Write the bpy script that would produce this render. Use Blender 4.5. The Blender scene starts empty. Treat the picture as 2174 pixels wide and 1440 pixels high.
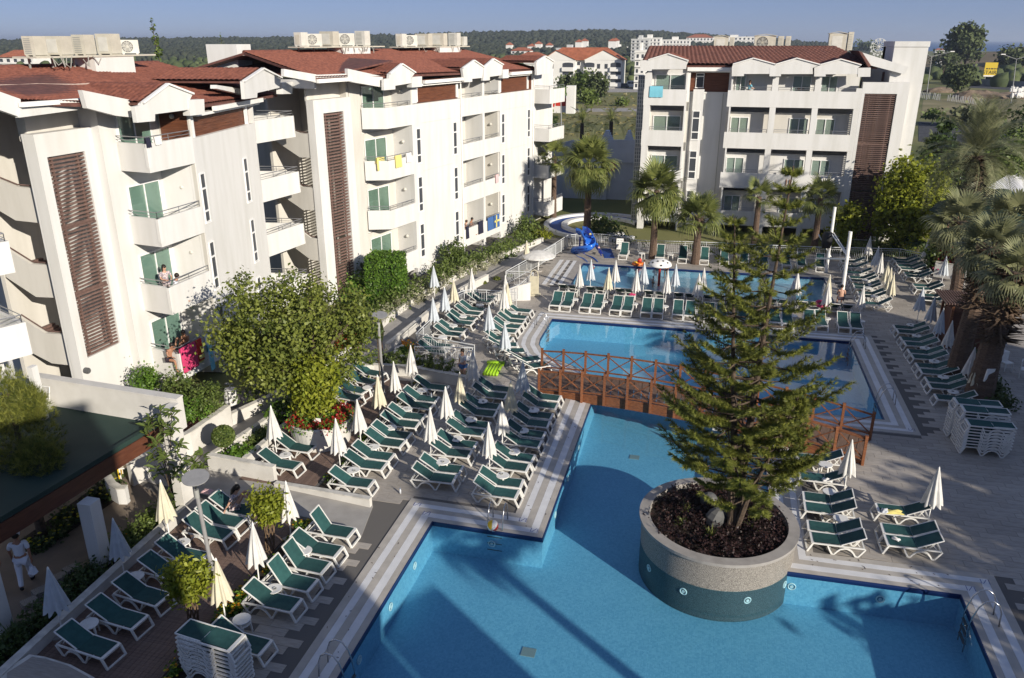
import bpy,math,random
import numpy as np
from math import sin,cos,pi,radians,sqrt,atan2,hypot
from mathutils import Vector,Matrix
R = random.Random(7)
SC = bpy.context.scene
COL = SC.collection
# ------------------------------------------------------------------ camera, sky, sun, exposure
CAM_H,F_PX,CXP,CYP = 15.0,1689.0,1087.0,720.0     # survey of the photograph (2174 x 1440)
PITCH,YAW = math.atan(634.0 / 1689.0),radians(14.0)
cam = bpy.data.cameras.new('camera'); camo = bpy.data.objects.new('camera',cam); COL.objects.link(camo)
camo.location = (0,0,CAM_H); camo.rotation_euler = (pi / 2 - PITCH,0,YAW)
cam.sensor_width = 36; cam.lens = 36 * F_PX / 2174; cam.clip_start = 0.3; cam.clip_end = 60000
SC.camera = camo
SUN_EL,SUN_AZ = radians(20),radians(128)            # azimuth clockwise from +Y
W = bpy.data.worlds.new('World'); SC.world = W; W.use_nodes = True
wn = W.node_tree; bg = wn.nodes['Background']
sky = wn.nodes.new('ShaderNodeTexSky'); sky.sky_type = 'NISHITA'; sky.sun_disc = False
sky.sun_elevation = SUN_EL; sky.sun_rotation = SUN_AZ; sky.altitude = 0; sky.air_density = 0.65; sky.dust_density = 0.0; sky.ozone_density = 3.0
tint = wn.nodes.new('ShaderNodeMix'); tint.data_type = 'RGBA'; tint.blend_type = 'MULTIPLY'; tint.inputs[0].default_value = 1; tint.inputs[7].default_value = (0.44,0.42,0.54,1)
wn.links.new(sky.outputs[0],tint.inputs[6]); ha = wn.nodes.new('ShaderNodeMix'); ha.data_type = 'RGBA'; ha.blend_type = 'ADD'; ha.inputs[0].default_value = 1; ha.inputs[7].default_value = (1.75,2.35,3.9,1)   # even evening haze over the whole sky
wn.links.new(tint.outputs[2],ha.inputs[6]); wn.links.new(ha.outputs[2],bg.inputs[0]); bg.inputs[1].default_value = 0.05
sl = bpy.data.lights.new('sun','SUN'); sl.energy = 4.6; sl.angle = radians(0.5); sl.color = (1.0,0.93,0.81)
so = bpy.data.objects.new('sun',sl); COL.objects.link(so)
sd = Vector((sin(SUN_AZ) * cos(SUN_EL),cos(SUN_AZ) * cos(SUN_EL),sin(SUN_EL)))
so.rotation_euler = sd.to_track_quat('Z','Y').to_euler(); so.location = (20,-20,30)
SC.view_settings.view_transform = 'Standard'; SC.view_settings.look = 'None'
SC.view_settings.exposure = 0.45; SC.view_settings.gamma = 1.0
try: SC.view_settings.use_curve_mapping = False
except Exception: pass
SC.render.engine = 'CYCLES'
SC.cycles.max_bounces = 8; SC.cycles.transparent_max_bounces = 12; SC.cycles.diffuse_bounces = 3; SC.cycles.glossy_bounces = 3
SC.cycles.use_denoising = True; SC.cycles.caustics_reflective = False; SC.cycles.caustics_refractive = False
SC.cycles.volume_bounces = 0
# ------------------------------------------------------------------ surveying helpers (photo point -> place on the ground or on a wall)
def ray(px,py):
 c0,c1,c2 = px - CXP,F_PX,CYP - py
 cp,sp,cy,sy = cos(PITCH),sin(PITCH),cos(YAW),sin(YAW)
 r1,r2 = c1 * cp + c2 * sp,-c1 * sp + c2 * cp
 return Vector((c0 * cy - r1 * sy,c0 * sy + r1 * cy,r2))
def G(px,py,z=0.0):
 r = ray(px,py); t = (z - CAM_H) / r.z
 return Vector((t * r.x,t * r.y,z))
def onY(px,py,Y):
 r = ray(px,py); t = Y / r.y
 return Vector((t * r.x,Y,CAM_H + t * r.z))
def onP(px,py,p0,n):
 r = ray(px,py); o = Vector((0,0,CAM_H)); t = (Vector(p0) - o).dot(Vector(n)) / r.dot(Vector(n))
 return o + r * t
def atD(px,py,dist):
 r = ray(px,py); t = dist / hypot(r.x,r.y)
 return Vector((0,0,CAM_H)) + r * t
def z3(x,y): return (1120 + x / 3,y / 3)
def z4(x,y): return (1614 + x / 3,y / 3)
def z7(x,y): return (1330 + x / 3.451,60 + y / 3.451)
def z8(x,y): return (1574 + x / 3.13,440 + y / 3.13)
def zk(x,y): return (1660 + x / 2.323,820 + y / 2.323)
def h8(x,y): return (1150 + x / 6,440 + y / 6)
def r7(x,y): return (1740 + x / 5.01,480 + y / 5.01)
def za(x,y): return (880 + x / 7.2,480 + y / 7.2)
def zb(x,y): return (880 + x / 7.2,640 + y / 7.2)
def g2(x,y): return (x / 4,1080 + y / 4)
def g4(x,y): return (400 + x / 4,1080 + y / 4)
def g3(x,y): return (420 + x / 4,780 + y / 4)
def g5(x,y): return (820 + x / 4,760 + y / 4)
# ------------------------------------------------------------------ materials
def mat(name,col,rough=0.6,var=0.0,scale=3.0,bump=0.0,bscale=40.0,spec=0.35,metal=0.0,col2=None,objvar=0.0,trans=0.0,stretch=None,lo=0.35,hi=0.65):
 m = bpy.data.materials.new(name); m.use_nodes = True
 nt = m.node_tree; b = nt.nodes['Principled BSDF']
 b.inputs['Roughness'].default_value = rough; b.inputs['Specular IOR Level'].default_value = spec; b.inputs['Metallic'].default_value = metal
 c = (col[0],col[1],col[2],1)
 b.inputs['Base Color'].default_value = c
 out = None
 tc = nt.nodes.new('ShaderNodeTexCoord')
 src = tc.outputs['Object']
 if stretch:
  mp = nt.nodes.new('ShaderNodeMapping'); mp.inputs['Scale'].default_value = stretch
  nt.links.new(src,mp.inputs[0]); src = mp.outputs[0]
 if var > 0 or col2:
  n = nt.nodes.new('ShaderNodeTexNoise'); n.inputs['Scale'].default_value = scale; n.inputs['Detail'].default_value = 6
  nt.links.new(src,n.inputs['Vector'])
  rp = nt.nodes.new('ShaderNodeMapRange'); rp.inputs[1].default_value = lo; rp.inputs[2].default_value = hi
  nt.links.new(n.outputs[0],rp.inputs[0])
  mx = nt.nodes.new('ShaderNodeMix'); mx.data_type = 'RGBA'
  c2 = col2 if col2 else tuple(max(0,k * (1 - var)) for k in col)
  c1 = col if col2 else tuple(min(1,k * (1 + var * 0.6)) for k in col)
  mx.inputs[6].default_value = (*c2,1); mx.inputs[7].default_value = (*c1,1)
  nt.links.new(rp.outputs[0],mx.inputs[0]); out = mx.outputs[2]
 if objvar > 0:
  oi = nt.nodes.new('ShaderNodeObjectInfo')
  hs = nt.nodes.new('ShaderNodeHueSaturation')
  mr = nt.nodes.new('ShaderNodeMapRange'); mr.inputs[3].default_value = 1 - objvar; mr.inputs[4].default_value = 1 + objvar
  nt.links.new(oi.outputs['Random'],mr.inputs[0]); nt.links.new(mr.outputs[0],hs.inputs['Value'])
  if out: nt.links.new(out,hs.inputs['Color'])
  else: hs.inputs['Color'].default_value = c
  out = hs.outputs[0]
 if out: nt.links.new(out,b.inputs['Base Color'])
 if bump > 0:
  n2 = nt.nodes.new('ShaderNodeTexNoise'); n2.inputs['Scale'].default_value = bscale; n2.inputs['Detail'].default_value = 4
  nt.links.new(src,n2.inputs['Vector'])
  bp = nt.nodes.new('ShaderNodeBump'); bp.inputs['Strength'].default_value = bump; bp.inputs['Distance'].default_value = 0.02
  nt.links.new(n2.outputs[0],bp.inputs['Height']); nt.links.new(bp.outputs[0],b.inputs['Normal'])
 if trans > 0:
  b.inputs['Subsurface Weight'].default_value = 0
  tr = nt.nodes.new('ShaderNodeBsdfTranslucent'); ad = nt.nodes.new('ShaderNodeMixShader'); ad.inputs[0].default_value = trans
  if out: nt.links.new(out,tr.inputs[0])
  else: tr.inputs[0].default_value = c
  nt.links.new(b.outputs[0],ad.inputs[1]); nt.links.new(tr.outputs[0],ad.inputs[2])
  nt.links.new(ad.outputs[0],nt.nodes['Material Output'].inputs[0])
 return m
def leafmat(name,dark,light,trans=0.3,rough=0.45):
 m = bpy.data.materials.new(name); m.use_nodes = True
 nt = m.node_tree; b = nt.nodes['Principled BSDF']; b.inputs['Roughness'].default_value = rough; b.inputs['Specular IOR Level'].default_value = 0.3
 at = nt.nodes.new('ShaderNodeAttribute'); at.attribute_name = 'tone'
 mx = nt.nodes.new('ShaderNodeMix'); mx.data_type = 'RGBA'
 mx.inputs[6].default_value = (*dark,1); mx.inputs[7].default_value = (*light,1)
 nt.links.new(at.outputs['Fac'],mx.inputs[0]); nt.links.new(mx.outputs[2],b.inputs['Base Color'])
 tr = nt.nodes.new('ShaderNodeBsdfTranslucent'); sh = nt.nodes.new('ShaderNodeMixShader'); sh.inputs[0].default_value = trans
 nt.links.new(mx.outputs[2],tr.inputs[0]); nt.links.new(b.outputs[0],sh.inputs[1]); nt.links.new(tr.outputs[0],sh.inputs[2])
 nt.links.new(sh.outputs[0],nt.nodes['Material Output'].inputs[0])
 return m
M = {}
M['wall'] = mat('white_render',(0.67,0.655,0.63),0.85,col2=(0.60,0.585,0.55),scale=1.3,stretch=(1.6,1.6,.22),lo=.3,hi=.6,bump=0.12,bscale=60)
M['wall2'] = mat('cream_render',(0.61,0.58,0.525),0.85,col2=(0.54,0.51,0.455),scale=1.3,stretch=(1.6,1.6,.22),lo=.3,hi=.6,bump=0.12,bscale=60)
M['wallw'] = mat('garden_wall_render',(0.66,0.635,0.59),0.85,col2=(0.55,0.525,0.48),scale=1.1,bump=0.2,bscale=50)
M['capstone'] = mat('capstone',(0.60,0.57,0.51),0.8,var=0.2,scale=4,bump=0.2)
M['white'] = mat('white_paint',(0.82,0.80,0.76),0.5,var=0.06,scale=2)
M['plastic'] = mat('white_resin',(0.76,0.745,0.71),0.38,col2=(0.68,0.66,0.61),scale=5,objvar=0.05,spec=0.45)
M['sling'] = mat('green_mesh_fabric',(0.026,0.083,0.078),0.75,col2=(0.019,0.064,0.061),scale=6,objvar=0.22,bump=0.25,bscale=300,spec=0.25)
M['umb0'] = mat('white_canvas',(0.78,0.76,0.72),0.85,var=0.10,scale=4,bump=0.15,bscale=90,trans=0.25)
M['umb1'] = mat('cream_canvas',(0.76,0.70,0.53),0.85,var=0.10,scale=4,bump=0.15,bscale=90,trans=0.25)
M['umb2'] = mat('silver_canvas',(0.60,0.64,0.68),0.8,var=0.10,scale=4,bump=0.15,bscale=90,trans=0.2)
M['steel'] = mat('steel',(0.55,0.55,0.55),0.25,metal=1.0)
M['galv'] = mat('painted_rail',(0.55,0.56,0.56),0.45,var=0.1,scale=6,spec=0.5)
M['rail'] = mat('balcony_rail_metal',(0.33,0.33,0.34),0.4,metal=0.6)
M['wood'] = mat('cedar_cladding',(0.17,0.062,0.030),0.5,col2=(0.085,0.030,0.016),scale=2.0,stretch=(0.6,0.6,14),bump=0.2,bscale=12)
M['slat'] = mat('brown_slat',(0.155,0.095,0.078),0.6,var=0.25,scale=8,objvar=0.12)
M['bridge'] = mat('bridge_timber',(0.27,0.105,0.045),0.55,col2=(0.15,0.056,0.026),scale=5,stretch=(1,4,4),objvar=0.15,bump=0.3,bscale=18)
M['bridge2'] = mat('bridge_board',(0.185,0.115,0.08),0.7,col2=(0.12,0.075,0.052),scale=4,stretch=(6,1,1),objvar=0.18,bump=0.3,bscale=20)
M['deckwood'] = mat('deck_board',(0.20,0.135,0.105),0.72,col2=(0.13,0.085,0.068),scale=3,stretch=(1,9,1),objvar=0.14,bump=0.25,bscale=30)
M['glass'] = None
M['dark'] = mat('dark_interior',(0.03,0.028,0.026),0.9)
M['curtain'] = mat('curtain',(0.72,0.69,0.62),0.9,var=0.1,scale=3,trans=0.2)
M['pvc'] = mat('window_frame_white',(0.80,0.79,0.77),0.4)
M['rooftile'] = mat('roof_tile',(0.235,0.085,0.056),0.8,col2=(0.135,0.048,0.034),scale=5.5,bump=0.3,bscale=25)
M['rooftile2'] = mat('roof_tile_dark',(0.175,0.074,0.057),0.75,col2=(0.105,0.046,0.038),scale=4,bump=0.3,bscale=25)
M['rooffar'] = mat('roof_tile_far',(0.36,0.12,0.06),0.85,var=0.25,scale=0.8)
M['mortar'] = mat('ridge_mortar',(0.48,0.36,0.30),0.9,var=0.2,scale=6)
M['acbeige'] = mat('ac_casing',(0.52,0.485,0.40),0.45,var=0.08,scale=3,objvar=0.06)
M['acwhite'] = mat('ac_casing_white',(0.58,0.56,0.50),0.45,var=0.08,scale=3,objvar=0.06)
M['acdark'] = mat('ac_grille',(0.10,0.10,0.10),0.6)
M['acgrey'] = mat('ac_grille_grey',(0.30,0.30,0.28),0.6)
M['cable'] = mat('grey_conduit',(0.30,0.29,0.26),0.6)
M['asphalt'] = mat('asphalt',(0.062,0.062,0.066),0.9,var=0.25,scale=0.4,bump=0.2)
M['path'] = mat('paved_path',(0.34,0.32,0.295),0.85,var=0.14,scale=1.5,bump=0.15,bscale=30)
M['pathdark'] = mat('brown_terrace',(0.21,0.165,0.125),0.85,var=0.15,scale=1.5,bump=0.15)
M['soil'] = mat('soil',(0.030,0.022,0.016),0.95,var=0.4,scale=6,bump=0.6)
M['brick'] = mat('red_brick',(0.30,0.11,0.07),0.85,var=0.2,scale=5,objvar=0.22)
M['greenroof'] = mat('dark_green_membrane',(0.014,0.034,0.029),0.75,col2=(0.022,0.046,0.037),scale=0.9,bump=0.15)
M['fascia'] = mat('brown_fascia',(0.125,0.047,0.026),0.5,col2=(0.085,0.03,0.018),scale=2,stretch=(1,1,8))
M['trunk'] = mat('bark',(0.115,0.082,0.058),0.95,col2=(0.05,0.036,0.026),scale=12,bump=0.8,bscale=20)
M['palmtrunk'] = mat('palm_bark',(0.155,0.105,0.075),0.95,col2=(0.075,0.048,0.034),scale=9,stretch=(1,1,5),bump=0.8,bscale=16)
M['thatch'] = mat('dead_frond',(0.19,0.125,0.075),0.95,col2=(0.09,0.058,0.036),scale=9,bump=0.5)
M['mosaic'] = mat('grey_mosaic',(0.36,0.33,0.29),0.5,col2=(0.12,0.105,0.09),scale=55,lo=0.42,hi=0.58)
M['stone'] = mat('grey_stone_rim',(0.33,0.305,0.28),0.6,var=0.14,scale=3,bump=0.1)
M['cope_w'] = mat('coping_white_tile',(0.66,0.655,0.655),0.45,var=0.07,scale=2.5)
M['cope_b'] = mat('coping_beige_tile',(0.43,0.395,0.35),0.6,var=0.10,scale=2.5)
M['grate'] = mat('drain_grating',(0.58,0.56,0.53),0.5,var=0.05,scale=4)
M['navy'] = mat('navy_trim_tile',(0.012,0.028,0.10),0.35)
M['black'] = mat('black_plastic',(0.012,0.012,0.014),0.5)
M['red'] = mat('red_paint',(0.50,0.045,0.03),0.4)
M['slideblue'] = mat('slide_blue',(0.022,0.135,0.56),0.22,var=0.08,scale=2,spec=0.5)
M['slidenavy'] = mat('slide_navy',(0.012,0.03,0.24),0.25,spec=0.5)
M['orange'] = mat('orange_vinyl',(0.72,0.17,0.03),0.35)
M['yellow'] = mat('yellow_vinyl',(0.75,0.48,0.03),0.4)
M['lime'] = mat('lime_vinyl',(0.30,0.52,0.02),0.4,var=0.1,scale=6)
M['pink'] = mat('pink_towel',(0.60,0.05,0.15),0.95,var=0.1,scale=8,bump=0.4,bscale=120)
M['redtowel'] = mat('red_towel',(0.50,0.03,0.02),0.95,bump=0.4,bscale=120)
M['bluetowel'] = mat('blue_towel',(0.05,0.12,0.30),0.95,bump=0.4,bscale=120)
M['cyan'] = mat('turquoise_towel',(0.18,0.48,0.58),0.95,bump=0.4,bscale=120)
M['ytowel'] = mat('yellow_towel',(0.70,0.60,0.20),0.95,bump=0.4,bscale=120)
M['wtowel'] = mat('white_towel',(0.75,0.73,0.70),0.95,bump=0.4,bscale=120)
M['navytowel'] = mat('navy_towel',(0.02,0.02,0.04),0.95,bump=0.4,bscale=120)
M['ptowel'] = mat('pale_pink_towel',(0.70,0.45,0.45),0.95,bump=0.4,bscale=120)
M['terracotta'] = mat('terracotta',(0.28,0.11,0.06),0.8,var=0.2,scale=8)
M['skin'] = mat('skin',(0.50,0.29,0.20),0.55); M['tan'] = mat('tanned_skin',(0.36,0.18,0.11),0.5)
M['hair'] = mat('dark_hair',(0.015,0.010,0.008),0.5); M['hair2'] = mat('brown_hair',(0.06,0.03,0.015),0.5)
M['uniform'] = mat('white_uniform',(0.74,0.75,0.80),0.85,bump=0.2,bscale=60)
M['print'] = mat('floral_print',(0.62,0.52,0.50),0.85,col2=(0.26,0.22,0.26),scale=18,lo=0.45,hi=0.55)
M['bikini'] = mat('dark_swimwear',(0.03,0.02,0.03),0.7)
M['fieldgrass'] = mat('meadow_grass',(0.20,0.185,0.070),0.95,col2=(0.105,0.12,0.035),scale=0.06,bump=0.4,bscale=3)
M['drygrass'] = mat('dry_grass',(0.27,0.225,0.12),0.95,col2=(0.17,0.155,0.065),scale=0.12,bump=0.4,bscale=3)
M['dune'] = mat('dry_hill',(0.20,0.145,0.085),0.95,col2=(0.125,0.105,0.05),scale=0.035,bump=0.4,bscale=1)
M['mosaicdark'] = mat('mosaic_darker_below_water',(0.10,0.13,0.14),0.5,col2=(0.04,0.055,0.06),scale=55,lo=0.42,hi=0.58)
M['grout'] = mat('grout',(0.13,0.12,0.11),0.95)
M['dirt'] = mat('rubble_dirt',(0.24,0.18,0.125),0.95,col2=(0.13,0.095,0.065),scale=0.8,bump=0.8,bscale=3)
M['hillsoil'] = mat('hill_woodland_floor',(0.045,0.058,0.026),0.95,var=0.3,scale=0.02)
M['sea'] = mat('sea_water',(0.012,0.075,0.20),0.35,var=0.12,scale=0.004,spec=0.3)
M['concrete'] = mat('concrete',(0.30,0.30,0.30),0.9,var=0.15,scale=0.8)
M['lampgrey'] = mat('lamp_grey',(0.27,0.265,0.26),0.4,var=0.1,scale=4,spec=0.5)
M['signyellow'] = mat('sign_yellow',(0.62,0.44,0.03),0.6)
M['farwall'] = mat('far_white_wall',(0.72,0.70,0.66),0.9,var=0.06,scale=0.3)
M['farwall2'] = mat('far_grey_wall',(0.50,0.50,0.49),0.9)
M['farwin'] = mat('far_window',(0.055,0.06,0.07),0.3)
M['shadewall_paleblue'] = mat('shaded_wall_and_pale_blue',(0.56,0.58,0.62),0.85,var=0.08,scale=0.8)  # blue tint of shade put into the service building's white; also pale cloth
M['glassblock'] = mat('glass_block',(0.17,0.19,0.21),0.25,var=0.2,scale=2,spec=0.6)
M['canvasgreen'] = mat('dark_green_canvas',(0.016,0.04,0.034),0.8,var=0.15,scale=2)
M['canvaswhite'] = mat('white_shade_sail',(0.78,0.77,0.76),0.8,trans=0.2)
M['rubberblue'] = mat('blue_rubber_mat',(0.012,0.055,0.24),0.7,var=0.1,scale=3)
M['leaf_ficus'] = leafmat('leaf_ficus',(0.065,0.099,0.020),(0.297,0.326,0.065),0.38)
M['leaf_lime'] = leafmat('leaf_lime',(0.13,0.175,0.015),(0.37,0.385,0.045),0.38)
M['leaf_hedge'] = leafmat('leaf_hedge',(0.051,0.123,0.014),(0.160,0.268,0.036),0.35)
M['leaf_dark'] = leafmat('leaf_dark',(0.029,0.052,0.017),(0.094,0.138,0.038),0.3)
M['leaf_bush'] = leafmat('leaf_bush',(0.051,0.087,0.020),(0.189,0.239,0.058),0.33)
M['leaf_palm'] = leafmat('leaf_palm',(0.075,0.105,0.028),(0.26,0.28,0.085),0.3,0.4)
M['leaf_palmgrey'] = leafmat('leaf_palm_grey',(0.095,0.115,0.055),(0.29,0.29,0.15),0.28,0.45)
M['leaf_pine'] = leafmat('leaf_pine',(0.070,0.098,0.020),(0.33,0.335,0.070),0.4,0.5)
M['leaf_purple'] = leafmat('leaf_purple',(0.015,0.010,0.011),(0.061,0.031,0.029),0.2)
M['leaf_far'] = leafmat('leaf_far',(0.045,0.065,0.024),(0.12,0.145,0.055),0.15,0.8)
M['leaf_forest'] = leafmat('leaf_forest',(0.030,0.040,0.026),(0.062,0.068,0.042),0.1,0.9)
M['leaf_white'] = leafmat('leaf_white',(0.110,0.132,0.055),(0.550,0.517,0.363),0.3)
M['fl_red'] = leafmat('petal_red',(0.20,0.012,0.012),(0.56,0.045,0.035),0.3)
M['fl_orange'] = leafmat('petal_orange',(0.48,0.17,0.01),(0.75,0.36,0.02),0.3)
M['fl_yellow'] = leafmat('petal_yellow',(0.45,0.38,0.02),(0.70,0.62,0.05),0.3)
M['fl_pink'] = leafmat('petal_pink',(0.45,0.05,0.15),(0.65,0.15,0.25),0.3)
def schlick(nt,f0,nrm=None):
 lw = nt.nodes.new('ShaderNodeLayerWeight'); lw.inputs[0].default_value = 0.5
 if nrm: nt.links.new(nrm,lw.inputs['Normal'])
 p = nt.nodes.new('ShaderNodeMath'); p.operation = 'POWER'; p.inputs[1].default_value = 5; nt.links.new(lw.outputs['Facing'],p.inputs[0])
 a = nt.nodes.new('ShaderNodeMath'); a.operation = 'MULTIPLY_ADD'; a.inputs[1].default_value = 1 - f0; a.inputs[2].default_value = f0; nt.links.new(p.outputs[0],a.inputs[0]); return a.outputs[0]
def glassmat():
 m = bpy.data.materials.new('window_glass'); m.use_nodes = True; nt = m.node_tree
 nt.nodes.remove(nt.nodes['Principled BSDF'])
 tr = nt.nodes.new('ShaderNodeBsdfTransparent'); tr.inputs[0].default_value = (0.80,0.86,0.84,1)
 gl = nt.nodes.new('ShaderNodeBsdfGlossy'); gl.inputs['Roughness'].default_value = 0.03
 sh = nt.nodes.new('ShaderNodeMixShader')
 nt.links.new(schlick(nt,0.08),sh.inputs[0]); nt.links.new(tr.outputs[0],sh.inputs[1]); nt.links.new(gl.outputs[0],sh.inputs[2])
 nt.links.new(sh.outputs[0],nt.nodes['Material Output'].inputs[0]); return m
M['glass'] = glassmat()
def greenglass():
 m = M['glass'].copy(); m.name = 'green_glass'
 for n in m.node_tree.nodes:
  if n.type == 'BSDF_TRANSPARENT': n.inputs[0].default_value = (0.70,0.80,0.765,1)
 return m
M['gglass'] = greenglass()
def watermat(name,tint,rip=0.05,scale=2.2):
 m = bpy.data.materials.new(name); m.use_nodes = True; nt = m.node_tree
 nt.nodes.remove(nt.nodes['Principled BSDF'])
 tr = nt.nodes.new('ShaderNodeBsdfTransparent'); tr.inputs[0].default_value = (*tint,1)
 gl = nt.nodes.new('ShaderNodeBsdfGlossy'); gl.inputs['Roughness'].default_value = 0.01
 sh = nt.nodes.new('ShaderNodeMixShader')
 tc = nt.nodes.new('ShaderNodeTexCoord'); n = nt.nodes.new('ShaderNodeTexNoise'); n.inputs['Scale'].default_value = scale; n.inputs['Detail'].default_value = 3
 bp = nt.nodes.new('ShaderNodeBump'); bp.inputs['Strength'].default_value = rip; bp.inputs['Distance'].default_value = 0.05
 nt.links.new(tc.outputs['Object'],n.inputs['Vector']); nt.links.new(n.outputs[0],bp.inputs['Height'])
 nt.links.new(bp.outputs[0],gl.inputs['Normal'])
 nt.links.new(schlick(nt,0.022,bp.outputs[0]),sh.inputs[0]); nt.links.new(tr.outputs[0],sh.inputs[1]); nt.links.new(gl.outputs[0],sh.inputs[2])
 nt.links.new(sh.outputs[0],nt.nodes['Material Output'].inputs[0]); return m
M['water'] = watermat('pool_water',(0.66,0.86,0.93),0.06,1.1)
M['water2'] = watermat('kids_pool_water',(0.74,0.88,0.93),0.25,3.0)
def poolmat(name,col,col2,sc):
 m = bpy.data.materials.new(name); m.use_nodes = True; nt = m.node_tree; b = nt.nodes['Principled BSDF']
 tc = nt.nodes.new('ShaderNodeTexCoord'); v = nt.nodes.new('ShaderNodeTexVoronoi'); v.inputs['Scale'].default_value = sc
 v.inputs['Randomness'].default_value = 0.25
 nt.links.new(tc.outputs['Object'],v.inputs['Vector'])
 sp = nt.nodes.new('ShaderNodeSeparateColor'); nt.links.new(v.outputs['Color'],sp.inputs[0])
 n = nt.nodes.new('ShaderNodeTexNoise'); n.inputs['Scale'].default_value = 0.8; nt.links.new(tc.outputs['Object'],n.inputs['Vector'])
 ad = nt.nodes.new('ShaderNodeMath'); ad.operation = 'MULTIPLY_ADD'; ad.inputs[1].default_value = 0.7
 nt.links.new(sp.outputs[0],ad.inputs[0]); 
 sc2 = nt.nodes.new('ShaderNodeMath'); sc2.operation = 'MULTIPLY'; sc2.inputs[1].default_value = 0.4; nt.links.new(n.outputs[0],sc2.inputs[0])
 nt.links.new(sc2.outputs[0],ad.inputs[2])
 mx = nt.nodes.new('ShaderNodeMix'); mx.data_type = 'RGBA'; mx.inputs[6].default_value = (*col,1); mx.inputs[7].default_value = (*col2,1)
 nt.links.new(ad.outputs[0],mx.inputs[0]); nt.links.new(mx.outputs[2],b.inputs['Base Color']); b.inputs['Roughness'].default_value = 0.5
 return m
M['pool'] = poolmat('pool_mosaic',(0.16,0.37,0.52),(0.27,0.52,0.65),16)
M['pool2'] = poolmat('pool_mosaic_blue',(0.055,0.235,0.52),(0.09,0.33,0.63),14)
M['pool3'] = poolmat('kids_pool_mosaic',(0.20,0.36,0.46),(0.29,0.46,0.55),14)
def tilemat(name,a,b_,objv):
 m = mat(name,a,0.6,col2=b_,scale=3.0,stretch=(1.2,9,1),objvar=objv,bump=0.08,bscale=20)
 nt = m.node_tree; b = nt.nodes['Principled BSDF']; src = b.inputs['Base Color'].links[0].from_socket
 at = nt.nodes.new('ShaderNodeAttribute'); at.attribute_name = 'tone'; ge = nt.nodes.new('ShaderNodeNewGeometry'); n = nt.nodes.new('ShaderNodeTexNoise'); n.inputs['Scale'].default_value = .45; n.inputs['Detail'].default_value = 7; nt.links.new(ge.outputs['Position'],n.inputs['Vector'])
 a1 = nt.nodes.new('ShaderNodeMath'); a1.operation = 'MULTIPLY_ADD'; a1.inputs[1].default_value = .26; a1.inputs[2].default_value = .60; nt.links.new(at.outputs['Fac'],a1.inputs[0])
 a2 = nt.nodes.new('ShaderNodeMath'); a2.operation = 'MULTIPLY_ADD'; a2.inputs[1].default_value = .55; nt.links.new(n.outputs[0],a2.inputs[0]); nt.links.new(a1.outputs[0],a2.inputs[2])
 hs = nt.nodes.new('ShaderNodeHueSaturation'); nt.links.new(src,hs.inputs['Color']); nt.links.new(a2.outputs[0],hs.inputs['Value']); nt.links.new(hs.outputs[0],b.inputs['Base Color'])
 return m
M['tile'] = tilemat('deck_tile',(0.395,0.355,0.31),(0.305,0.273,0.237),0.08)
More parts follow.
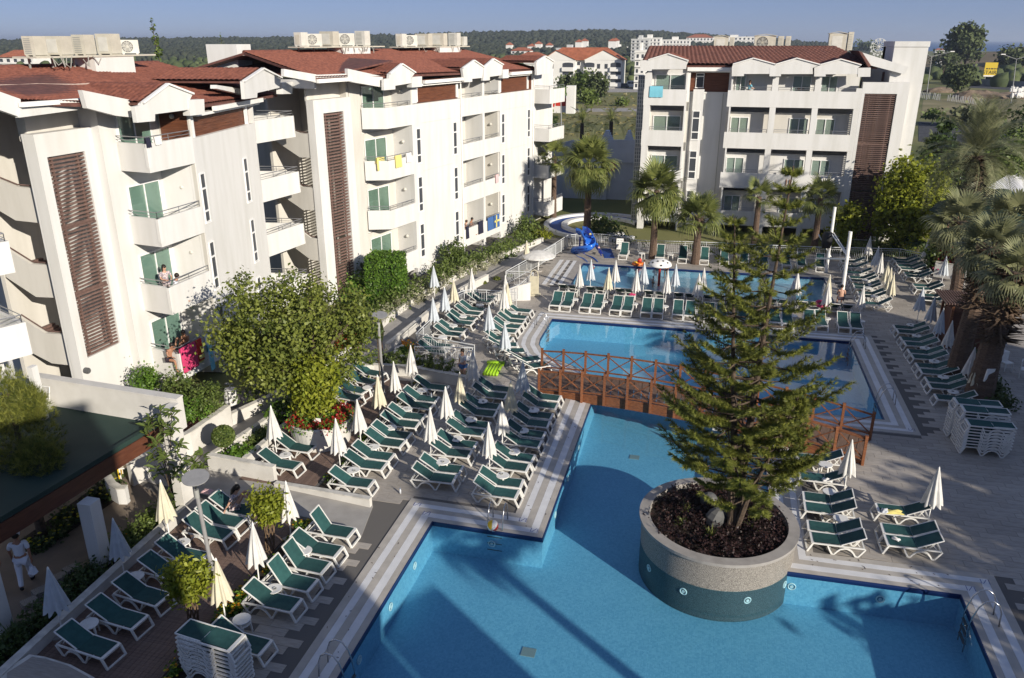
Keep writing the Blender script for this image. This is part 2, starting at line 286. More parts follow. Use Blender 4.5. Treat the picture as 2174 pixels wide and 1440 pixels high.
# ------------------------------------------------------------------ mesh building
class MB:
 def __init__(s): s.v = []; s.f = []; s.t = None
 def add(s,vs,fs):
  o = len(s.v); s.v.extend([tuple(p) for p in vs]); s.f.extend([tuple(o + i for i in f) for f in fs]); return s
 def hexa(s,p):   # 8 points: bottom 4 (ccw), top 4
  return s.add(p,[(3,2,1,0),(4,5,6,7),(0,1,5,4),(1,2,6,5),(2,3,7,6),(3,0,4,7)])
 def box(s,x0,x1,y0,y1,z0,z1):
  return s.hexa([(x0,y0,z0),(x1,y0,z0),(x1,y1,z0),(x0,y1,z0),(x0,y0,z1),(x1,y0,z1),(x1,y1,z1),(x0,y1,z1)])
 def fbox(s,fr,u0,u1,d0,d1,z0,z1):
  P = fr.P
  return s.hexa([P(u0,d1,z0),P(u1,d1,z0),P(u1,d0,z0),P(u0,d0,z0),P(u0,d1,z1),P(u1,d1,z1),P(u1,d0,z1),P(u0,d0,z1)])
 def beam(s,p,q,w,h=None,up=(0,0,1)):
  p,q = Vector(p),Vector(q); h = h or w; d = q - p
  if d.length < 1e-6: return s
  d.normalize(); up = Vector(up)
  if abs(d.dot(up)) > 0.98: up = Vector((1,0,0))
  x = d.cross(up).normalized() * (w / 2); y = x.cross(d).normalized() * (h / 2)
  return s.hexa([p - x - y,p + x - y,q + x - y,q - x - y,p - x + y,p + x + y,q + x + y,q - x + y])
 def tube(s,pts,r,n=6,r2=None,closed=False):
  pts = [Vector(p) for p in pts]; m = len(pts); base = len(s.v); prev = None
  for i,p in enumerate(pts):
   d = (pts[(i + 1) % m] - pts[i - 1]) if closed else (pts[min(i + 1,m - 1)] - pts[max(i - 1,0)])
   d = d.normalized() if d.length > 1e-9 else Vector((0,0,1))
   if prev is None:
    a = Vector((0,0,1)) if abs(d.z) < 0.9 else Vector((1,0,0)); x = d.cross(a).normalized()
   else:
    x = (prev - d * prev.dot(d)); x = x.normalized() if x.length > 1e-6 else d.orthogonal().normalized()
   prev = x; y = d.cross(x)
   rr = r if r2 is None else r + (r2 - r) * i / max(m - 1,1)
   if isinstance(r,(list,tuple)): rr = r[i]
   for k in range(n):
    a = 2 * pi * k / n; s.v.append(tuple(p + (x * cos(a) + y * sin(a)) * rr))
  for i in range(m if closed else m - 1):
   j = (i + 1) % m
   for k in range(n):
    k2 = (k + 1) % n; s.f.append((base + i * n + k,base + i * n + k2,base + j * n + k2,base + j * n + k))
  if not closed:
   s.f.append(tuple(base + k for k in reversed(range(n)))); s.f.append(tuple(base + (m - 1) * n + k for k in range(n)))
  return s
 def lathe(s,c,prof,n=16,flute=0.0,folds=8,ph=0.0):
  base = len(s.v); m = len(prof)
  for (r,z) in prof:
   for k in range(n):
    a = 2 * pi * k / n; rr = r * (1 + flute * cos(folds * a + ph)) if flute else r
    s.v.append((c[0] + rr * cos(a),c[1] + rr * sin(a),c[2] + z))
  for i in range(m - 1):
   for k in range(n):
    k2 = (k + 1) % n; s.f.append((base + i * n + k,base + i * n + k2,base + (i + 1) * n + k2,base + (i + 1) * n + k))
  return s
 def cap(s,n):      # cap last ring
  o = len(s.v) - n; s.f.append(tuple(o + k for k in range(n))); return s
 def cyl(s,c,r,z0,z1,n=12):
  s.lathe(c,[(r,z0),(r,z1)],n); o = len(s.v) - 2 * n
  s.f.append(tuple(o + k for k in reversed(range(n)))); s.f.append(tuple(o + n + k for k in range(n))); return s
 def prism(s,poly,z0,z1):
  n = len(poly)
  a = sum(poly[i][0] * poly[(i + 1) % n][1] - poly[(i + 1) % n][0] * poly[i][1] for i in range(n))
  if a < 0: poly = poly[::-1]
  vs = [(p[0],p[1],z0) for p in poly] + [(p[0],p[1],z1) for p in poly]
  fs = [tuple(reversed(range(n))),tuple(range(n,2 * n))] + [(i,(i + 1) % n,n + (i + 1) % n,n + i) for i in range(n)]
  return s.add(vs,fs)
 def slab(s,poly,t):   # 3-d polygon with thickness along its normal
  P = [Vector(p) for p in poly]; n = len(P); nn = Vector((0,0,0))
  for i in range(n): nn += (P[i] - P[0]).cross(P[(i + 1) % n] - P[0])
  nn.normalize(); vs = [p - nn * t for p in P] + P
  fs = [tuple(reversed(range(n))),tuple(range(n,2 * n))] + [(i,(i + 1) % n,n + (i + 1) % n,n + i) for i in range(n)]
  return s.add(vs,fs)
 def sphere(s,c,r,nu=10,nv=6,sq=(1,1,1)):
  base = len(s.v)
  s.v.append((c[0],c[1],c[2] - r * sq[2]))
  for j in range(1,nv):
   t = -pi / 2 + pi * j / nv
   for k in range(nu):
    a = 2 * pi * k / nu; s.v.append((c[0] + r * sq[0] * cos(t) * cos(a),c[1] + r * sq[1] * cos(t) * sin(a),c[2] + r * sq[2] * sin(t)))
  s.v.append((c[0],c[1],c[2] + r * sq[2])); last = len(s.v) - 1
  for k in range(nu):
   k2 = (k + 1) % nu
   s.f.append((base,base + 1 + k2,base + 1 + k)); s.f.append((last,last - nu + k,last - nu + k2))
   for j in range(nv - 2): s.f.append((base + 1 + j * nu + k,base + 1 + j * nu + k2,base + 1 + (j + 1) * nu + k2,base + 1 + (j + 1) * nu + k))
  return s
 def build(s,name,m,parent=None,smooth=False,kind=None):
  me = bpy.data.meshes.new(name); me.from_pydata(s.v,[],s.f)
  if m is not None: me.materials.append(m if not isinstance(m,str) else M[m])
  if smooth: me.shade_smooth()
  if s.t is not None:
   at = me.attributes.new('tone','FLOAT','FACE'); at.data.foreach_set('value',np.asarray(s.t,dtype=np.float32))
  o = bpy.data.objects.new(name,me); COL.objects.link(o)
  if parent is not None: o.parent = parent
  if kind: o['kind'] = kind
  return o
class Fr:
 def __init__(s,O,u,n): s.O = Vector((O[0],O[1],0)); s.u = Vector((u[0],u[1],0)).normalized(); s.n = Vector((n[0],n[1],0)).normalized()
 def P(s,u,d,z): p = s.O + s.u * u + s.n * d; return (p.x,p.y,z)
 def uz(s,px,py,d=0.0):
  p = onP(px,py,s.O + s.n * d,s.n); return ((p - s.O).dot(s.u),p.z)
def tag(o,label=None,cat=None,group=None,kind=None):
 if label: o['label'] = label
 if cat: o['category'] = cat
 if group: o['group'] = group
 if kind: o['kind'] = kind
 return o
def thing(name,label,cat,loc=(0,0,0),rz=0.0,group=None):
 o = bpy.data.objects.new(name,None); o.empty_display_size = 0.2; COL.objects.link(o)
 o.location = loc; o.rotation_euler = (0,0,rz); return tag(o,label,cat,group)
def inst(o,parent=None,loc=None,rot=None,scale=None,mat_=None):
 c = o.copy(); COL.objects.link(c)
 if parent is not None: c.parent = parent
 if loc is not None: c.location = loc
 if rot is not None: c.rotation_euler = rot
 if scale is not None: c.scale = scale
 return c
CH = {}
def copy_tree(o,parent=None):
 c = o.copy(); COL.objects.link(c)
 if parent is not None: c.parent = parent
 for ch in list(o.children): copy_tree(ch,c)
 return c
def nth(i): return ['first','second','third','fourth','fifth','sixth','seventh','eighth','ninth','tenth','eleventh','twelfth','thirteenth','fourteenth','fifteenth','sixteenth','seventeenth','eighteenth','nineteenth','twentieth'][i]
# ------------------------------------------------------------------ foliage clouds
NR = np.random.RandomState(11)
def leaf_cloud(blobs,n,size,name,m,parent,flat=0.35,asp=0.6,shell=0.55,up=0.3,clump=0,clump_r=0.3,kind=None):
 B = np.array(blobs,dtype=float); vol = (B[:,3] * B[:,4] * B[:,5]) ** 0.75; pr = vol / vol.sum()
 if clump:
  nc = clump; k = NR.choice(len(B),nc,p=pr); d = NR.normal(size=(nc,3)); d /= np.linalg.norm(d,axis=1)[:,None]
  rad = shell + (1 - shell) * NR.rand(nc) ** 0.6
  cc = B[k,:3] + d * B[k,3:] * rad[:,None]; ct = NR.rand(nc); dd = d
  j = NR.randint(0,nc,n); c = cc[j] + NR.normal(size=(n,3)) * clump_r * (0.5 + 0.8 * ct[j])[:,None]
  tone = np.clip(0.5 * ct[j] + 0.5 * NR.rand(n),0,1); out = dd[j]
 else:
  k = NR.choice(len(B),n,p=pr); d = NR.normal(size=(n,3)); d /= np.linalg.norm(d,axis=1)[:,None]
  rad = shell + (1 - shell) * NR.rand(n) ** 0.5
  c = B[k,:3] + d * B[k,3:] * rad[:,None]; tone = NR.rand(n); out = d
 nor = out * 0.6 + NR.normal(size=(n,3)) * 0.75; nor[:,2] += up; nor /= np.linalg.norm(nor,axis=1)[:,None]
 a = NR.normal(size=(n,3)); a -= nor * (a * nor).sum(1)[:,None]; a /= np.linalg.norm(a,axis=1)[:,None]
 b = np.cross(nor,a); s = size * (0.65 + 0.7 * NR.rand(n))[:,None]
 tip = a * s; side = b * s * asp
 fold = nor * s * 0.18
 v = np.stack([c - tip,c + side + fold,c + tip,c - side + fold],1).reshape(-1,3)
 return raw_mesh(v,np.arange(4 * n).reshape(n,4),tone,name,m,parent,kind)
def raw_mesh(v,f,tone,name,m,parent=None,kind=None,smooth=False):
 me = bpy.data.meshes.new(name); nv,nf = len(v),len(f); k = f.shape[1]
 me.vertices.add(nv); me.vertices.foreach_set('co',np.asarray(v,dtype=np.float32).ravel())
 me.loops.add(nf * k); me.loops.foreach_set('vertex_index',np.asarray(f,dtype=np.int32).ravel())
 me.polygons.add(nf); me.polygons.foreach_set('loop_start',np.arange(0,nf * k,k,dtype=np.int32))
 try: me.polygons.foreach_set('loop_total',np.full(nf,k,dtype=np.int32))
 except Exception: pass
 if tone is not None:
  at = me.attributes.new('tone','FLOAT','FACE'); at.data.foreach_set('value',np.asarray(tone,dtype=np.float32))
 me.update(calc_edges=True); me.validate()
 me.materials.append(M[m] if isinstance(m,str) else m)
 if smooth: me.shade_smooth()
 o = bpy.data.objects.new(name,me); COL.objects.link(o)
 if parent is not None: o.parent = parent
 if kind: o['kind'] = kind
 return o
# ================================================================== GROUND, POOLS AND PAVING
import bmesh
def fill_loops(loops,z,name,m,parent=None,kind='structure'):
 bm = bmesh.new(); es = []
 for lp in loops:
  vs = [bm.verts.new((p[0],p[1],z)) for p in lp]
  for i in range(len(vs)): es.append(bm.edges.new((vs[i],vs[(i + 1) % len(vs)])))
 bmesh.ops.triangle_fill(bm,use_beauty=True,edges=es); bm.normal_update()
 for f in bm.faces:
  if f.normal.z < 0: f.normal_flip()
 me = bpy.data.meshes.new(name); bm.to_mesh(me); bm.free(); me.materials.append(M[m])
 o = bpy.data.objects.new(name,me); COL.objects.link(o)
 if parent is not None: o.parent = parent
 if kind: o['kind'] = kind
 return o
def area(poly): return 0.5 * sum(poly[i][0] * poly[(i + 1) % len(poly)][1] - poly[(i + 1) % len(poly)][0] * poly[i][1] for i in range(len(poly)))
def offset(poly,d):       # outward for a ccw polygon
 if area(poly) < 0: poly = poly[::-1]
 n = len(poly); out = []
 for i in range(n):
  p0,p1,p2 = Vector(poly[i - 1]),Vector(poly[i]),Vector(poly[(i + 1) % n])
  a,b = (p1 - p0).normalized(),(p2 - p1).normalized()
  na,nb = Vector((a.y,-a.x)),Vector((b.y,-b.x)); k = (na + nb)
  k = k / max(k.dot(na),0.3); out.append((p1.x + k.x * d,p1.y + k.y * d))
 return out
def inside(x,y,poly):
 c = False; n = len(poly); j = n - 1
 for i in range(n):
  xi,yi = poly[i]; xj,yj = poly[j]
  if (yi > y) != (yj > y) and x < (xj - xi) * (y - yi) / (yj - yi) + xi: c = not c
  j = i
 return c
POOL = [(-8.07,4),(8.02,4),(8.02,21.5),(2.9,21.4),(2.9,33.05),(7.95,33.12),(7.93,42.75),(-8.22,42.5),
  (-8.22,39.2),(-8.1,38.3),(-7.66,37.3),(-7.1,36.65),(-6.3,36.1),(-5.45,35.5),(-4.7,34.7),(-4.36,33.6),(-4.34,32.6),(-4.31,21.3),(-8.07,21.34)]
KIDS = [(-8.4,49.4),(7.92,49.5),(7.92,55.2),(-8.45,55.0)]
DECK = [(-20,-4),(20,-4),(20,62.5),(-20,62.5)]
CP = 1.18
PC,KC = offset(POOL,CP),offset(KIDS,0.55)
fill_loops([DECK,PC,KC],-0.012,'deck_base','grout')
fill_loops([[(-420,-120),(420,-120),(420,420),(-420,420)],DECK],-0.05,'ground','fieldgrass')
def basin(poly,depth,m,name,water,trim=True,zw=-0.05):
 b = fill_loops([poly],-depth,name + '_floor',m)
 wl = MB(); n = len(poly); P = poly if area(poly) > 0 else poly[::-1]
 for i in range(n):
  a,c = P[i],P[(i + 1) % n]; wl.add([(a[0],a[1],-depth),(c[0],c[1],-depth),(c[0],c[1],0.01),(a[0],a[1],0.01)],[(0,3,2,1)])
 wl.build(name + '_wall',m,kind='structure')
 Q = offset(P,-0.03); tr = MB()
 if trim:
  Q0 = offset(P,-0.004)
  for i in range(n):
   a,c,e,g = Q0[i],Q0[(i + 1) % n],Q[i],Q[(i + 1) % n]
   tr.add([(a[0],a[1],-0.14),(c[0],c[1],-0.14),(c[0],c[1],0.022),(a[0],a[1],0.022),(g[0],g[1],-0.14),(e[0],e[1],-0.14),(g[0],g[1],0.022),(e[0],e[1],0.022)],
                   [(2,3,7,6),(5,4,6,7)])
  tr.build(name + '_trim','navy',kind='structure')
 w = fill_loops([offset(P,-0.031)],zw,name + '_water',water)
 return b
basin(POOL,1.15,'pool','pool','water')
basin(KIDS,0.55,'pool3','kids_pool','water2')
# coping: mitred bands of tile round the big pool, each band a piece
def band(poly,d0,d1,z,name,m,parent):
 A,B = offset(poly,d0),offset(poly,d1); n = len(A); mb = MB()
 for i in range(n):
  j = (i + 1) % n; a,b,c,e = A[i],A[j],B[j],B[i]
  mb.add([(a[0],a[1],z),(b[0],b[1],z),(c[0],c[1],z),(e[0],e[1],z),(a[0],a[1],-0.05),(b[0],b[1],-0.05),(c[0],c[1],-0.05),(e[0],e[1],-0.05)],
               [(0,3,2,1),(0,1,5,4),(2,3,7,6)])
 return mb.build(name,m,parent)
cop = tag(bpy.data.objects.new('pool_coping',None),kind='structure'); COL.objects.link(cop)
for d0,d1,m in [(0,.20,'cope_b'),(.206,.46,'cope_w'),(.466,.70,'cope_b'),(.706,.93,'cope_w'),(.936,1.17,'cope_b')]:
 band(POOL,d0,d1,0.02,'coping_stripe',m,cop)
kco = tag(bpy.data.objects.new('kids_pool_coping',None),kind='structure'); COL.objects.link(kco)
for d0,d1,m in [(0,.54,'stone')]: band(KIDS,d0,d1,0.02,'coping_stripe',m,kco)
for x0 in (-9.25,-9.75,-10.25):            # white stripes beside the kids pool
 MB().box(x0,x0 + .27,49.2,55.6,0.0,0.016).build('paving_stripe','cope_w',kind='structure')
# depth marks at the coping corners (blue strokes)
mk = MB()
def mark(x,y,s=0.11):
 for a,b in (((-s,-s),(-s,s)),((s,-s),(s,s)),((-s * .6,-s),(s * .6,s))):
  mk.beam((x + a[0],y + a[1],0.0235),(x + b[0],y + b[1],0.0235),0.014,0.004)
for x,y in ((-8.4,21.75),(-8.9,22.2),(-4.65,21.65),(-5.15,22.15),(8.35,21.85),(8.85,22.3),(8.85,32.4),(3.2,21.75)): mark(x,y)
mk.build('depth_mark','slidenavy',cop)
# bits of leaf and twig blown on to the coping
tw = MB()
for i in range(60):
 x,y = R.choice([(R.uniform(-9.2,-8.2),R.uniform(12,21)),(R.uniform(-5.4,-4.4),R.uniform(21.5,32)),(R.uniform(3,8),R.uniform(21.6,22.5))])
 a = R.uniform(0,pi); l = R.uniform(.03,.10); tw.beam((x,y,.026),(x + l * cos(a),y + l * sin(a),.026),.016,.008)
tw.build('leaf_litter','trunk',kind='stuff')
# deck paving: boards of stone-look tile, running bond; the largest in view singly, the rest as one part
TW,TH,JT = 0.90,0.30,0.011
def tile_ok(x,y):
 if inside(x,y,PC) or inside(x,y,KC): return False
 if x < -12.0 and y < 32.0: return False
 if x < -12.1 and y < 20.6: return False
 if x < -10.3 and y < 22.0 and y > 20.0: return False
 if x < -14.4 + max(0,(y - 36) * .12) : return False
 if x < -11.6 and y < 21: return False
 if y > 44 and x < -13.6 + (y - 44) * .2: return False
 return True
tiles = []
for j in range(int((62.4 - 8) / TH)):
 y = 8 + j * TH; off = (j % 3) * TW / 3
 for i in range(int(40 / TW)):
  x = -20 + off + i * TW
  if tile_ok(x + TW / 2,y + TH / 2) and tile_ok(x + .02,y + .02) and tile_ok(x + TW - .02,y + TH - .02): tiles.append((x,y))
def tview(t):
 x,y = t[0] + TW / 2,t[1] + TH / 2
 r1,r0 = -x * sin(YAW) + y * cos(YAW),x * cos(YAW) + y * sin(YAW)
 cz = r1 * cos(PITCH) + CAM_H * sin(PITCH); cy = r1 * sin(PITCH) - CAM_H * cos(PITCH)
 return CXP + F_PX * r0 / cz,CYP - F_PX * cy / cz,cz
near = sorted([t for t in tiles if 0 < tview(t)[0] < 2174 and tview(t)[1] < 1440],key=lambda t: tview(t)[2])[:300]
ns = set(near)
pav = tag(bpy.data.objects.new('deck_paving',None),kind='structure'); COL.objects.link(pav)
t0 = MB().box(0,TW - JT,0,TH - JT,-0.02,0); t0.t = [.5] * 6; t0 = t0.build('paving_tile','tile',pav); t0.location = (near[0][0],near[0][1],R.uniform(-.001,.001))
for t in near[1:]: inst(t0,pav,(t[0],t[1],R.uniform(-.0015,.0015)))
rest = [t for t in tiles if t not in ns]; A = np.array(rest); z = NR.uniform(-.0015,.0015,len(A))
q = np.stack([np.stack([A[:,0] + dx,A[:,1] + dy,z],1) for dx,dy in ((0,0),(TW - JT,0),(TW - JT,TH - JT),(0,TH - JT))],1).reshape(-1,3)
tr_ = raw_mesh(q,np.arange(len(q)).reshape(-1,4),NR.rand(len(A)),'paving_tiles','tile',pav,'stuff')
# timber decks on the left
def boards(x0,x1,y0,y1,w,name):
 root = tag(bpy.data.objects.new(name,None),kind='structure'); COL.objects.link(root)
 b = MB().box(0,w - .008,0,y1 - y0,0,.03).build('plank','deckwood',root); b.location = (x0,y0,-.008); n = int((x1 - x0) / w)
 for i in range(1,n): inst(b,root,(x0 + i * w,y0,-.008 + R.uniform(-.002,.002)))
boards(-16.1,-12.28,10.5,20.45,.145,'lower_timber_deck')
boards(-15.8,-12.76,22.2,32.1,.145,'upper_timber_deck')
# ramp between the two decks and other grey walks on the left (sheets a few mm above one another)
def sheet(pts,z,name,m): return MB().prism([(p[0],p[1]) for p in pts],z - .03,z).build(name,m,kind='structure')
sheet([(-19.5,21.3),(-12.2,20.55),(-10.0,20.0),(-10.35,21.75),(-14.2,22.12),(-17.2,22.75),(-19.5,23.3)],.012,'ramp','path')
sheet([(-19.2,22.9),(-17.35,22.9),(-16.3,31.6),(-14.9,33.0),(-13.4,33.4),(-10.3,33.0),(-10.0,34.0),(-13.4,34.1),(-15.2,35.2),(-15.9,42),(-13.7,51),(-11.5,60),(-13,60.4),(-15.5,51),(-17.8,42),(-17.3,35),(-18.4,28)],.008,'walkway','path')
sheet([(-30,9),(-16.9,9),(-16.9,13),(-17.0,20.2),(-19.5,21.2),(-30,22)],.006,'terrace','pathdark')
# soil beds
sheet([(-17.0,11),(-16.25,11),(-16.55,20.2),(-17.3,20.2)],.016,'soil_bed','soil')
sheet([(-12.26,10.6),(-11.75,10.6),(-11.75,20.4),(-12.26,20.4)],.016,'soil_strip','soil')
sheet([(-12.74,22.2),(-12.12,22.2),(-12.12,32.2),(-12.74,32.2)],.016,'soil_strip','soil')
sheet([(-17.1,22.95),(-15.9,22.95),(-15.9,31.0),(-16.2,31.0)],.06,'soil_bed','soil')
# white strips along the flower strips
for x0,y0,y1 in ((-11.74,10.6,20.35),(-12.1,22.25,32.2)): MB().box(x0,x0 + .12,y0,y1,-.02,.035).build('kerb','capstone',kind='structure')
# drains in the pool floor and round lights in the pool walls
for px,py in ((1122,1385),(1347,971),(1470,985)):
 p = G(px,py,-1.14); MB().box(p.x - .2,p.x + .2,p.y - .17,p.y + .17,-1.149,-1.13).build('floor_drain','acgrey',kind='structure')
def ring_light(c,n,r=.11):
 c,n = Vector(c),Vector(n).normalized(); a = n.orthogonal().normalized(); b = n.cross(a); mb = MB()
 mb.tube([c + (a * cos(t) + b * sin(t)) * r for t in [2 * pi * k / 14 for k in range(14)]],.022,5,closed=True)
 mb.tube([c,c + n * .02],.05,8)
 return mb.build('pool_light','white',kind='structure')
for y in (13.2,15.4,17.6,19.6): ring_light((-8.04,y,-.5),(1,0,0))
ring_light((-6.0,21.31,-.5),(0,-1,0)); ring_light((5.9,21.42,-.5),(0,-1,0)); ring_light((3.4,21.4,-.5),(0,-1,0))
for y in (23.5,26,28.5): ring_light((-4.3,y,-.5),(1,0,0))
# ------------------------------------------------------------------ garden walls
def wall(pts,h,t,name,label,cap=True,m='wallw',z0=-.02):
 r = thing(name,label,'wall'); b,c = MB(),MB(); P = [Vector((p[0],p[1])) for p in pts]; n = len(P)
 hs = h if isinstance(h,(list,tuple)) else [h] * n
 nn = []
 for i in range(n):
  d = (P[min(i + 1,n - 1)] - P[max(i - 1,0)]).normalized(); nn.append(Vector((-d.y,d.x)))
 for i in range(n - 1):
  for mb,tt,za_,zb_ in ((b,t / 2,lambda k: z0,lambda k: hs[k]),(c,t / 2 + .025,lambda k: hs[k] + .001,lambda k: hs[k] + .045)):
   a0,a1 = P[i] - nn[i] * tt,P[i] + nn[i] * tt; b0,b1 = P[i + 1] - nn[i + 1] * tt,P[i + 1] + nn[i + 1] * tt
   mb.hexa([(a0.x,a0.y,za_(i)),(b0.x,b0.y,za_(i + 1)),(b1.x,b1.y,za_(i + 1)),(a1.x,a1.y,za_(i)),
                     (a0.x,a0.y,zb_(i)),(b0.x,b0.y,zb_(i + 1)),(b1.x,b1.y,zb_(i + 1)),(a1.x,a1.y,zb_(i))])
 b.build('wall_body',m,r)
 if cap: c.build('capstone','capstone',r)
 return r
wall([(-16.0,10.4),(-16.18,15.5),(-16.3,20.3)],.32,.20,'garden_wall','low white wall along the back of the lower timber deck')
wall([(-17.25,22.62),(-14.4,22.38)],.62,.18,'garden_wall','white wall facing the ramp beside the ball topiary bed')
wall([(-14.28,22.14),(-12.31,21.92),(-10.4,21.70)],[.12,.22,.30],.16,'kerb_wall','low white wedge wall where the ramp meets the tiled deck')
wall([(-17.3,22.8),(-16.94,25.33),(-16.4,30.9)],.5,.15,'garden_wall','white wall between the grey walkway and the topiary bed')
wall([(-16.0,23.0),(-15.95,26.0)],.42,.16,'garden_wall','low white wall behind the two loungers beside the flower planter')
wall([(-19.3,20.9),(-18.64,23.47),(-18.53,26.0)],.92,.2,'garden_wall','taller white wall stepping down beside the grey walkway')
wall([(-18.53,26.06),(-17.9,28.0),(-17.3,31.0),(-17.0,34.5)],.5,.18,'garden_wall','lower white wall on the hotel side of the grey walkway')
wall([(-16.3,31.75),(-14.9,32.55),(-13.3,32.75),(-10.25,32.2)],.48,.2,'planter_wall','white planter wall behind the loungers near the lamp post')
wall([(-13.2,34.2),(-14.2,34.28),(-14.7,34.7),(-14.85,35.3),(-14.6,35.9)],.3,.16,'kerb_wall','curved white kerb round the orange flower bed at the ramp foot')
wall([(-15.4,35.3),(-15.2,39.0),(-15.1,42.0),(-14.6,46.0),(-13.9,49.0)],.45,.18,'garden_wall','long white wall between the walkway and the umbrella terrace',m='wallw')
wall([(-17.0,36.0),(-17.2,40.0),(-16.9,44.0),(-15.6,51.0),(-13.8,57.0),(-12.6,60.5)],.35,.18,'kerb_wall','white kerb wall below the flowering hedge by the walkway')
# curved white ramp wall near the kids pool
cw = [G(*za(1000,1120),.1),G(*za(1250,1040),.4),G(*za(1450,970),.7),G(*za(1650,910),.95),G(*za(1770,880),1.05)]
wall([(p.x,p.y) for p in cw],[.15,.45,.75,1.0,1.12],.2,'ramp_wall','cream curved wall rising at the end of the walkway ramp',m='wall')
# brick step
bs = thing('brick_step','small red brick paving behind the white garden wall','paving',(0,0,0))
c0 = G(372,882,.35); ux = (G(432,888,.35) - G(372,882,.35)) / 6; uy = (G(378,910,.35) - G(372,882,.35)) / 7
b0 = None
for j in range(7):
 for i in range(6):
  p = c0 + ux * (i + (j % 2) * .5) + uy * j
  if b0 is None:
   b0 = MB().hexa([p + Vector(k) for k in ((0,0,-.05),ux * .94 + Vector((0,0,-.05)),ux * .94 + uy * .9 + Vector((0,0,-.05)),uy * .9 + Vector((0,0,-.05)),(0,0,0),ux * .94,ux * .94 + uy * .9,uy * .9)]).build('brick','brick',bs); base_p = p
  else: inst(b0,bs,p - base_p + Vector((0,0,R.uniform(-.004,.004))))
sheet([(c0 - ux * .4)[:2],(c0 + ux * 7)[:2],(c0 + ux * 7 + uy * 7.4)[:2],(c0 - ux * .4 + uy * 7.4)[:2]],.3,'brick_bed','mortar')
# foreground: curved slab at the bottom left corner
sl_ = [G(0,1428,.35),G(62,1388,.35),G(95,1393,.35),G(150,1410,.35),G(200,1437,.35),G(230,1475,.35),G(0,1500,.35)]
fs = thing('curved_step','grey curved concrete step at the near end of the timber deck','step')
MB().prism([(p.x,p.y) for p in sl_],-.02,.33).build('step_body','capstone',fs)
cx_ = sum(p.x for p in sl_) / 7; cy_ = sum(p.y for p in sl_) / 7
MB().prism([(cx_ + (p.x - cx_) * .86,cy_ + (p.y - cy_) * .86) for p in sl_],.331,.345).build('step_paving','tile',fs)
# ================================================================== HOTEL BLOCKS
def poly_px(fr,pts,d,t,mb,frm=None):
 U = [fr.uz(px,py,d) for px,py in pts]
 return poly_uz(fr,U,d,t,mb)
def poly_uz(fr,U,d,t,mb):
 n = len(U); a = sum(U[i][0] * U[(i + 1) % n][1] - U[(i + 1) % n][0] * U[i][1] for i in range(n))
 f = [fr.P(u,d,z) for u,z in U]; b = [fr.P(u,d - t,z) for u,z in U]
 base = len(mb.v); mb.v.extend(f + b)
 flip = fr.u.cross(fr.n).z > 0
 o = list(range(n))
 front = [base + i for i in o]; back = [base + n + i for i in reversed(o)]
 mb.f.append(tuple(front)); mb.f.append(tuple(back))
 for i in o: j = (i + 1) % n; mb.f.append((base + i,base + n + i,base + n + j,base + j))
 return mb
def fixn(o):
 bm = bmesh.new(); bm.from_mesh(o.data); bmesh.ops.recalc_face_normals(bm,faces=bm.faces); bm.to_mesh(o.data); bm.free(); return o
def slit(root,fr,u,z0,z1,w=.42,d=0.0,fracs=(.30,.47,.23)):
 f = MB(); e = .045
 f.fbox(fr,u - w / 2 - e,u - w / 2,d + .001,d + .05,z0 - e,z1 + e); f.fbox(fr,u + w / 2,u + w / 2 + e,d + .001,d + .05,z0 - e,z1 + e)
 f.fbox(fr,u - w / 2 - e - .03,u + w / 2 + e + .03,d + .001,d + .07,z0 - e - .03,z0 - .001); f.fbox(fr,u - w / 2,u + w / 2,d + .001,d + .05,z1,z1 + e)
 z = z1; cuts = []
 for k,q in enumerate(fracs):
  zz = z - q * (z1 - z0); cuts.append((zz,z)); z = zz
  if k < len(fracs) - 1: f.fbox(fr,u - w / 2,u + w / 2,d + .001,d + .05,zz - .04,zz + .04)
 o = f.build('window','pvc',root)
 for a,b in cuts:
  MB().fbox(fr,u - w / 2,u + w / 2,d + .003,d + .014,a + .03,b - .03).build('pane','farwin',o)
 return o
def curtain(fr,u0,u1,d,z0,z1,name='curtain',parent=None):
 n = max(6,int((u1 - u0) / .06)); v,f = [],[]
 for i in range(n + 1):
  u = u0 + (u1 - u0) * i / n; dd = d + .03 * sin(i * 2.1)
  v += [fr.P(u,dd,z0),fr.P(u,dd,z1)]
 for i in range(n): f.append((2 * i,2 * i + 2,2 * i + 3,2 * i + 1))
 mb = MB(); mb.v = v; mb.f = f; return mb.build(name,'curtain',parent,smooth=True)
def door(root,fr,u0,u1,d,z0,z1,cur=(0.0,0.5),glass='glass',opened=None):
 f = MB(); e = .06; um = (u0 + u1) / 2
 for a in (u0,um - e / 2,u1 - e): f.fbox(fr,a,a + e,d,d + .06,z0,z1)
 f.fbox(fr,u0 + e,um - e / 2,d,d + .06,z1 - e,z1); f.fbox(fr,um + e / 2,u1 - e,d,d + .06,z1 - e,z1)
 f.fbox(fr,u0 + e,um - e / 2,d,d + .06,z0,z0 + e); f.fbox(fr,um + e / 2,u1 - e,d,d + .06,z0,z0 + e)
 o = f.build('door','pvc',root)
 MB().fbox(fr,u0 + e,um - e / 2,d + .02,d + .032,z0 + e,z1 - e).build('pane',glass,o)
 MB().fbox(fr,um + e / 2,u1 - e,d + .035,d + .047,z0 + e,z1 - e).build('pane',glass,o)
 MB().fbox(fr,u0 + e,u1 - e,d - .5,d - .45,z0 + .02,z1 - .02).build('room','dark',o)
 L = u1 - u0 - 2 * e
 for k in range(0,len(cur),2):
  curtain(fr,u0 + e + cur[k] * L,u0 + e + cur[k + 1] * L,d - .12,z0 + .06,z1 - .05,parent=o)
 return o
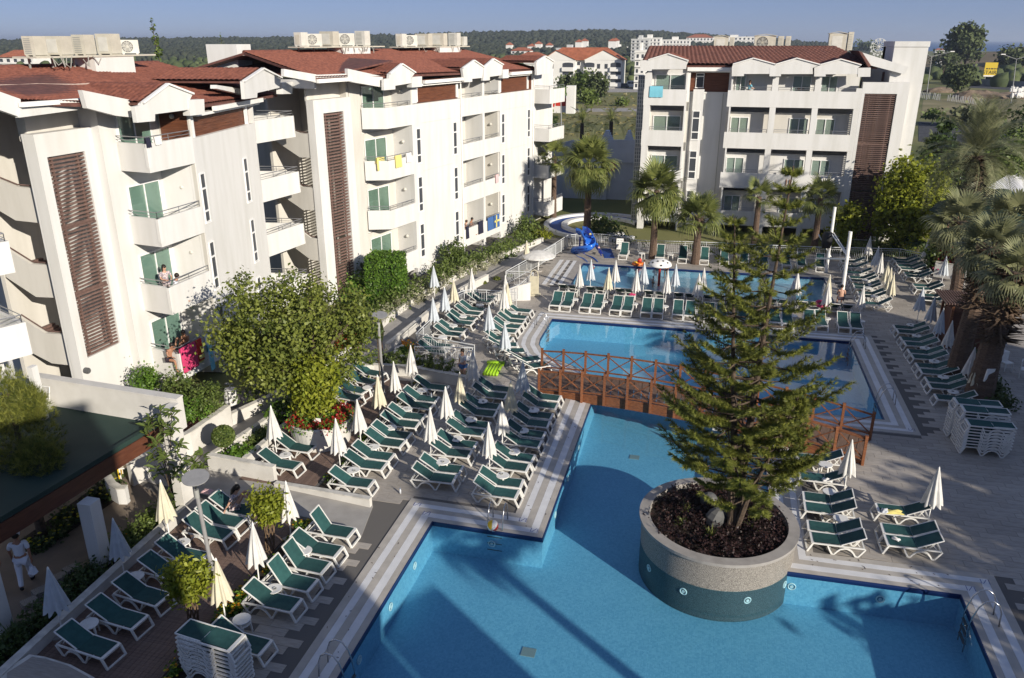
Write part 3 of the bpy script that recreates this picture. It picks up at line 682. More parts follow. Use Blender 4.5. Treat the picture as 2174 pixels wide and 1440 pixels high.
def railing(root,fr,pts,z,h=.26,name='rail'):
 m = MB()
 for k,hh in enumerate((h,h * .45)): m.tube([fr.P(u,d,z + hh) for u,d in pts],.022 if k == 0 else .014,5)
 for i in range(len(pts) - 1):
  (a,b),(c,e) = pts[i],pts[i + 1]; L = hypot(c - a,e - b); n = max(1,int(L / 1.0))
  for k in range(n + 1):
   t = k / n; m.tube([fr.P(a + (c - a) * t,b + (e - b) * t,z - .02),fr.P(a + (c - a) * t,b + (e - b) * t,z + h)],.016,5)
 return m.build(name,'rail',root)
def wall_lamp(root,p):
 m = MB(); m.sphere(p,.11,10,6); return m.build('wall_lamp','acwhite',root,smooth=True)
def tile_patch(A,B,Cc,D,name,m,root,tw=.24,rl=.36,amp=.035,kind='stuff',eave_lip=True):
 A,B,Cc,D = (np.array(q,float) for q in (A,B,Cc,D))
 lw = max(np.linalg.norm(B - A),np.linalg.norm(Cc - D)); lh = (np.linalg.norm(D - A) + np.linalg.norm(Cc - B)) / 2
 nc = int(lw / tw); nr = int(lh / rl); S = 4
 nrm = np.cross(B - A,D - A); nrm /= np.linalg.norm(nrm)
 if nrm[2] < 0: nrm = -nrm
 us = np.linspace(0,1,nc * S + 1); rows = []
 for r in range(nr): rows += [(r / nr,amp * .75),((r + .999) / nr,0.0)]
 wave = amp * np.abs(np.sin(np.arange(nc * S + 1) * pi / S)) ** 0.8
 pts = []
 for vv,lift in rows:
  L = (A[None] * (1 - us[:,None]) + B[None] * us[:,None]) * (1 - vv) + (D[None] * (1 - us[:,None]) + Cc[None] * us[:,None]) * vv
  pts.append(L + nrm[None] * (wave + lift)[:,None])
 P = np.concatenate(pts) + np.array([0,0,.05]); W_ = nc * S + 1
 i,j = np.meshgrid(np.arange(W_ - 1),np.arange(len(rows) - 1)); k = (j * W_ + i).ravel()
 return raw_mesh(P,np.stack([k,k + 1,k + W_ + 1,k + W_],1),None,name,m,root,kind)
def gable(root,fr,pts,d,back,name='gable',rise_roof=True,side=.18):
 U = [fr.uz(px,py,d) for px,py in pts]
 o = fixn(poly_uz(fr,U,d,side,MB()).build(name,'wall',root))
 ia = max(range(len(U)),key=lambda k: U[k][1]); ua,z_a = U[ia]; (ul,zl),(ur,zr) = U[ia - 1],U[(ia + 1) % len(U)]
 for (ue,ze) in ((ul,zl),(ur,zr)):
  q = [fr.P(ue,d - side,ze - .02),fr.P(ua,d - side,z_a - .02),fr.P(ua,d - back,z_a - .02),fr.P(ue,d - back,ze - .02)]
  fixn(MB().slab(q,.06).build('saddle_roof','rooftile2',o))
  tile_patch(fr.P(ue,d - side,ze),fr.P(ue,d - back,ze),fr.P(ua,d - back,z_a),fr.P(ua,d - side,z_a),'roof_tiles','rooftile',o,kind='stuff')
 # thin raised edge on the pediment
 e = MB()
 for (ue,ze) in ((ul,zl),(ur,zr)): e.beam(fr.P(ue,d + .02,ze + .03),fr.P(ua,d + .02,z_a + .03),.16,.07)
 e.build('edge_trim','white',o)
 return o
def slat_screen(root,fr,q,d,n,name='stair_screen'):
 (u0,z0),(u1,z1) = q
 sc = MB()
 for k in (0.16,.84): u = u0 + (u1 - u0) * k; sc.fbox(fr,u - .04,u + .04,d - .14,d - .06,z0,z1)
 for k in (1 / 3,2 / 3): z = z0 + (z1 - z0) * k; sc.fbox(fr,u0,u1,d - .13,d - .065,z - .06,z + .06)
 s = sc.build(name,'slat',root)
 hh = (z1 - z0) / n; b = MB().fbox(fr,u0 + .02,u1 - .02,d - .055,d - .005,z0 + .02,z0 + .02 + hh * .5).build('slat','slat',s)
 for k in range(1,n):
  if abs(k / n - 1 / 3) < .5 / n or abs(k / n - 2 / 3) < .5 / n: continue
  inst(b,s,(0,0,hh * k))
 return s
def frame_wall(root,fr,u0,u1,z0,z1,hole,d,t,m='wall',name='stair_wall'):
 (a0,b0),(a1,b1) = hole; f = MB()
 f.fbox(fr,u0,a0,d - t,d,z0,z1); f.fbox(fr,a1,u1,d - t,d,z0,z1); f.fbox(fr,a0,a1,d - t,d,b1,z1)
 if b0 > z0 + .02: f.fbox(fr,a0,a1,d - t,d,z0,b0)
 return f.build(name,m,root)
def stairs(root,fr,bands,d,t=.16,m='wall2'):
 for top,bot in bands:
  fixn(poly_px(fr,top + bot[::-1],d,t,MB()).build('stair_parapet',m,root))
  U = [fr.uz(*p,d) for p in top]
  hr = MB(); hr.tube([fr.P(u,d - .1,z + .07) for u,z in U],.03,5); hr.build('handrail','slat',root)
  (ua,z_a),(ub,z_b) = U[0],U[1]; n = 7; st = MB()
  ua -= 0; 
  for k in range(n):
   t0 = k / n; u = ua + (ub - ua) * t0; z = z_a + (z_b - z_a) * t0 - .75
   st.fbox(fr,u,u + (ub - ua) / n,d - 1.5,d - t - .01,z - .35,z)
  st.build('stair_steps','slat',root)
def ac_unit(loc,rz,w,h,dp,big,label,group,front='fan'):
 t = thing('ac_unit',label,'air conditioner',loc,rz,group); m = 'acbeige' if big else 'acwhite'
 MB().box(-w / 2,w / 2,-dp / 2,dp / 2,.05,h).box(-w / 2 + .05,-w / 2 + .15,-dp / 2,dp / 2,0,.05).box(w / 2 - .15,w / 2 - .05,-dp / 2,dp / 2,0,.05).build('casing',m,t)
 if front == 'fan':
  c = Vector((-w * .12,-dp / 2 - .012,h * .54)); r = min(w,h) * .40
  g = MB(); pts = lambda q: [c + Vector((cos(a) * q,0,sin(a) * q)) for a in [2 * pi * k / 18 for k in range(18)]]
  for q in (r,r * .75,r * .5,r * .25): g.tube(pts(q),.012,4,closed=True)
  for k in range(6): a = pi * k / 6; g.tube([c + Vector((cos(a) * r,0,sin(a) * r)),c - Vector((cos(a) * r,0,sin(a) * r))],.010,4)
  g.build('fan_guard',m,t)
  MB().add([(c + Vector((cos(a) * r,.006,sin(a) * r))) for a in [2 * pi * k / 18 for k in range(18)]],[tuple(range(18))]).build('fan_recess','acdark',t)
  f = MB()
  for k in range(5):
   a = 2 * pi * k / 5; f.add([c + Vector((0,.002,0)),c + Vector((cos(a) * r * .85,.004,sin(a) * r * .85)),c + Vector((cos(a + .6) * r * .85,.001,sin(a + .6) * r * .85))],[(0,1,2)])
  f.build('fan_blades','acgrey',t)
 elif front == 'grille':
  g = MB(); n = 9
  for k in range(n): g.box(-w * .38,w * .2,-dp / 2 - .012,-dp / 2 - .002,h * (.14 + .8 * k / n),h * (.14 + .8 * k / n) + .03)
  g.build('grille','acgrey',t)
 else:
  MB().box(-w * .34,w * .26,-dp / 2 - .012,-dp / 2 - .002,h * .16,h * .84).build('front_panel','acbeige' if not big else 'acwhite',t)
 return t
def laundry(fr,u,d,z,w,h,m,name,label,cat,sag=.03):
 v,f = [],[]; n = 7; rows = [(-.05,-.35),(-.03,0),(.0,.02),(.035,0),(.05,-h * .5),(.06,-h)]
 for i in range(n + 1):
  uu = u + w * i / n
  for (dd,zz) in rows: v.append(fr.P(uu + .015 * sin(i * 1.7 + zz * 3),d + dd + .014 * sin(i * 2.2) * (zz < -.05),z + zz - sag * abs(sin(i * 1.3)) * (zz < -h * .9)))
 k = len(rows)
 for i in range(n):
  for j in range(k - 1): f.append((i * k + j,(i + 1) * k + j,(i + 1) * k + j + 1,i * k + j + 1))
 mb = MB(); mb.v,mb.f = v,f
 o = mb.build(name,m,smooth=True); return tag(o,label,cat)
# ------------------------------------------------------------------ block two (middle of the photo), its facade turned 12 degrees
def z1(x,y): return (x / 3,y / 3)
def z2(x,y): return (540 + x / 3,y / 3)
def z5(x,y): return (x / 3.13,440 + y / 3.13)
def z6(x,y): return (500 + x / 3.13,440 + y / 3.13)
A2 = radians(12.2)
f2 = Fr((-19.4,46.4),(sin(A2),cos(A2)),(cos(A2),-sin(A2)))
B2 = thing('hotel_block','middle white hotel block with tiled roof and wooden top floor, at the pool','building',(0,0,0),0,'hotel blocks')
PT,PB = [11.2,8.05,4.98,1.85],[9.96,6.87,3.78,.55]
w = MB()
w.fbox(f2,2.8,9.1,-.3,0,-.02,11.2); w.fbox(f2,15.1,21.3,-.3,0,-.02,11.2)         # blind walls with slit windows
w.fbox(f2,12.3,12.62,-1.5,-.005,-.02,12.6); w.fbox(f2,9.1,9.25,-1.5,.0,-.02,11.2)
w.fbox(f2,9.1,21.3,-12,-1.55,-.02,12.6); w.fbox(f2,2.8,9.1,-12,-.31,-.02,11.1); w.fbox(f2,-.7,2.8,-12,-1.6,-.02,12.6); w.fbox(f2,15.1,21.3,-1.55,-.31,-.02,11.1)
w.fbox(f2,2.8,3.5,-1.6,-.02,11.25,12.6); w.fbox(f2,14.9,15.25,-1.55,-.01,11.25,12.7)
w.build('wall','wall',B2)
MB().fbox(f2,2.801,2.95,-1.55,-.01,-.02,12.5).build('cheek_wall','wall2',B2)
wd = MB(); wd.fbox(f2,3.5,9.05,-.5,-.22,11.22,12.62); wd.fbox(f2,15.25,21.25,-.5,-.22,11.22,12.75); wd.build('wood_cladding','wood',B2)
bd = MB()
for k in range(8):
 for a,b in ((3.5,9.05),(15.25,21.25)): bd.fbox(f2,a + .01,b - .01,-.219,-.205,11.25 + k * .17,11.25 + k * .17 + .15)
bd.build('wood_boards','wood',B2,kind='stuff')
for a in (3.55,8.75,15.35,20.3): MB().fbox(f2,a,a + .22,-.2,-.12,11.3,12.3).build('white_post','pvc',B2)
for k in range(4):      # corner balcony wraps round the end of the block, inner pair of bays further along
 b = MB()
 P4 = [f2.P(*q,0)[:2] for q in ((0,0),(2.8,0),(2.8,-1.5),(-.77,-1.25))]
 b.prism(P4,PB[k],PB[k] + .2)
 for a,c in (((-.77,-1.25),(0,0)),((0,0),(2.8,0))):
  pa,pc = Vector(f2.P(*a,0)),Vector(f2.P(*c,0)); nn = (pc - pa).normalized().cross(Vector((0,0,1))) * .14
  b.prism([tuple(pa)[:2],tuple(pc)[:2],tuple(pc - nn)[:2],tuple(pa - nn)[:2]],PB[k] + .2,PT[k])
 bo = b.build('balcony','wall',B2)
 railing(bo,f2,[(-.72,-1.2),(-.03,-.06),(2.7,-.06)],PT[k])
 fl = PT[k] - 1.02
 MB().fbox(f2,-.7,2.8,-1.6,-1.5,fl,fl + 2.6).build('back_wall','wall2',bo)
 door(bo,f2,-.4,1.9,-1.48,fl + .02,fl + 2.25,(0.0,.45,.6,1.0),'gglass')
 wall_lamp(bo,f2.P(2.76,-.75,fl + 1.85))
 b = MB(); b.fbox(f2,9.25,15.1,-.14,.002,PB[k],PT[k]); b.fbox(f2,9.25,15.1,-1.5,-.14,PB[k],PB[k] + .2)
 bo = b.build('balcony','wall',B2)
 railing(bo,f2,[(9.3,-.06),(12.2,-.06)],PT[k]); railing(bo,f2,[(12.7,-.06),(15.0,-.06)],PT[k])
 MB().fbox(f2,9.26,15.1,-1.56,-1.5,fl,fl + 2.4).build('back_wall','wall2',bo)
 door(bo,f2,9.7,11.2,-1.48,fl + .02,fl + 2.1,(.3,1.0),'gglass'); door(bo,f2,12.9,14.2,-1.48,fl + .02,fl + 2.1,(.2,.8),'gglass')
 wall_lamp(bo,f2.P(14.95,-.75,fl + 1.9)); 
 b = MB().fbox(f2,15.0,15.1,-1.5,-.14,fl,PB[k - 1] if k else 12.4); b.build('cheek_wall','wall2',bo)
 b = MB(); b.fbox(f2,12.301,12.4,-1.49,-.15,fl,PB[k - 1] if k else 12.4)
 b.build('cheek_wall','wall2',bo)
 # far end balcony standing out beyond the facade
 b = MB(); b.fbox(f2,21.9,25.0,1.1,1.24,PB[k] + .1,PT[k]); b.fbox(f2,21.9,25,-.3,1.1,PB[k] + .1,PB[k] + .3); b.fbox(f2,21.76,21.9,-.3,1.24,PB[k] + .1,PT[k])
 bo = b.build('balcony','wall',B2); railing(bo,f2,[(21.83,-.2),(21.83,1.17),(25,1.17)],PT[k])
w = MB(); w.fbox(f2,21.3,26,-12,-.3,-.02,12.7); w.build('far_wall','wall',B2)
for u in (3.45,8.15,15.58,20.3):
 for (a,b) in ((7.5,9.66),(4.33,6.56),(1.2,3.42)): slit(B2,f2,u,a,b)
jn = MB()
for z in (9.97,6.9):
 for a,b in ((3.9,7.7),(16.0,19.9)): jn.fbox(f2,a,b,.001,.012,z,z + .03)
jn.build('render_joint','wall2',B2)
for u in (9.02,21.15): MB().tube([f2.P(u,.06,-.02),f2.P(u,.06,12.3)],.05,6).build('downpipe','white',B2)
# stair tower of block two
T2 = thing('stair_tower','white stair tower with louvred screen at the middle hotel block','tower',(0,0,0),0,'stair towers with brown louvres')
hl = [f2.uz(*z2(440,723),-1.25),f2.uz(*z2(575,708),-1.25),f2.uz(*z6(675,520),-1.25),f2.uz(*z6(790,500),-1.25)]
q2 = ((hl[0][0] * .5 + hl[2][0] * .5,-.0),(hl[1][0] * .5 + hl[3][0] * .5,hl[0][1]))
uc = f2.uz(*z2(372,640),-1.25)
frame_wall(T2,f2,uc[0],q2[1][0] + .75,-.02,uc[1],q2,-1.25,.5)
slat_screen(T2,f2,q2,-1.3,62)
w = MB(); w.fbox(f2,q2[1][0] + .75,-.7,-1.9,-1.35,-.02,12.7); w.fbox(f2,uc[0] + .1,q2[1][0] + .7,-1.9,-1.76,uc[1] - .3,13.0); w.build('upper_wall','wall2',T2)
MB().fbox(f2,uc[0] + .3,-.7,-5,-4.8,-.02,12.6).build('inner_wall','wall2',T2)
e2 = Fr(f2.P(uc[0] + .05,-1.3,0),f2.n.xy,-f2.u.xy)
e2.O = e2.O - e2.u * 0
stairs(T2,e2,[([z2(125,790),z2(290,850),z2(384,857)],[z2(130,895),z2(290,1003),z2(386,1006)]),
    ([z2(170,1100),z2(300,1190),z2(402,1200)],[z2(190,1255),z2(310,1338),z2(414,1342)]),
    ([z6(420,145),z6(500,205),z6(575,212)],[z6(400,275),z6(500,350),z6(590,360)])],0.0)
w = MB(); w.fbox(e2,-9,.0,-3.2,-3.0,-.02,12.9); w.build('stair_back_wall','wall2',T2)
rope = MB()
for x,y in (z2(165,1350),z2(130,1055),z6(290,30),z6(330,340)):
 u,z = e2.uz(x,y,-1.0); rope.lathe(e2.P(u,-1.0,z - .3),[(.0,-.1),(.09,-.1),(.09,.35),(.03,.45),(.03,.55),(0,.55)],8)
rope.build('fire_extinguisher','red',T2)
# roof of block two
rt = MB()
ev = [f2.P(-6.2,.05,13.12),f2.P(21.9,.35,12.72)]; zr = f2.uz(840,106,-6)[1]; rg = [f2.P(-5.0,-6,zr),f2.P(19.5,-6,zr - .05)]
rf = fixn(MB().slab([ev[0],ev[1],rg[1],rg[0]],.12).build('roof','rooftile2',B2))
tile_patch(ev[0],ev[1],rg[1],rg[0],'roof_tiles','rooftile',rf)
fixn(MB().slab([rg[0],rg[1],f2.P(21.9,-12.5,12.7),f2.P(-6.2,-12.5,12.7)],.12).build('rear_roof','rooftile2',rf))
fixn(MB().slab([ev[1],f2.P(21.9,-12.5,12.7),rg[1]],.12).build('hip_roof','rooftile2',rf))
rd = MB(); rd.tube([rg[0],rg[1]],.13,8); rd.tube([rg[1],ev[1]],.11,8); rd.build('ridge_tile','rooftile',rf)
mt = MB(); mt.beam(Vector(rg[0]) - Vector((0,0,.12)),Vector(rg[1]) - Vector((0,0,.12)),.5,.1); mt.build('ridge_mortar','mortar',rf)
gt = MB(); gt.fbox(f2,-6.2,-3.3,.0,.16,12.88,13.08); gt.fbox(f2,3.9,9.6,.2,.42,12.42,12.62); gt.fbox(f2,16.3,21.9,.2,.42,12.5,12.72)
gt.fbox(f2,3.6,9.7,-.3,.2,12.28,12.42); gt.fbox(f2,15.5,21.9,-.3,.2,12.38,12.5)
gt.build('gutter','white',B2)
fs2 = MB(); poly_px(f2,[z2(190,440),z2(395,475),z2(395,525),z2(190,487)],-.1,.2,fs2); poly_px(f2,[z2(393,478),z2(592,470),z2(592,505),z2(388,527)],-.05,.2,fs2); poly_px(f2,[z2(594,438),z2(818,488),z2(818,557),z2(600,520)],.1,.2,fs2)
fixn(fs2.build('fascia','wall',B2))
gable(B2,f2,[z2(860,472),z2(937,410),z2(1023,466),z2(1005,490),z2(1000,530),z2(898,547),z2(898,570),z2(826,576),z2(826,505),z2(858,500)],.45,4.2)
gable(B2,f2,[z2(1325,437),z2(1397,387),z2(1460,430),z2(1452,497),z2(1388,503),z2(1388,522),z2(1338,525)],.45,4.0)
gable(B2,f2,[z2(1462,428),z2(1520,378),z2(1583,415),z2(1575,480),z2(1500,490),z2(1500,512),z2(1458,515)],.44,4.0)
gable(B2,f2,[z2(1795,395),z2(1850,360),z2(1905,395),z2(1895,465),z2(1800,480)],.9,3.5)
pd = MB(); poly_px(f2,[z2(1001,493),z2(1068,487),z2(1068,553),z2(1003,558)],.45,.35,pd); poly_px(f2,[z2(1580,445),z2(1620,442),z2(1620,497),z2(1582,500)],.45,.35,pd); fixn(pd.build('eave_block','wall',B2))
# flat brown roof over the open stair between the blocks
sr = thing('stair_roof','low brown sheet roof over the open stair between two hotel blocks','roof',(0,0,0))
rp = [e2.uz(*p,.2) for p in (z1(1250,345),z1(1620,330),z2(395,440),z2(190,455),z1(1560,455),z1(1310,410))]
def ez(u,z,d): return e2.P(u,d,z)
k0 = e2.uz(*z2(395,450),.3); k1 = e2.uz(*z1(1560,455),.3)
fixn(MB().slab([ez(k0[0],13.02,.5),ez(k0[0] - 6.5,13.35,.5),ez(k0[0] - 6.5,14.0,-7),ez(k0[0],13.75,-7)],.1).build('roof_sheet','rooftile2',sr))
MB().fbox(e2,k0[0] - 6.5,k0[0],.42,.56,12.55,13.0).build('fascia','wall',sr)
c5 = atD(470,104,52); MB().box(c5.x - 1.0,c5.x + 1.0,c5.y,c5.y + 1.5,13.0,c5.z + .25).build('roof_hatch','wall',sr)
# ------------------------------------------------------------------ block one (left)
f1 = Fr((-22.15,28.1),(.035,1),(1,-.035)); A1 = radians(-9.5)
f1b = Fr((-22.05,31.0),(sin(A1),cos(A1)),(cos(A1),-sin(A1)))
B1 = thing('hotel_block','left white hotel block with pink towel on its lowest corner balcony','building',(0,0,0),0,'hotel blocks')
QT,QB = [11.1,8.05,5.08,2.05],[9.95,6.86,3.86,.75]
w = MB(); w.fbox(f1b,0,7.1,-.3,0,-.02,11.0); w.fbox(f1b,0,7.1,-12,-.31,-.02,10.9); w.fbox(f1b,7.1,10.2,-12,-1.6,-.02,12.4); w.fbox(f1,-.6,2.95,-11,-1.6,-.02,12.5)
w.fbox(f1b,7.05,7.15,-1.6,-.01,-.02,12.3)
w.fbox(f1b,6.9,7.5,-1.6,-.6,11.0,12.3)
w.build('wall','wall',B1)
MB().fbox(f1,2.86,3.0,-1.58,-.02,-.02,12.3).build('cheek_wall','wall2',B1)
wd = MB(); wd.fbox(f1b,.5,7.0,-.5,-.25,10.9,12.3); wd.fbox(f1,2.84,2.855,-1.5,-.1,10.1,12.2); wd.build('wood_cladding','wood',B1)
bd = MB()
for k in range(8): bd.fbox(f1b,.51,6.9,-.249,-.235,10.95 + k * .17,10.95 + k * .17 + .15)
bd.build('wood_boards','wood',B1,kind='stuff')
for a in (.3,6.35): MB().fbox(f1b,a,a + .25,-.2,-.1,11.0,12.0).build('white_post','pvc',B1)
for k in range(4):
 b = MB(); fl = QT[k] - 1.02
 P4 = [f1.P(*q,0)[:2] for q in ((0,0),(2.9,0),(2.9,-1.6),(.25,-1.95))]
 b.prism(P4,QB[k],QB[k] + .2)
 for a,c in (((.25,-1.95),(0,0)),((0,0),(2.9,0))):
  pa,pc = Vector(f1.P(*a,0)),Vector(f1.P(*c,0)); nn = (pc - pa).normalized().cross(Vector((0,0,1))) * .14
  b.prism([tuple(pa)[:2],tuple(pc)[:2],tuple(pc - nn)[:2],tuple(pa - nn)[:2]],QB[k] + .2,QT[k])
 bo = b.build('balcony','wall',B1)
 railing(bo,f1,[(.25,-1.9),(.06,-.06),(2.85,-.06)],QT[k])
 MB().fbox(f1,.2,2.9,-1.75,-1.62,fl,fl + 2.5).build('back_wall','wall2',bo)
 door(bo,f1,.35,2.3,-1.6,fl + .02,fl + 2.25,(.0,1.0),'gglass')
 wall_lamp(bo,f1.P(2.8,-.8,fl + 1.85))
 b = MB()
 P4 = [f1b.P(*q,0)[:2] for q in ((7.15,0),(10.3,1.0),(10.3,-1.6),(7.15,-1.6))]
 b.prism(P4,QB[k],QB[k] + .2)
 for a,c in (((7.15,0),(10.3,1.0)),((10.3,1.0),(10.3,-1.6))):
  pa,pc = Vector(f1b.P(*a,0)),Vector(f1b.P(*c,0)); nn = (pc - pa).normalized().cross(Vector((0,0,1))) * .14
  b.prism([tuple(pa)[:2],tuple(pc)[:2],tuple(pc - nn)[:2],tuple(pa - nn)[:2]],QB[k] + .2,QT[k])
 bo = b.build('balcony','wall',B1); railing(bo,f1b,[(7.2,-.04),(10.24,.93),(10.24,-1.5)],QT[k])
 door(bo,f1b,7.4,9.0,-1.59,fl + .02,fl + 2.15,(.0,.9),'gglass')
for u in (.42,5.3):
 for (a,b) in ((7.28,9.42),(4.12,6.3),(1.0,3.2)): slit(B1,f1b,u,a,b)
# stair tower of block one
T1 = thing('stair_tower','white stair tower with louvred screen at the left hotel block','tower',(0,0,0),0,'stair towers with brown louvres')
TD = -2.0
hl = [f1.uz(*z1(293,1005),TD),f1.uz(*z1(540,962),TD),f1.uz(*z5(590,1005),TD),f1.uz(*z5(797,895),TD)]
q1 = (((hl[0][0] + hl[2][0]) / 2,(hl[2][1] + hl[3][1]) / 2),((hl[1][0] + hl[3][0]) / 2,(hl[0][1] + hl[1][1]) / 2))
uc1 = f1.uz(*z1(200,860),TD); ucr = f1.uz(*z5(560,1060),TD)
frame_wall(T1,f1,q1[0][0] - .42,q1[1][0] + .55,-.02,uc1[1],q1,TD,.45)
slat_screen(T1,f1,q1,TD - .05,54)
w = MB(); w.fbox(f1,q1[1][0] + .55,.25,TD - .7,TD - .08,-.02,12.4); w.fbox(f1,q1[0][0] - .2,q1[1][0] + .5,TD - .9,TD - .5,uc1[1] - .3,12.6); w.build('upper_wall','wall2',T1)
MB().fbox(f1,q1[0][0],.2,TD - 3.6,TD - 3.4,-.02,12.6).build('inner_wall','wall2',T1)
e1 = Fr(f1.P(q1[0][0] - .40,TD,0),f1.n.xy,-f1.u.xy)
cw_ = e1.uz(*z1(150,880),0)[0]
MB().fbox(e1,cw_ - .1,-.46,-.4,.0,-.02,uc1[1]).build('column','wall',T1)
stairs(T1,e1,[([z1(-60,1125),z1(100,1190),z1(210,1200)],[z1(-60,1310),z1(100,1405),z1(262,1422)]),
    ([z5(40,275),z5(205,378),z5(332,388)],[z5(40,465),z5(240,597),z5(382,603)]),
    ([z5(130,730),z5(300,838),z5(432,848)],[z5(215,970),z5(345,1038),z5(472,1052)])],-.3)
MB().fbox(e1,-9,-.3,-3.4,-3.2,-.02,12.9).build('stair_back_wall','wall2',T1)
dl = MB(); c = Vector(f1.P(*f1.uz(*z5(566,1085),TD)[:1],TD,f1.uz(*z5(566,1085),TD)[1])); dl.tube([c,c + f1.n * .16],.13,10); dl.tube([c + f1.n * .16,c + f1.n * .2],.10,10); dl.build('wall_lamp','acdark',T1)
# roof of block one
tip = onY(43,216,22.0); E2_ = f1.uz(*z1(545,628),-1.0)
rA,rB = Vector(f1.P(E2_[0] - 3.2,-1.0,E2_[1] - .05)),Vector(f1b.P(9.6,.45,12.25))
za1 = f1.uz(150,136,-7.0)[1]; zb1 = f1b.uz(560,122,-6)[1]
rA = Vector(f1.P(*f1.uz(*z1(130,650),-1.0)[:1],-1.0,f1.uz(*z1(130,650),-1.0)[1]))
rM = Vector(f1.P(2.9,.2,12.35))
gA,gM,gB = Vector(f1.P(-9.5,-7,za1)),Vector(f1.P(2.9,-6.5,(za1 + zb1) / 2)),Vector(f1b.P(9.6,-6,zb1))
rf = fixn(MB().slab([rA,rM,gM,gA],.12).slab([rM,rB,gB,gM],.12).build('roof','rooftile2',B1))
tile_patch(rA,rM,gM,gA,'roof_tiles','rooftile',rf); tile_patch(rM,rB,gB,gM,'roof_tiles','rooftile',rf)
lA = Vector(f1.P(-10.5,-1.0,rA.z + .1)) + Vector((-3.4,0,0)); lB = Vector(f1.P(-13,-7,za1 - .05))
lf = Vector(onP(0,196,f1.O + f1.n * -2.2,f1.n))
rf2 = fixn(MB().slab([lf,rA,gA,Vector(f1.P(-14,-7,za1))],.12).build('near_roof','rooftile2',rf)); tile_patch(lf,rA,gA,Vector(f1.P(-14,-7,za1)),'roof_tiles','rooftile',rf)
fixn(MB().slab([gA,gM,Vector(f1.P(2.9,-13,12.4)),Vector(f1.P(-9,-13,12.4))],.1).slab([gM,gB,Vector(f1b.P(9.6,-12,12.4)),Vector(f1.P(2.9,-13,12.4))],.1).build('rear_roof','rooftile2',rf))
rd = MB(); rd.tube([gA,gM,gB],.13,8); rd.build('ridge_tile','rooftile',rf)
mt = MB(); mt.beam(gA - Vector((0,0,.14)),gM - Vector((0,0,.14)),.55,.1); mt.beam(gM - Vector((0,0,.14)),gB - Vector((0,0,.14)),.5,.1); mt.build('ridge_mortar','mortar',rf)
pc = MB(); pa = rA.lerp(gA,.5); pb = rM.lerp(gM,.5); pc.tube([pa.lerp(pb,k / 12) + Vector((0,0,.1 + .02 * sin(k * 2))) for k in range(13)],.035,5); pc.build('roof_cable','mortar',B1)
fs1 = MB()
poly_px(f1,[z1(0,585),z1(132,632),z1(130,748),z1(0,702)],-1.0,.2,fs1)
poly_px(f1,[z1(130,662),z1(548,628),z1(560,692),z1(125,750)],-.95,.2,fs1)
poly_px(f1,[z1(523,575),z1(845,640),z1(858,750),z1(740,738),z1(555,690)],-.3,.2,fs1)
fixn(fs1.build('fascia','wall',B1))
gt = MB(); gt.beam(f1.P(*f1.uz(*z1(130,665),-.85)[:1],-.85,f1.uz(*z1(130,668),-.85)[1]),f1.P(*f1.uz(*z1(548,638),-.85)[:1],-.85,f1.uz(*z1(548,638),-.85)[1]),.16,.16)
gt.build('gutter','white',B1); gt = MB(); gt.fbox(f1b,1.9,7.6,.2,.42,12.02,12.22); gt.fbox(f1b,.4,7.6,-.3,.2,11.9,12.02); gt.build('gutter','white',B1)
gable(B1,f1,[z1(905,660),z1(1065,540),z1(1227,602),z1(1208,640),z1(1200,700),z1(988,728),z1(988,772),z1(873,782),z1(857,680),z1(900,672)],.35,4.0)
gable(B1,f1b,[z1(1552,520),z1(1672,440),z2(170,500),z2(160,560),z2(20,592),z2(18,622),z1(1562,632)],1.1,4.5)
pd = MB(); poly_px(f1,[z1(1203,638),z1(1300,632),z1(1305,728),z1(1212,738)],.4,.35,pd); poly_px(f1b,[z2(178,528),z2(243,520),z2(243,598),z2(182,600)],1.1,.35,pd); poly_px(f1b,[z1(1380,542),z1(1555,568),z1(1555,605),z1(1380,565)],.35,.3,pd)
fixn(pd.build('eave_block','wall',B1))
# ------------------------------------------------------------------ right block
f3 = Fr((0,67.5),(1,0),(0,-1)); U3 = lambda p,d=0: f3.uz(p[0],p[1],d)
B3 = thing('hotel_block','right white hotel block facing the pools with brown tiled roof and four gables','building',(0,0,0),0,'hotel blocks')
RT,RB = [11.34,8.15,4.97,1.88],[10.1,6.9,3.75,.7]
xl0,xl1 = U3(z3(742,640))[0],U3(z3(1010,640))[0]; xw1 = U3(z3(1290,640))[0]
bays = []
for a,b in ((z3(1290,640),z4(66,640)),(z4(105,640),z4(337,640)),(z4(375,640),z4(603,640))): bays.append((U3(a)[0],U3(b)[0]))
xr = U3(z4(640,640))[0]
w = MB()
w.fbox(f3,xl0 - .02,xr,-12,-3.05,-.02,12.7)
w.fbox(f3,xl1 + .02,xw1,-3.04,-1.5,-.02,11.0)                # recessed service strip
w.fbox(f3,bays[0][0] - .02,bays[0][0] + .1,-3.04,-.01,-.02,12.7)
for i in (0,1): w.fbox(f3,bays[i][1],bays[i + 1][0],-.45,-.006,-.02,13.0)
w.fbox(f3,bays[2][1],xr,-.45,-.006,-.02,11.6); w.fbox(f3,xl1 - .12,xl1,-3.04,-.01,-.02,12.6); w.fbox(f3,xl0 - .02,xl0 + .5,-1.7,-.01,-.02,12.6)
pil = U3(z3(1045,700))[0],U3(z3(1115,700))[0]
w.fbox(f3,pil[0],pil[1],-1.5,-1.2,-.02,U3(z3(1080,570),-1.2)[1])
w.build('wall','wall',B3)
wz = U3(z3(1150,600),-1.5)[1]
MB().fbox(f3,xl1 + .02,xw1,-2.0,-1.7,11.0,12.9).build('wood_cladding','wood',B3)
bd = MB()
for k in range(10): bd.fbox(f3,xl1 + .03,xw1 - .02,-1.699,-1.68,11.02 + k * .18,11.02 + k * .18 + .165)
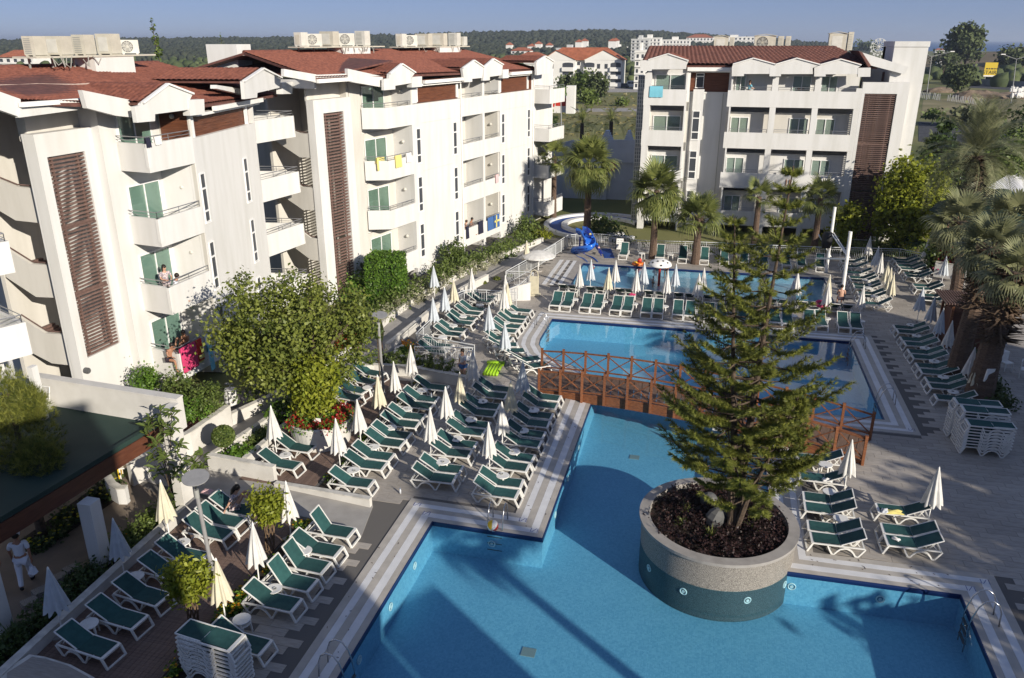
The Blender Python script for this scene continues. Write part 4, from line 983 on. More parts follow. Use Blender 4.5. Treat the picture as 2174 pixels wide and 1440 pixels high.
bd.build('wood_boards','wood',B3,kind='stuff')
MB().fbox(f3,xl1 + .0,xw1,-1.7,-1.44,10.98,11.1).build('ledge','wall',B3)
slit(B3,f3,(pil[0] + pil[1]) / 2,11.45,12.5,.55,-1.66,(.2,.8))
for k in range(3):
 a = U3(z3(1070,(710,965,1218)[k]),-1.2)[1]; b = U3(z3(1070,(888,1138,1390)[k]),-1.2)[1]; slit(B3,f3,(pil[0] + pil[1]) / 2 - .06,b,a,.5,-1.2,(.24,.5,.26))
for x,r in ((xl1 + .18,.05),(xw1 - .55,.025)): MB().tube([f3.P(x,-1.42,-.02),f3.P(x,-1.42,11)],r,6).build('downpipe','acgrey',B3)
def rbay(u0,u1,k,dep,du0,du1,cur,glass='glass',lines=True,rail=True,root=None):
 fl = RT[k] - 1.02
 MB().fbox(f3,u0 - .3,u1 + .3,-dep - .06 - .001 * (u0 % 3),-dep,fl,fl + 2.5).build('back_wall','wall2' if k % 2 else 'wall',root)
 door(root,f3,du0,du1,-dep + .01,fl + .02,fl + 2.12,cur,glass)
 if rail: railing(root,f3,[(u0 + .05,-.07),(u1 - .05,-.07)],RT[k])
for k in range(4):
 b = MB(); b.fbox(f3,xl0 - .06,xl1,-.13,.0,RB[k],RT[k]); b.fbox(f3,xl0,xl1 - .12,-1.69,-.13,RB[k],RB[k] + .2); bo = b.build('balcony','wall',B3)
 rbay(xl0 + .5,xl1 - .12,k,1.0,xl0 + .75,xl1 - .35 if k else xl1 - .2,((0,.75,.82,.92),(0,.48),(0,.55,.62,.8),(.0,.5,.6,.9))[k],root=bo)
 b = MB(); b.fbox(f3,bays[0][0] - .22,xr - .02 if k else xr - .02,-.13,.004,RB[k],RT[k]); b.fbox(f3,bays[0][0] + .1,bays[2][1],-3.04,-.13,RB[k],RB[k] + .2); bo = b.build('balcony','wall',B3)
 dd = [((.25,.95),(1.05,2.35),(.05,1.15)),((.15,1.45),(1.15,2.5),(.05,1.35)),((.1,1.4),(1.1,2.55),(.1,1.4)),((.2,1.4),(1.1,2.5),(.1,1.4))][k]
 cu = [((.5,.9),(.0,.5),(.3,.9)),((.3,.45,.55,.9),(.1,.9),(.1,.9)),((.0,.4,.5,.9),(.45,.95),(.1,.4,.5,.9)),((.1,.9),(.1,.5),(.1,.9))][k]
 for i,(u0,u1) in enumerate(bays):
  rbay(u0 + (.1 if i == 0 else 0),u1,k,1.05,u0 + dd[i][0] + .05,u0 + dd[i][1] + .15,cu[i],'glass',root=bo)
  MB().fbox(f3,u1 - .02,u1 + .1,-1.05,-.46,RT[k] - 1,RT[k] - .1).build('partition','wall2',bo)
# roof with gables
zr3 = U3(z4(200,303),-6)[1]; ev0,ev1 = f3.P(xl0 - .45,-.75,13.1),f3.P(xr + .9,-.75,13.1)
rg0,rg1 = f3.P(xl0 - .3,-6,zr3),f3.P(U3(z4(470,300),-6)[0],-6,zr3)
rf = fixn(MB().slab([ev0,ev1,rg1,rg0],.12).build('roof','rooftile2',B3)); tile_patch(ev0,ev1,rg1,rg0,'roof_tiles','rooftile2',rf,tw=.36,rl=.46,amp=.11)
bk = [f3.P(xl0 - .3,-12.3,12.9),f3.P(xr + .9,-12.3,12.9)]
fixn(MB().slab([rg0,rg1,bk[1],bk[0]],.12).build('rear_roof','rooftile2',rf)); fixn(MB().slab([ev1,bk[1],rg1],.12).build('hip_roof','rooftile2',rf))
rd = MB(); rd.tube([rg0,rg1],.12,8); rd.tube([rg1,ev1],.12,8); rd.tube([ev0,rg0],.1,6); rd.build('ridge_tile','rooftile2',rf)
mt = MB(); mt.beam(Vector(rg0) - Vector((0,.1,.1)),Vector(rg1) - Vector((0,.1,.1)),.4,.08); mt.build('ridge_mortar','mortar',rf)
gable(B3,f3,[z7(160,234),z7(305,190),z7(455,240),z7(440,272),z7(437,300),z7(186,302),z7(184,314),z7(100,314),z7(100,236)],.4,3.2)
for i,(a,b,c,d_,y0,lo) in enumerate(((780,930,1092,1050,266,335),(1092,1248,1420,1365,268,336),(1420,1570,1722,1695,270,337))):
 gable(B3,f3,[z7(a,y0),z7(b,(222,222,229)[i]),z7(c - 1,266 + 3 * i),z7(d_,292),z7(d_,lo),z7(a + 82 + i * 4 if i == 0 else a + 40,lo + 1),z7(a + 80 if i == 0 else a + 40,lo + 17),z7(a - 8 if i == 0 else a - 44,lo + 17),z7(a - 8 if i == 0 else a - 44,290)],.42 + .012 * i,3.2)
pd = MB(); poly_px(f3,[z7(1697,292),z7(1790,290),z7(1787,356),z7(1694,357)],.46,.4,pd); fixn(pd.build('eave_block','wall',B3))
gt = MB(); gt.fbox(f3,xl1 - .1,bays[0][0] - .1,-1.0,-.72,12.72,13.0); gt.fbox(f3,xl1 - .1,bays[0][0] - .1,-1.7,-1.001,12.62,12.9); gt.build('gutter','white',B3)
# glass block strip at its left end
gb = thing('glass_block_wall','grey glass block strip at the left end of the right hotel block','wall',(0,0,0))
gx0,gx1 = U3(z3(690,800),-1.9)[0],U3(z3(742,800),-1.9)[0]
MB().fbox(f3,gx0,gx1 + .1,-2.5,-1.9,-.02,12.3).build('glass_wall','glassblock',gb)
gl = MB(); n = int(12.2 / .32)
for k in range(n): gl.fbox(f3,gx0,gx1 + .05,-1.899,-1.87,.1 + k * .32,.1 + k * .32 + .05)
for k in range(5): u = gx0 + (gx1 - gx0) * k / 4; gl.fbox(f3,u,u + .05,-1.899,-1.866,0,12.3)
gl.build('block_joints','farwall2',gb)
# stair tower with louvres, and the tall fin beside it
T3 = thing('stair_tower','white stair tower with louvred screen at the right hotel block','tower',(0,0,0),0,'stair towers with brown louvres')
q3 = ((U3(z4(595,1290))[0] * .5 + U3(z4(690,597))[0] * .5,.02),(U3(z4(872,597))[0] * .5 + U3(z4(795,1130))[0] * .5,U3(z4(700,597))[1]))
q3 = ((xr + .22,.02),(U3(z4(872,597))[0],U3(z4(700,597))[1]))
xt1 = U3(z4(955,540))[0]
frame_wall(T3,f3,xr + .001,xt1,-.02,U3(z4(700,525))[1],q3,.0,.5)
slat_screen(T3,f3,q3,-.06,74)
MB().fbox(f3,xr + .4,xt1,-4.2,-4.0,-.02,12.0).fbox(f3,xr + .6,xr + 1.1,-3.9,-3.2,-.02,12).fbox(f3,xr + 1.7,xr + 1.8,-3.9,-2.2,-.02,12).build('inner_wall','wall2',T3)
for k in range(4): MB().fbox(f3,xr + .3,xt1 - .2,-3.9,-1.0,1.125 + 3.15 * k,1.325 + 3.15 * k).build('landing','slat',T3)
fx0,fx1 = U3(z4(855,300),-.6)[0],U3(z4(1073,300),-.6)[0]
MB().fbox(f3,xt1 - .3,fx1,-5,-.6,-.02,U3(z4(960,300),-.6)[1]).fbox(f3,fx0,xt1 - .29,-5,-4,11,U3(z4(960,300),-.6)[1]).build('fin_wall','wall',T3)
MB().fbox(f3,fx0 - .02,fx1 + .06,-5.04,-.54,U3(z4(960,300),-.6)[1] + .01,U3(z4(960,264),-.6)[1]).fbox(f3,fx0,xt1 - .3,-5,-.6,11.9,U3(z4(960,300),-.6)[1]).build('tower_head','wall',T3)
pr = MB(); poly_px(f3,[z4(650,335),z4(945,428),z4(918,474),z4(706,418)],-.2,.25,pr); fixn(pr.build('raking_fascia','wall',T3))
dk = MB(); poly_px(f3,[z4(628,325),z4(650,333),z4(706,418),z4(690,430)],-.1,5.0,dk); fixn(dk.build('verge_tile','rooftile2',T3))
MB().fbox(f3,xr + .3,xr + 2.2,-3.2,-2.8,11.0,13.6).build('upper_room','wall2',T3)
pn = U3(z4(780,460),-2.7),U3(z4(838,522),-2.7); MB().fbox(f3,pn[0][0],pn[1][0],-2.79,-2.76,pn[1][1],pn[0][1]).build('opening','slat',T3)
# ------------------------------------------------------------------ air conditioning plant on the roofs
def plant(fr,d,p0,p1,zpx,units,plinth,nm,grp):
 a,b = fr.uz(*p0,d),fr.uz(*p1,d); z = (a[1] + b[1]) / 2
 pf = thing('plant_platform',nm,'platform',(0,0,0))
 MB().fbox(fr,a[0],b[0],d - .9,d + .35,z - .07,z).build('deck_plate','acbeige',pf)
 lg = MB()
 for k in range(6): u = a[0] + (b[0] - a[0]) * (k + .3) / 6; lg.fbox(fr,u,u + .06,d - .5,d - .44,z - 1.3,z - .07)
 lg.build('leg','acgrey',pf)
 c0,c1 = fr.uz(*plinth[0],d + .3),fr.uz(*plinth[1],d + .3)
 MB().fbox(fr,c0[0],c1[0],d - .8,d + .3,c1[1] - .7,z - .075).build('plinth','wall',pf)
 cb = MB()
 for k in range(9):
  u = a[0] + (b[0] - a[0]) * R.uniform(.1,.9); v = u + R.uniform(-.6,.6)
  cb.tube([fr.P(u,d + .36,z - .02),fr.P((u + v) / 2,d + .42,z - R.uniform(.25,.5)),fr.P(v,d + .38,z - R.uniform(.1,.3))],.022,5)
 cb.build('conduit','cable',pf)
 rz = atan2(fr.u.y,fr.u.x)
 for (x0,x1,ytop,kind,big,lab) in units:
  m = fr.uz((x0 + x1) / 2,(p0[1] + p1[1]) / 2,d); l = fr.uz(x0,p0[1],d); r = fr.uz(x1,p0[1],d); tp = fr.uz((x0 + x1) / 2,ytop,d)
  wd_ = min(1.5,max(.45,(r[0] - l[0]) * .80)); hh = max(.5,tp[1] - z)
  face = rz if kind != 'side' else rz - pi / 2
  ac_unit(fr.P(m[0],d - .2,z + .001),rz - radians(52 if kind == 'fan' else 84),wd_ * (.62 if kind == 'grille' else .8),hh,.72 if kind != 'fan' else .4,big,lab,grp,'grille' if kind == 'side' else kind)
grp = 'air conditioners on the hotel roofs'
plant(f1,-5.6,(62,118),(318,117),117,[(64,108,77,'grille',True,'leftmost beige air conditioner with a dark grille on the left hotel roof'),(112,160,77,'panel',True,'boxy beige air conditioner, second from the left on the left hotel roof'),
      (168,212,74,'grille',True,'beige air conditioner with dark grille in the middle of the left hotel roof'),(222,262,72,'panel',True,'wide beige air conditioner beside the small fan unit on the left roof'),(266,305,85,'fan',False,'small fan air conditioner at the right end of the left roof platform')],
      ((200,125),(288,150)),'long steel platform carrying air conditioners on the left hotel roof',grp)
plant(f2,-5.2,(636,99),(808,98),98,[(637,655,69,'panel',False,'leftmost air conditioner on the first platform of the middle hotel roof'),(657,690,72,'fan',False,'fan air conditioner second from left on the first middle platform'),(690,722,67,'panel',True,'plain beige air conditioner in the middle of the first middle platform'),
      (727,758,71,'fan',False,'fan air conditioner right of the plain unit on the first middle platform'),(762,790,66,'grille',False,'tall grilled air conditioner at the right of the first middle platform')],
      ((728,103),(787,123)),'steel platform with five air conditioners on the middle hotel roof',grp)
plant(f2,-5.2,(849,99),(990,98),98,[(851,864,72,'panel',False,'narrow air conditioner at the left of the far platform on the middle roof'),(866,889,75,'fan',False,'fan air conditioner on the far platform of the middle hotel roof'),(892,918,72,'panel',True,'beige air conditioner in the centre of the far platform'),
      (922,950,71,'panel',True,'wide plain air conditioner right of centre on the far platform'),(960,980,70,'grille',False,'grilled air conditioner at the right of the far platform'),(981,992,78,'panel',False,'small air conditioner at the very end of the far platform')],
      ((932,103),(977,116)),'smaller steel platform with six air conditioners beyond the first on the middle roof',grp)
for (x0,x1,yt,yb,kind,lab) in ((1515,1545,78,101,'panel','hooded air conditioner at the left on the right hotel roof ridge'),(1548,1558,79,101,'side','thin grilled air conditioner beside the left hooded unit on the right roof'),(1600,1645,76,102,'fan','hooded air conditioner with a round fan on the right hotel roof ridge'),
                               (1650,1662,77,101,'side','first grilled air conditioner beside the fan unit on the right hotel ridge'),(1666,1677,77,101,'side','last grilled air conditioner beside the fan unit on the right hotel ridge'),(1758,1795,71,95,'panel','lone hooded air conditioner near the right end of the right hotel roof'),(1798,1809,68,95,'side','grilled air conditioner attached to the lone hooded unit')):
 d = -6.6; l,r = U3((x0,yb),d),U3((x1,yb),d); tp = U3((x0,yt),d)[1]; zb_ = zr3 - .25
 t = ac_unit(f3.P((l[0] + r[0]) / 2,d,zb_),0,max(.35,r[0] - l[0]),max(.6,tp - zb_),.7,True,lab,grp,kind if kind != 'side' else 'grille')
 if kind != 'side':
  wv = (r[0] - l[0]) / 2 + .08; h_ = tp - zb_; fixn(MB().slab([(-wv,-.45,h_),(0,-.45,h_ + .14),(0,.45,h_ + .14),(-wv,.45,h_)],.04).slab([(0,-.45,h_ + .14),(wv,-.45,h_),(wv,.45,h_),(0,.45,h_ + .14)],.04).build('hood','acbeige',t))
# ------------------------------------------------------------------ laundry on the balconies
laundry(f1,1.3 - 1.25,.02,QT[3] + .2,1.05,1.15,'pink','beach_towel','bright pink towel hung over the lowest corner balcony of the left block','towel')
laundry(f1,1.12,.02,QT[3] + .2,.42,1.0,'redtowel','beach_towel','red towel with yellow border beside the bright pink towel','towel')
o = laundry(f1,1.14,.085,QT[3] - .55,.38,.12,'ytowel','towel_border','',''); o.parent = bpy.data.objects['beach_towel.001']; 
for kk in ('label','category'):
 if kk in o: del o[kk]
laundry(f1,1.75,.03,QT[3] + .2,.4,.6,'wtowel','hand_towel','white towel on the rail right of the red towel','towel')
laundry(f1,.0,-.02,QT[0] + .22,.3,.35,'navytowel','hand_towel','black cloth on the top balcony rail of the left block','towel'); laundry(f1,.5,.0,QT[0] + .22,.4,.3,'wtowel','hand_towel','white cloth next to the black one on the top left balcony','towel')
laundry(f2,.05 - .55,-.55,PT[1] + .2,.8,.75,'ytowel','bath_towel','pale yellow towel on the side of the third balcony of the middle block','towel')
laundry(f2,.65,.02,PT[1] + .22,.7,.72,'ytowel','bath_towel','second pale yellow towel on the front rail of the middle block','towel')
laundry(f2,1.9,.02,PT[1] + .22,.6,.55,'wtowel','bath_towel','white towel on the front rail beside the yellow towels','towel')
laundry(f2,14.2,.03,PT[2] + .2,.5,.6,'ptowel','bath_towel','pale pink towel on the upper right bay of the middle block','towel')
laundry(f2,12.8,.03,PT[3] + .2,1.0,1.0,'bluetowel','beach_towel','blue patterned towel beside the yellow cross towel, middle block','towel')
sw = laundry(f2,13.9,.03,PT[3] + .2,.9,1.0,'bluetowel','flag_towel','blue towel with a yellow cross hung on the middle block','towel')
for a,b,c,d_ in ((14.15,14.32,-.98,.0),(13.9,14.8,-.55,-.38)):
 m = MB(); m.fbox(f2,a,b,.098,.108,PT[3] + .2 + c,PT[3] + .18 + d_); m.build('cross','ytowel',sw)
laundry(f2,11.3,.03,PT[3] + .2,.75,.95,'navytowel','beach_towel','black towel in the bay where two people sit, middle block','towel'); laundry(f2,9.4,.03,PT[3] + .2,.4,.9,'navytowel','beach_towel','narrow dark towel at the left of the two seated people','towel')
laundry(f3,U3(z3(780,560))[0],.02,RT[0] + .22,1.05,.82,'cyan','bath_towel','turquoise towel on the top left balcony of the right block','towel')
u_,z_ = f1b.uz(452,795,.02); m = laundry(f1b,u_ - .2,.02,1.9,.42,1.25,'cyan','banner','small light blue banner on the left block wall behind the topiary','banner')
# ------------------------------------------------------------------ white wing at the left edge
wg = thing('hotel_wing','white balconies of a nearer hotel wing at the left edge','building')
aw = radians(24); uw = Vector((sin(aw),cos(aw),0)); nw = Vector((cos(aw),-sin(aw),0))
for (p_top,p_bot,Yw) in (((18,512),(25,578),21.0),((54,684),(69,752),20.6)):
 a,c = onY(*p_top,Yw),onY(*p_bot,Yw); fw_ = Fr(a,uw.xy,nw.xy); b = MB()
 b.fbox(fw_,-6,0,-.16,0,c.z,a.z); b.fbox(fw_,-6,0,-2.2,-.16,c.z,c.z + .2); b.fbox(fw_,-.16,0,-2.2,-.161,c.z + .2,a.z)
 bo = b.build('balcony','wall',wg); railing(bo,fw_,[(-5,-.08),(-.08,-.08),(-.08,-2)],a.z); door(bo,fw_,-3.2,-1.2,-2.19,c.z + .2,c.z + 2.4,(.3,.9),'gglass')
 MB().fbox(fw_,-6,-.3,-2.6,-2.2,-.02,a.z + 2.2).build('wall','wall',wg)
c = onY(64,770,19.6); z_ = onY(60,752,20.6).z; MB().box(c.x - .2,c.x,19.6,19.85,-.02,z_).build('column','wall',wg)
# ================================================================== SUN LOUNGERS, PARASOLS, TABLES
# local frame of a lounger: foot end at x=0, head towards -x, width along y
def strap(mb,pts,w,t,y):       # flat band in the x-z plane, centred at y, w wide (y), t thick
 n = len(pts)
 for i in range(n - 1): mb.beam((pts[i][0],y,pts[i][1]),(pts[i + 1][0],y,pts[i + 1][1]),w,t)
def make_lounger(back,label,group,flat=False):
 r = thing('sun_lounger',label,'sun lounger',(0,0,0),0,group)
 HW,Z = .30,.33
 for s in (-1,1):       # side frames: rail, foot leg, V leg and arch, head leg
  m = MB(); y = s * HW
  strap(m,[(-.16,Z),(-1.66,Z)],.042,.042,y)
  m.build('side_rail','plastic',r)
  m = MB(); strap(m,[(-.16,Z),(-.02,.02)],.05,.055,y); m.build('leg','plastic',r)
  m = MB(); strap(m,[(-.60,Z - .03),(-.74,.02),(-.82,.02),(-.88,.12),(-.97,.22),(-1.08,.265),(-1.18,.265),(-1.29,.22),(-1.38,.12),(-1.44,.02),(-1.52,.02),(-1.70,Z - .02)],.042,.044,y); m.build('leg','plastic',r)
 MB().beam((-.02,-HW,.03),(-.02,HW,.03),.05,.05).build('foot_bar','plastic',r); MB().beam((-.15,-HW,Z),(-.15,HW,Z),.09,.05).build('foot_bar','plastic',r)
 MB().beam((-1.66,-HW,Z - .01),(-1.66,HW,Z - .01),.05,.05).build('crossbar','plastic',r); MB().beam((-.74,-HW,.06),(-.74,HW,.06),.03,.03).build('crossbar','plastic',r)
 # sling seat, sagging a little
 v,f = [],[]; nx,ny = 7,4
 for i in range(nx):
  for j in range(ny):
   x = -.19 - .80 * i / (nx - 1); yy = -HW + .03 + (2 * HW - .06) * j / (ny - 1)
   v.append((x,yy,Z + .035 - .028 * sin(pi * j / (ny - 1)) * sin(pi * i / (nx - 1))))
 for i in range(nx - 1):
  for j in range(ny - 1): f.append((i * ny + j,i * ny + j + 1,(i + 1) * ny + j + 1,(i + 1) * ny + j))
 m = MB(); m.v,m.f = v,f; m.build('sling_seat','sling',r,smooth=True)
 hx,L = -1.0,.76; ca,sa = cos(back),sin(back); zb_ = Z + .03
 v,f = [],[]
 for i in range(6):
  for j in range(ny):
   t = L * i / 5; yy = -HW + .03 + (2 * HW - .06) * j / (ny - 1); sg = .025 * sin(pi * j / (ny - 1)) * sin(pi * (i + .5) / 6)
   v.append((hx - t * ca + sg * sa,yy,zb_ + t * sa - sg * ca))
 for i in range(5):
  for j in range(ny - 1): f.append((i * ny + j,i * ny + j + 1,(i + 1) * ny + j + 1,(i + 1) * ny + j))
 m = MB(); m.v,m.f = v,f; m.build('sling_back','sling',r,smooth=True)
 m = MB()
 for s in (-1,1): m.beam((hx,s * (HW - .025),zb_),(hx - L * ca,s * (HW - .025),zb_ + L * sa),.03,.03)
 m.beam((hx - L * ca,-HW + .02,zb_ + L * sa),(hx - L * ca,HW - .02,zb_ + L * sa),.035,.035)
 m.beam((hx,-HW,zb_ - .02),(hx,HW,zb_ - .02),.03,.03); m.build('back_frame','plastic',r)
 if back > .15:
  m = MB()
  for s in (-1,1): m.beam((hx - .42 * ca,s * .2,zb_ + .42 * sa - .02),(hx - .55,s * .2,Z),.025,.02)
  m.build('prop','plastic',r)
 return r
BK = {'flat': .02,'low': radians(27),'mid': radians(33),'high': radians(58)}
PROTO = {}; NL = [0]
def lounger(x,y,rz,label,group,back='mid',z=0.0,tilt=0):
 if back not in PROTO: o = PROTO[back] = make_lounger(BK[back],label,group)
 else: o = copy_tree(PROTO[back])
 o.location = (x,y,z); o.rotation_euler = (tilt,0,rz); o['label'] = label; o['group'] = group; return o
def lrow(ys,xf,rz,where,group,order,back='mid',axis='y',jit=.03,jr=.035):
 for i,q in enumerate(ys):
  y,bk = (q if isinstance(q,tuple) else (q,back))
  px,py = (xf,y) if axis == 'y' else (y,xf)
  kind = {'flat': 'flat','low': 'reclined','mid': '','high': 'upright'}[bk]
  lounger(px + R.uniform(-jit,jit),py,rz + R.uniform(-jr,jr),(f'{kind} green lounger, {nth(i)} {order} {where}').strip(),group,bk)
GR = 'green sling loungers round the pools'
dy = .31     # feet positions surveyed are of the near leg; the axis lies .31 further on
lrow([v + dy for v in (22.8,23.55,24.68,25.4,26.57,27.35,28.33,29.07,30.1,30.9)],-5.46,0,'in the row along the channel coping',GR,'from the front')
lrow([v + dy for v in (23.26,23.96,25.15,25.88,26.95,27.65,28.74,29.45,30.55,31.27)],-7.82,0,'in the middle row of the tiled deck',GR,'from the front')
lrow([v + dy for v in (22.25,23.52,24.22,25.29,25.99,26.99,27.72,28.75,29.48,30.75)],-10.62,0,'in the row behind the flower strip',GR,'from the ramp')
lounger(-13.72,22.75 + dy,-.06,'green sling lounger on the timber deck nearest the white ramp wall',GR); lounger(-13.82,24.07 + dy,-.05,'green sling lounger beside the round red flower planter',GR)
lrow([28.75 + dy,29.5 + dy,30.5 + dy,31.45 + dy],-14.0,-.20,'behind the round red flower planter',GR,'from the planter','low')
lrow([(12.99 + dy,'low'),(14.1 + dy,'low'),(15.05 + dy,'low'),(16.15 + dy,'low'),(17.0 + dy,'mid')],-13.75,-.10,'against the low wall, lower timber deck',GR,'from the near end')
lrow([(18.25 + dy,'mid'),(18.97 + dy,'mid'),(19.68 + dy,'mid')],-13.70,-.06,'by the lamp post on the lower timber deck',GR,'from the near side')
lrow([(14.05 + dy,'mid'),(15.74 + dy,'mid'),(16.63 + dy,'high'),(17.47 + dy,'high'),(18.29 + dy,'mid'),(19.3 + dy,'high')],-9.98,-.06,'on the tiles beside the marigold strip',GR,'from the near end')
lrow([v + dy for v in (35.0,35.72,37.55,38.27,39.4,40.12,41.1,41.85,43.5,44.25)],-12.03,-.05,'on the terrace by the white railing',GR,'from the railing')
lrow([v + dy for v in (37.55,38.78,39.5,40.39,41.1,42.27)],-9.32,-.02,'at the left side of the upper pool',GR,'from the bridge')
for i,(x,y,a) in enumerate(((-8.85,37.2,.28),(-8.3,36.55,.42),(-7.35,35.75,.55),(-6.85,35.1,.62))):
 lounger(x,y,a,f'green sling lounger turned towards the curved pool corner, {nth(i)} from the pool ladder',GR,'mid')
for k in range(10):      # double row between the pools, back to back
 x = -8.68 + 1.79 * k
 for j in (0,1):
  n_ = 2 * k + j
  lounger(x + .29 + .66 * j,43.86 + R.uniform(-.05,.05),-pi / 2 + R.uniform(-.03,.03),f'green sling lounger facing the upper pool, {nth(n_)} from the left',GR,'mid')
  lounger(x + .15 + .68 * j,48.55 + R.uniform(-.05,.05),pi / 2 + R.uniform(-.04,.04),f'green sling lounger facing the children pool, {nth(n_)} from the left',GR,'mid')
lrow([-5.8,-3.15,-1.56,-.05,1.35,2.75,4.1,5.6,6.6,7.8],56.62,-pi / 2,'along the fence behind the children pool',GR,'from the slide','high',axis='x')
lrow([(48.61 + dy,'mid'),(50.05 + dy,'low'),(50.71 + dy,'low'),(51.9 + dy,'low'),(52.54 + dy,'low'),(53.6 + dy,'low'),(54.27 + dy,'low'),(55.5 + dy,'low'),(57.2 + dy,'low'),(58.5 + dy,'low')],9.25,pi,'right of the children pool',GR,'from the near end')
lrow([50.4 + dy,51.15 + dy,52.63 + dy,53.35 + dy,55.55 + dy,56.25 + dy,57.5 + dy,58.2 + dy,59.19 + dy,59.9 + dy],12.95,pi,'in the far right row by the flower wall',GR,'from the kiosk','low')
lrow([v + dy for v in (35.09,36.34,37.07,38.1,38.83,40.02,40.75,41.87,42.6,43.81,44.5)],10.24,pi,'in the shaded row beside the palms',GR,'from the stacks','low')
lrow([22.62 + dy,23.3 + dy,24.45 + dy,25.12 + dy,26.55 + dy,27.95 + dy],3.85,pi,'in the row beside the pool planter',GR,'from the pool edge','low')
lrow([23.03 + dy,23.7 + dy,24.92 + dy],6.15,pi,'in the trio right of the planter',GR,'from the pool edge','low')
# stacked loungers: each one of a stack is a lounger of its own
GS = 'stacked loungers'
def stack(x,y,rz,n,where,dz=.128):
 for k in range(n):
  pos = 'bottom' if k == 0 else ('topmost' if k == n - 1 else nth(k) + ' above the bottom')
  lounger(x + R.uniform(-.015,.015),y + R.uniform(-.012,.012),rz + R.uniform(-.012,.012),f'flat stacked lounger, {pos}, in the {where}',GS,'flat',z=k * dz)
p = G(*g4(310,1300),1.15)
stack(p.x + .12,13.15 + dy,-.10,8,'stack at the bottom left foreground')
stack(10.2,30.68 + dy,pi,8,'front stack by the palms'); stack(10.2,31.40 + dy,pi,10,'second stack by the palms'); stack(10.1,32.1 + dy,pi,10,'rear stack by the palms')
# ---- parasols, all closed
def make_umbrella(m):
 r = thing('closed_parasol','','parasol'); H = 2.12
 b = MB(); b.box(-.2,.2,-.2,.2,0,.06); b.cyl((0,0,0),.045,.06,.22,8); b.build('base','stone',r)
 MB().cyl((0,0,0),.019,.06,H - .02,8).build('pole','white',r)
 c = MB(); n = 48; pr = []
 for i in range(9):
  t = i / 8; pr.append((.225 * (1 - t) ** .9 + .022,.86 + (H - .86) * t))
 base = len(c.v)
 for i,(rr,z) in enumerate(pr):
  t = i / 8
  for k in range(n):
   a = 2 * pi * k / n; q = rr * (1 + (.20 * (1 - t) + .05) * cos(8 * a) + .05 * cos(16 * a + 1))
   zz = z - (.055 * cos(8 * a) + .02 * cos(3 * a + 1) if i == 0 else 0) * 1.0
   tw_ = a + .25 * (1 - t)
   c.v.append((q * cos(tw_),q * sin(tw_),zz))
 for i in range(8):
  for k in range(n): c.f.append((base + i * n + k,base + i * n + (k + 1) % n,base + (i + 1) * n + (k + 1) % n,base + (i + 1) * n + k))
 c.build('canopy',m,r,smooth=True)
 MB().lathe((0,0,0),[(.03,H - .02),(.022,H + .03),(0.001,H + .07)],8).build('finial','white',r)
 rb = MB()
 for k in range(8): a = 2 * pi * k / 8; rb.tube([(.03 * cos(a),.03 * sin(a),H - .12),(.14 * cos(a),.14 * sin(a),.86)],.006,4)
 rb.build('ribs','steel',r); return r
UP = {k: make_umbrella(k) for k in ('umb0','umb1','umb2')}; UU = {k: 0 for k in UP}
CN = {'umb0': 'closed white parasol','umb1': 'closed cream parasol','umb2': 'closed silvery white parasol'}
def umbrella(x,y,k,where,h=1.0):
 o = UP[k] if UU[k] == 0 else copy_tree(UP[k]); UU[k] += 1
 o.location = (x,y,0); o.rotation_euler = (R.uniform(-.02,.02),R.uniform(-.02,.02),R.uniform(0,6)); s = h * R.uniform(.97,1.03); w_ = s * R.uniform(.9,1.12); o.scale = (w_,w_,s)
 o['label'] = CN[k] + ' ' + where; o['group'] = 'closed parasols among the loungers'; return o
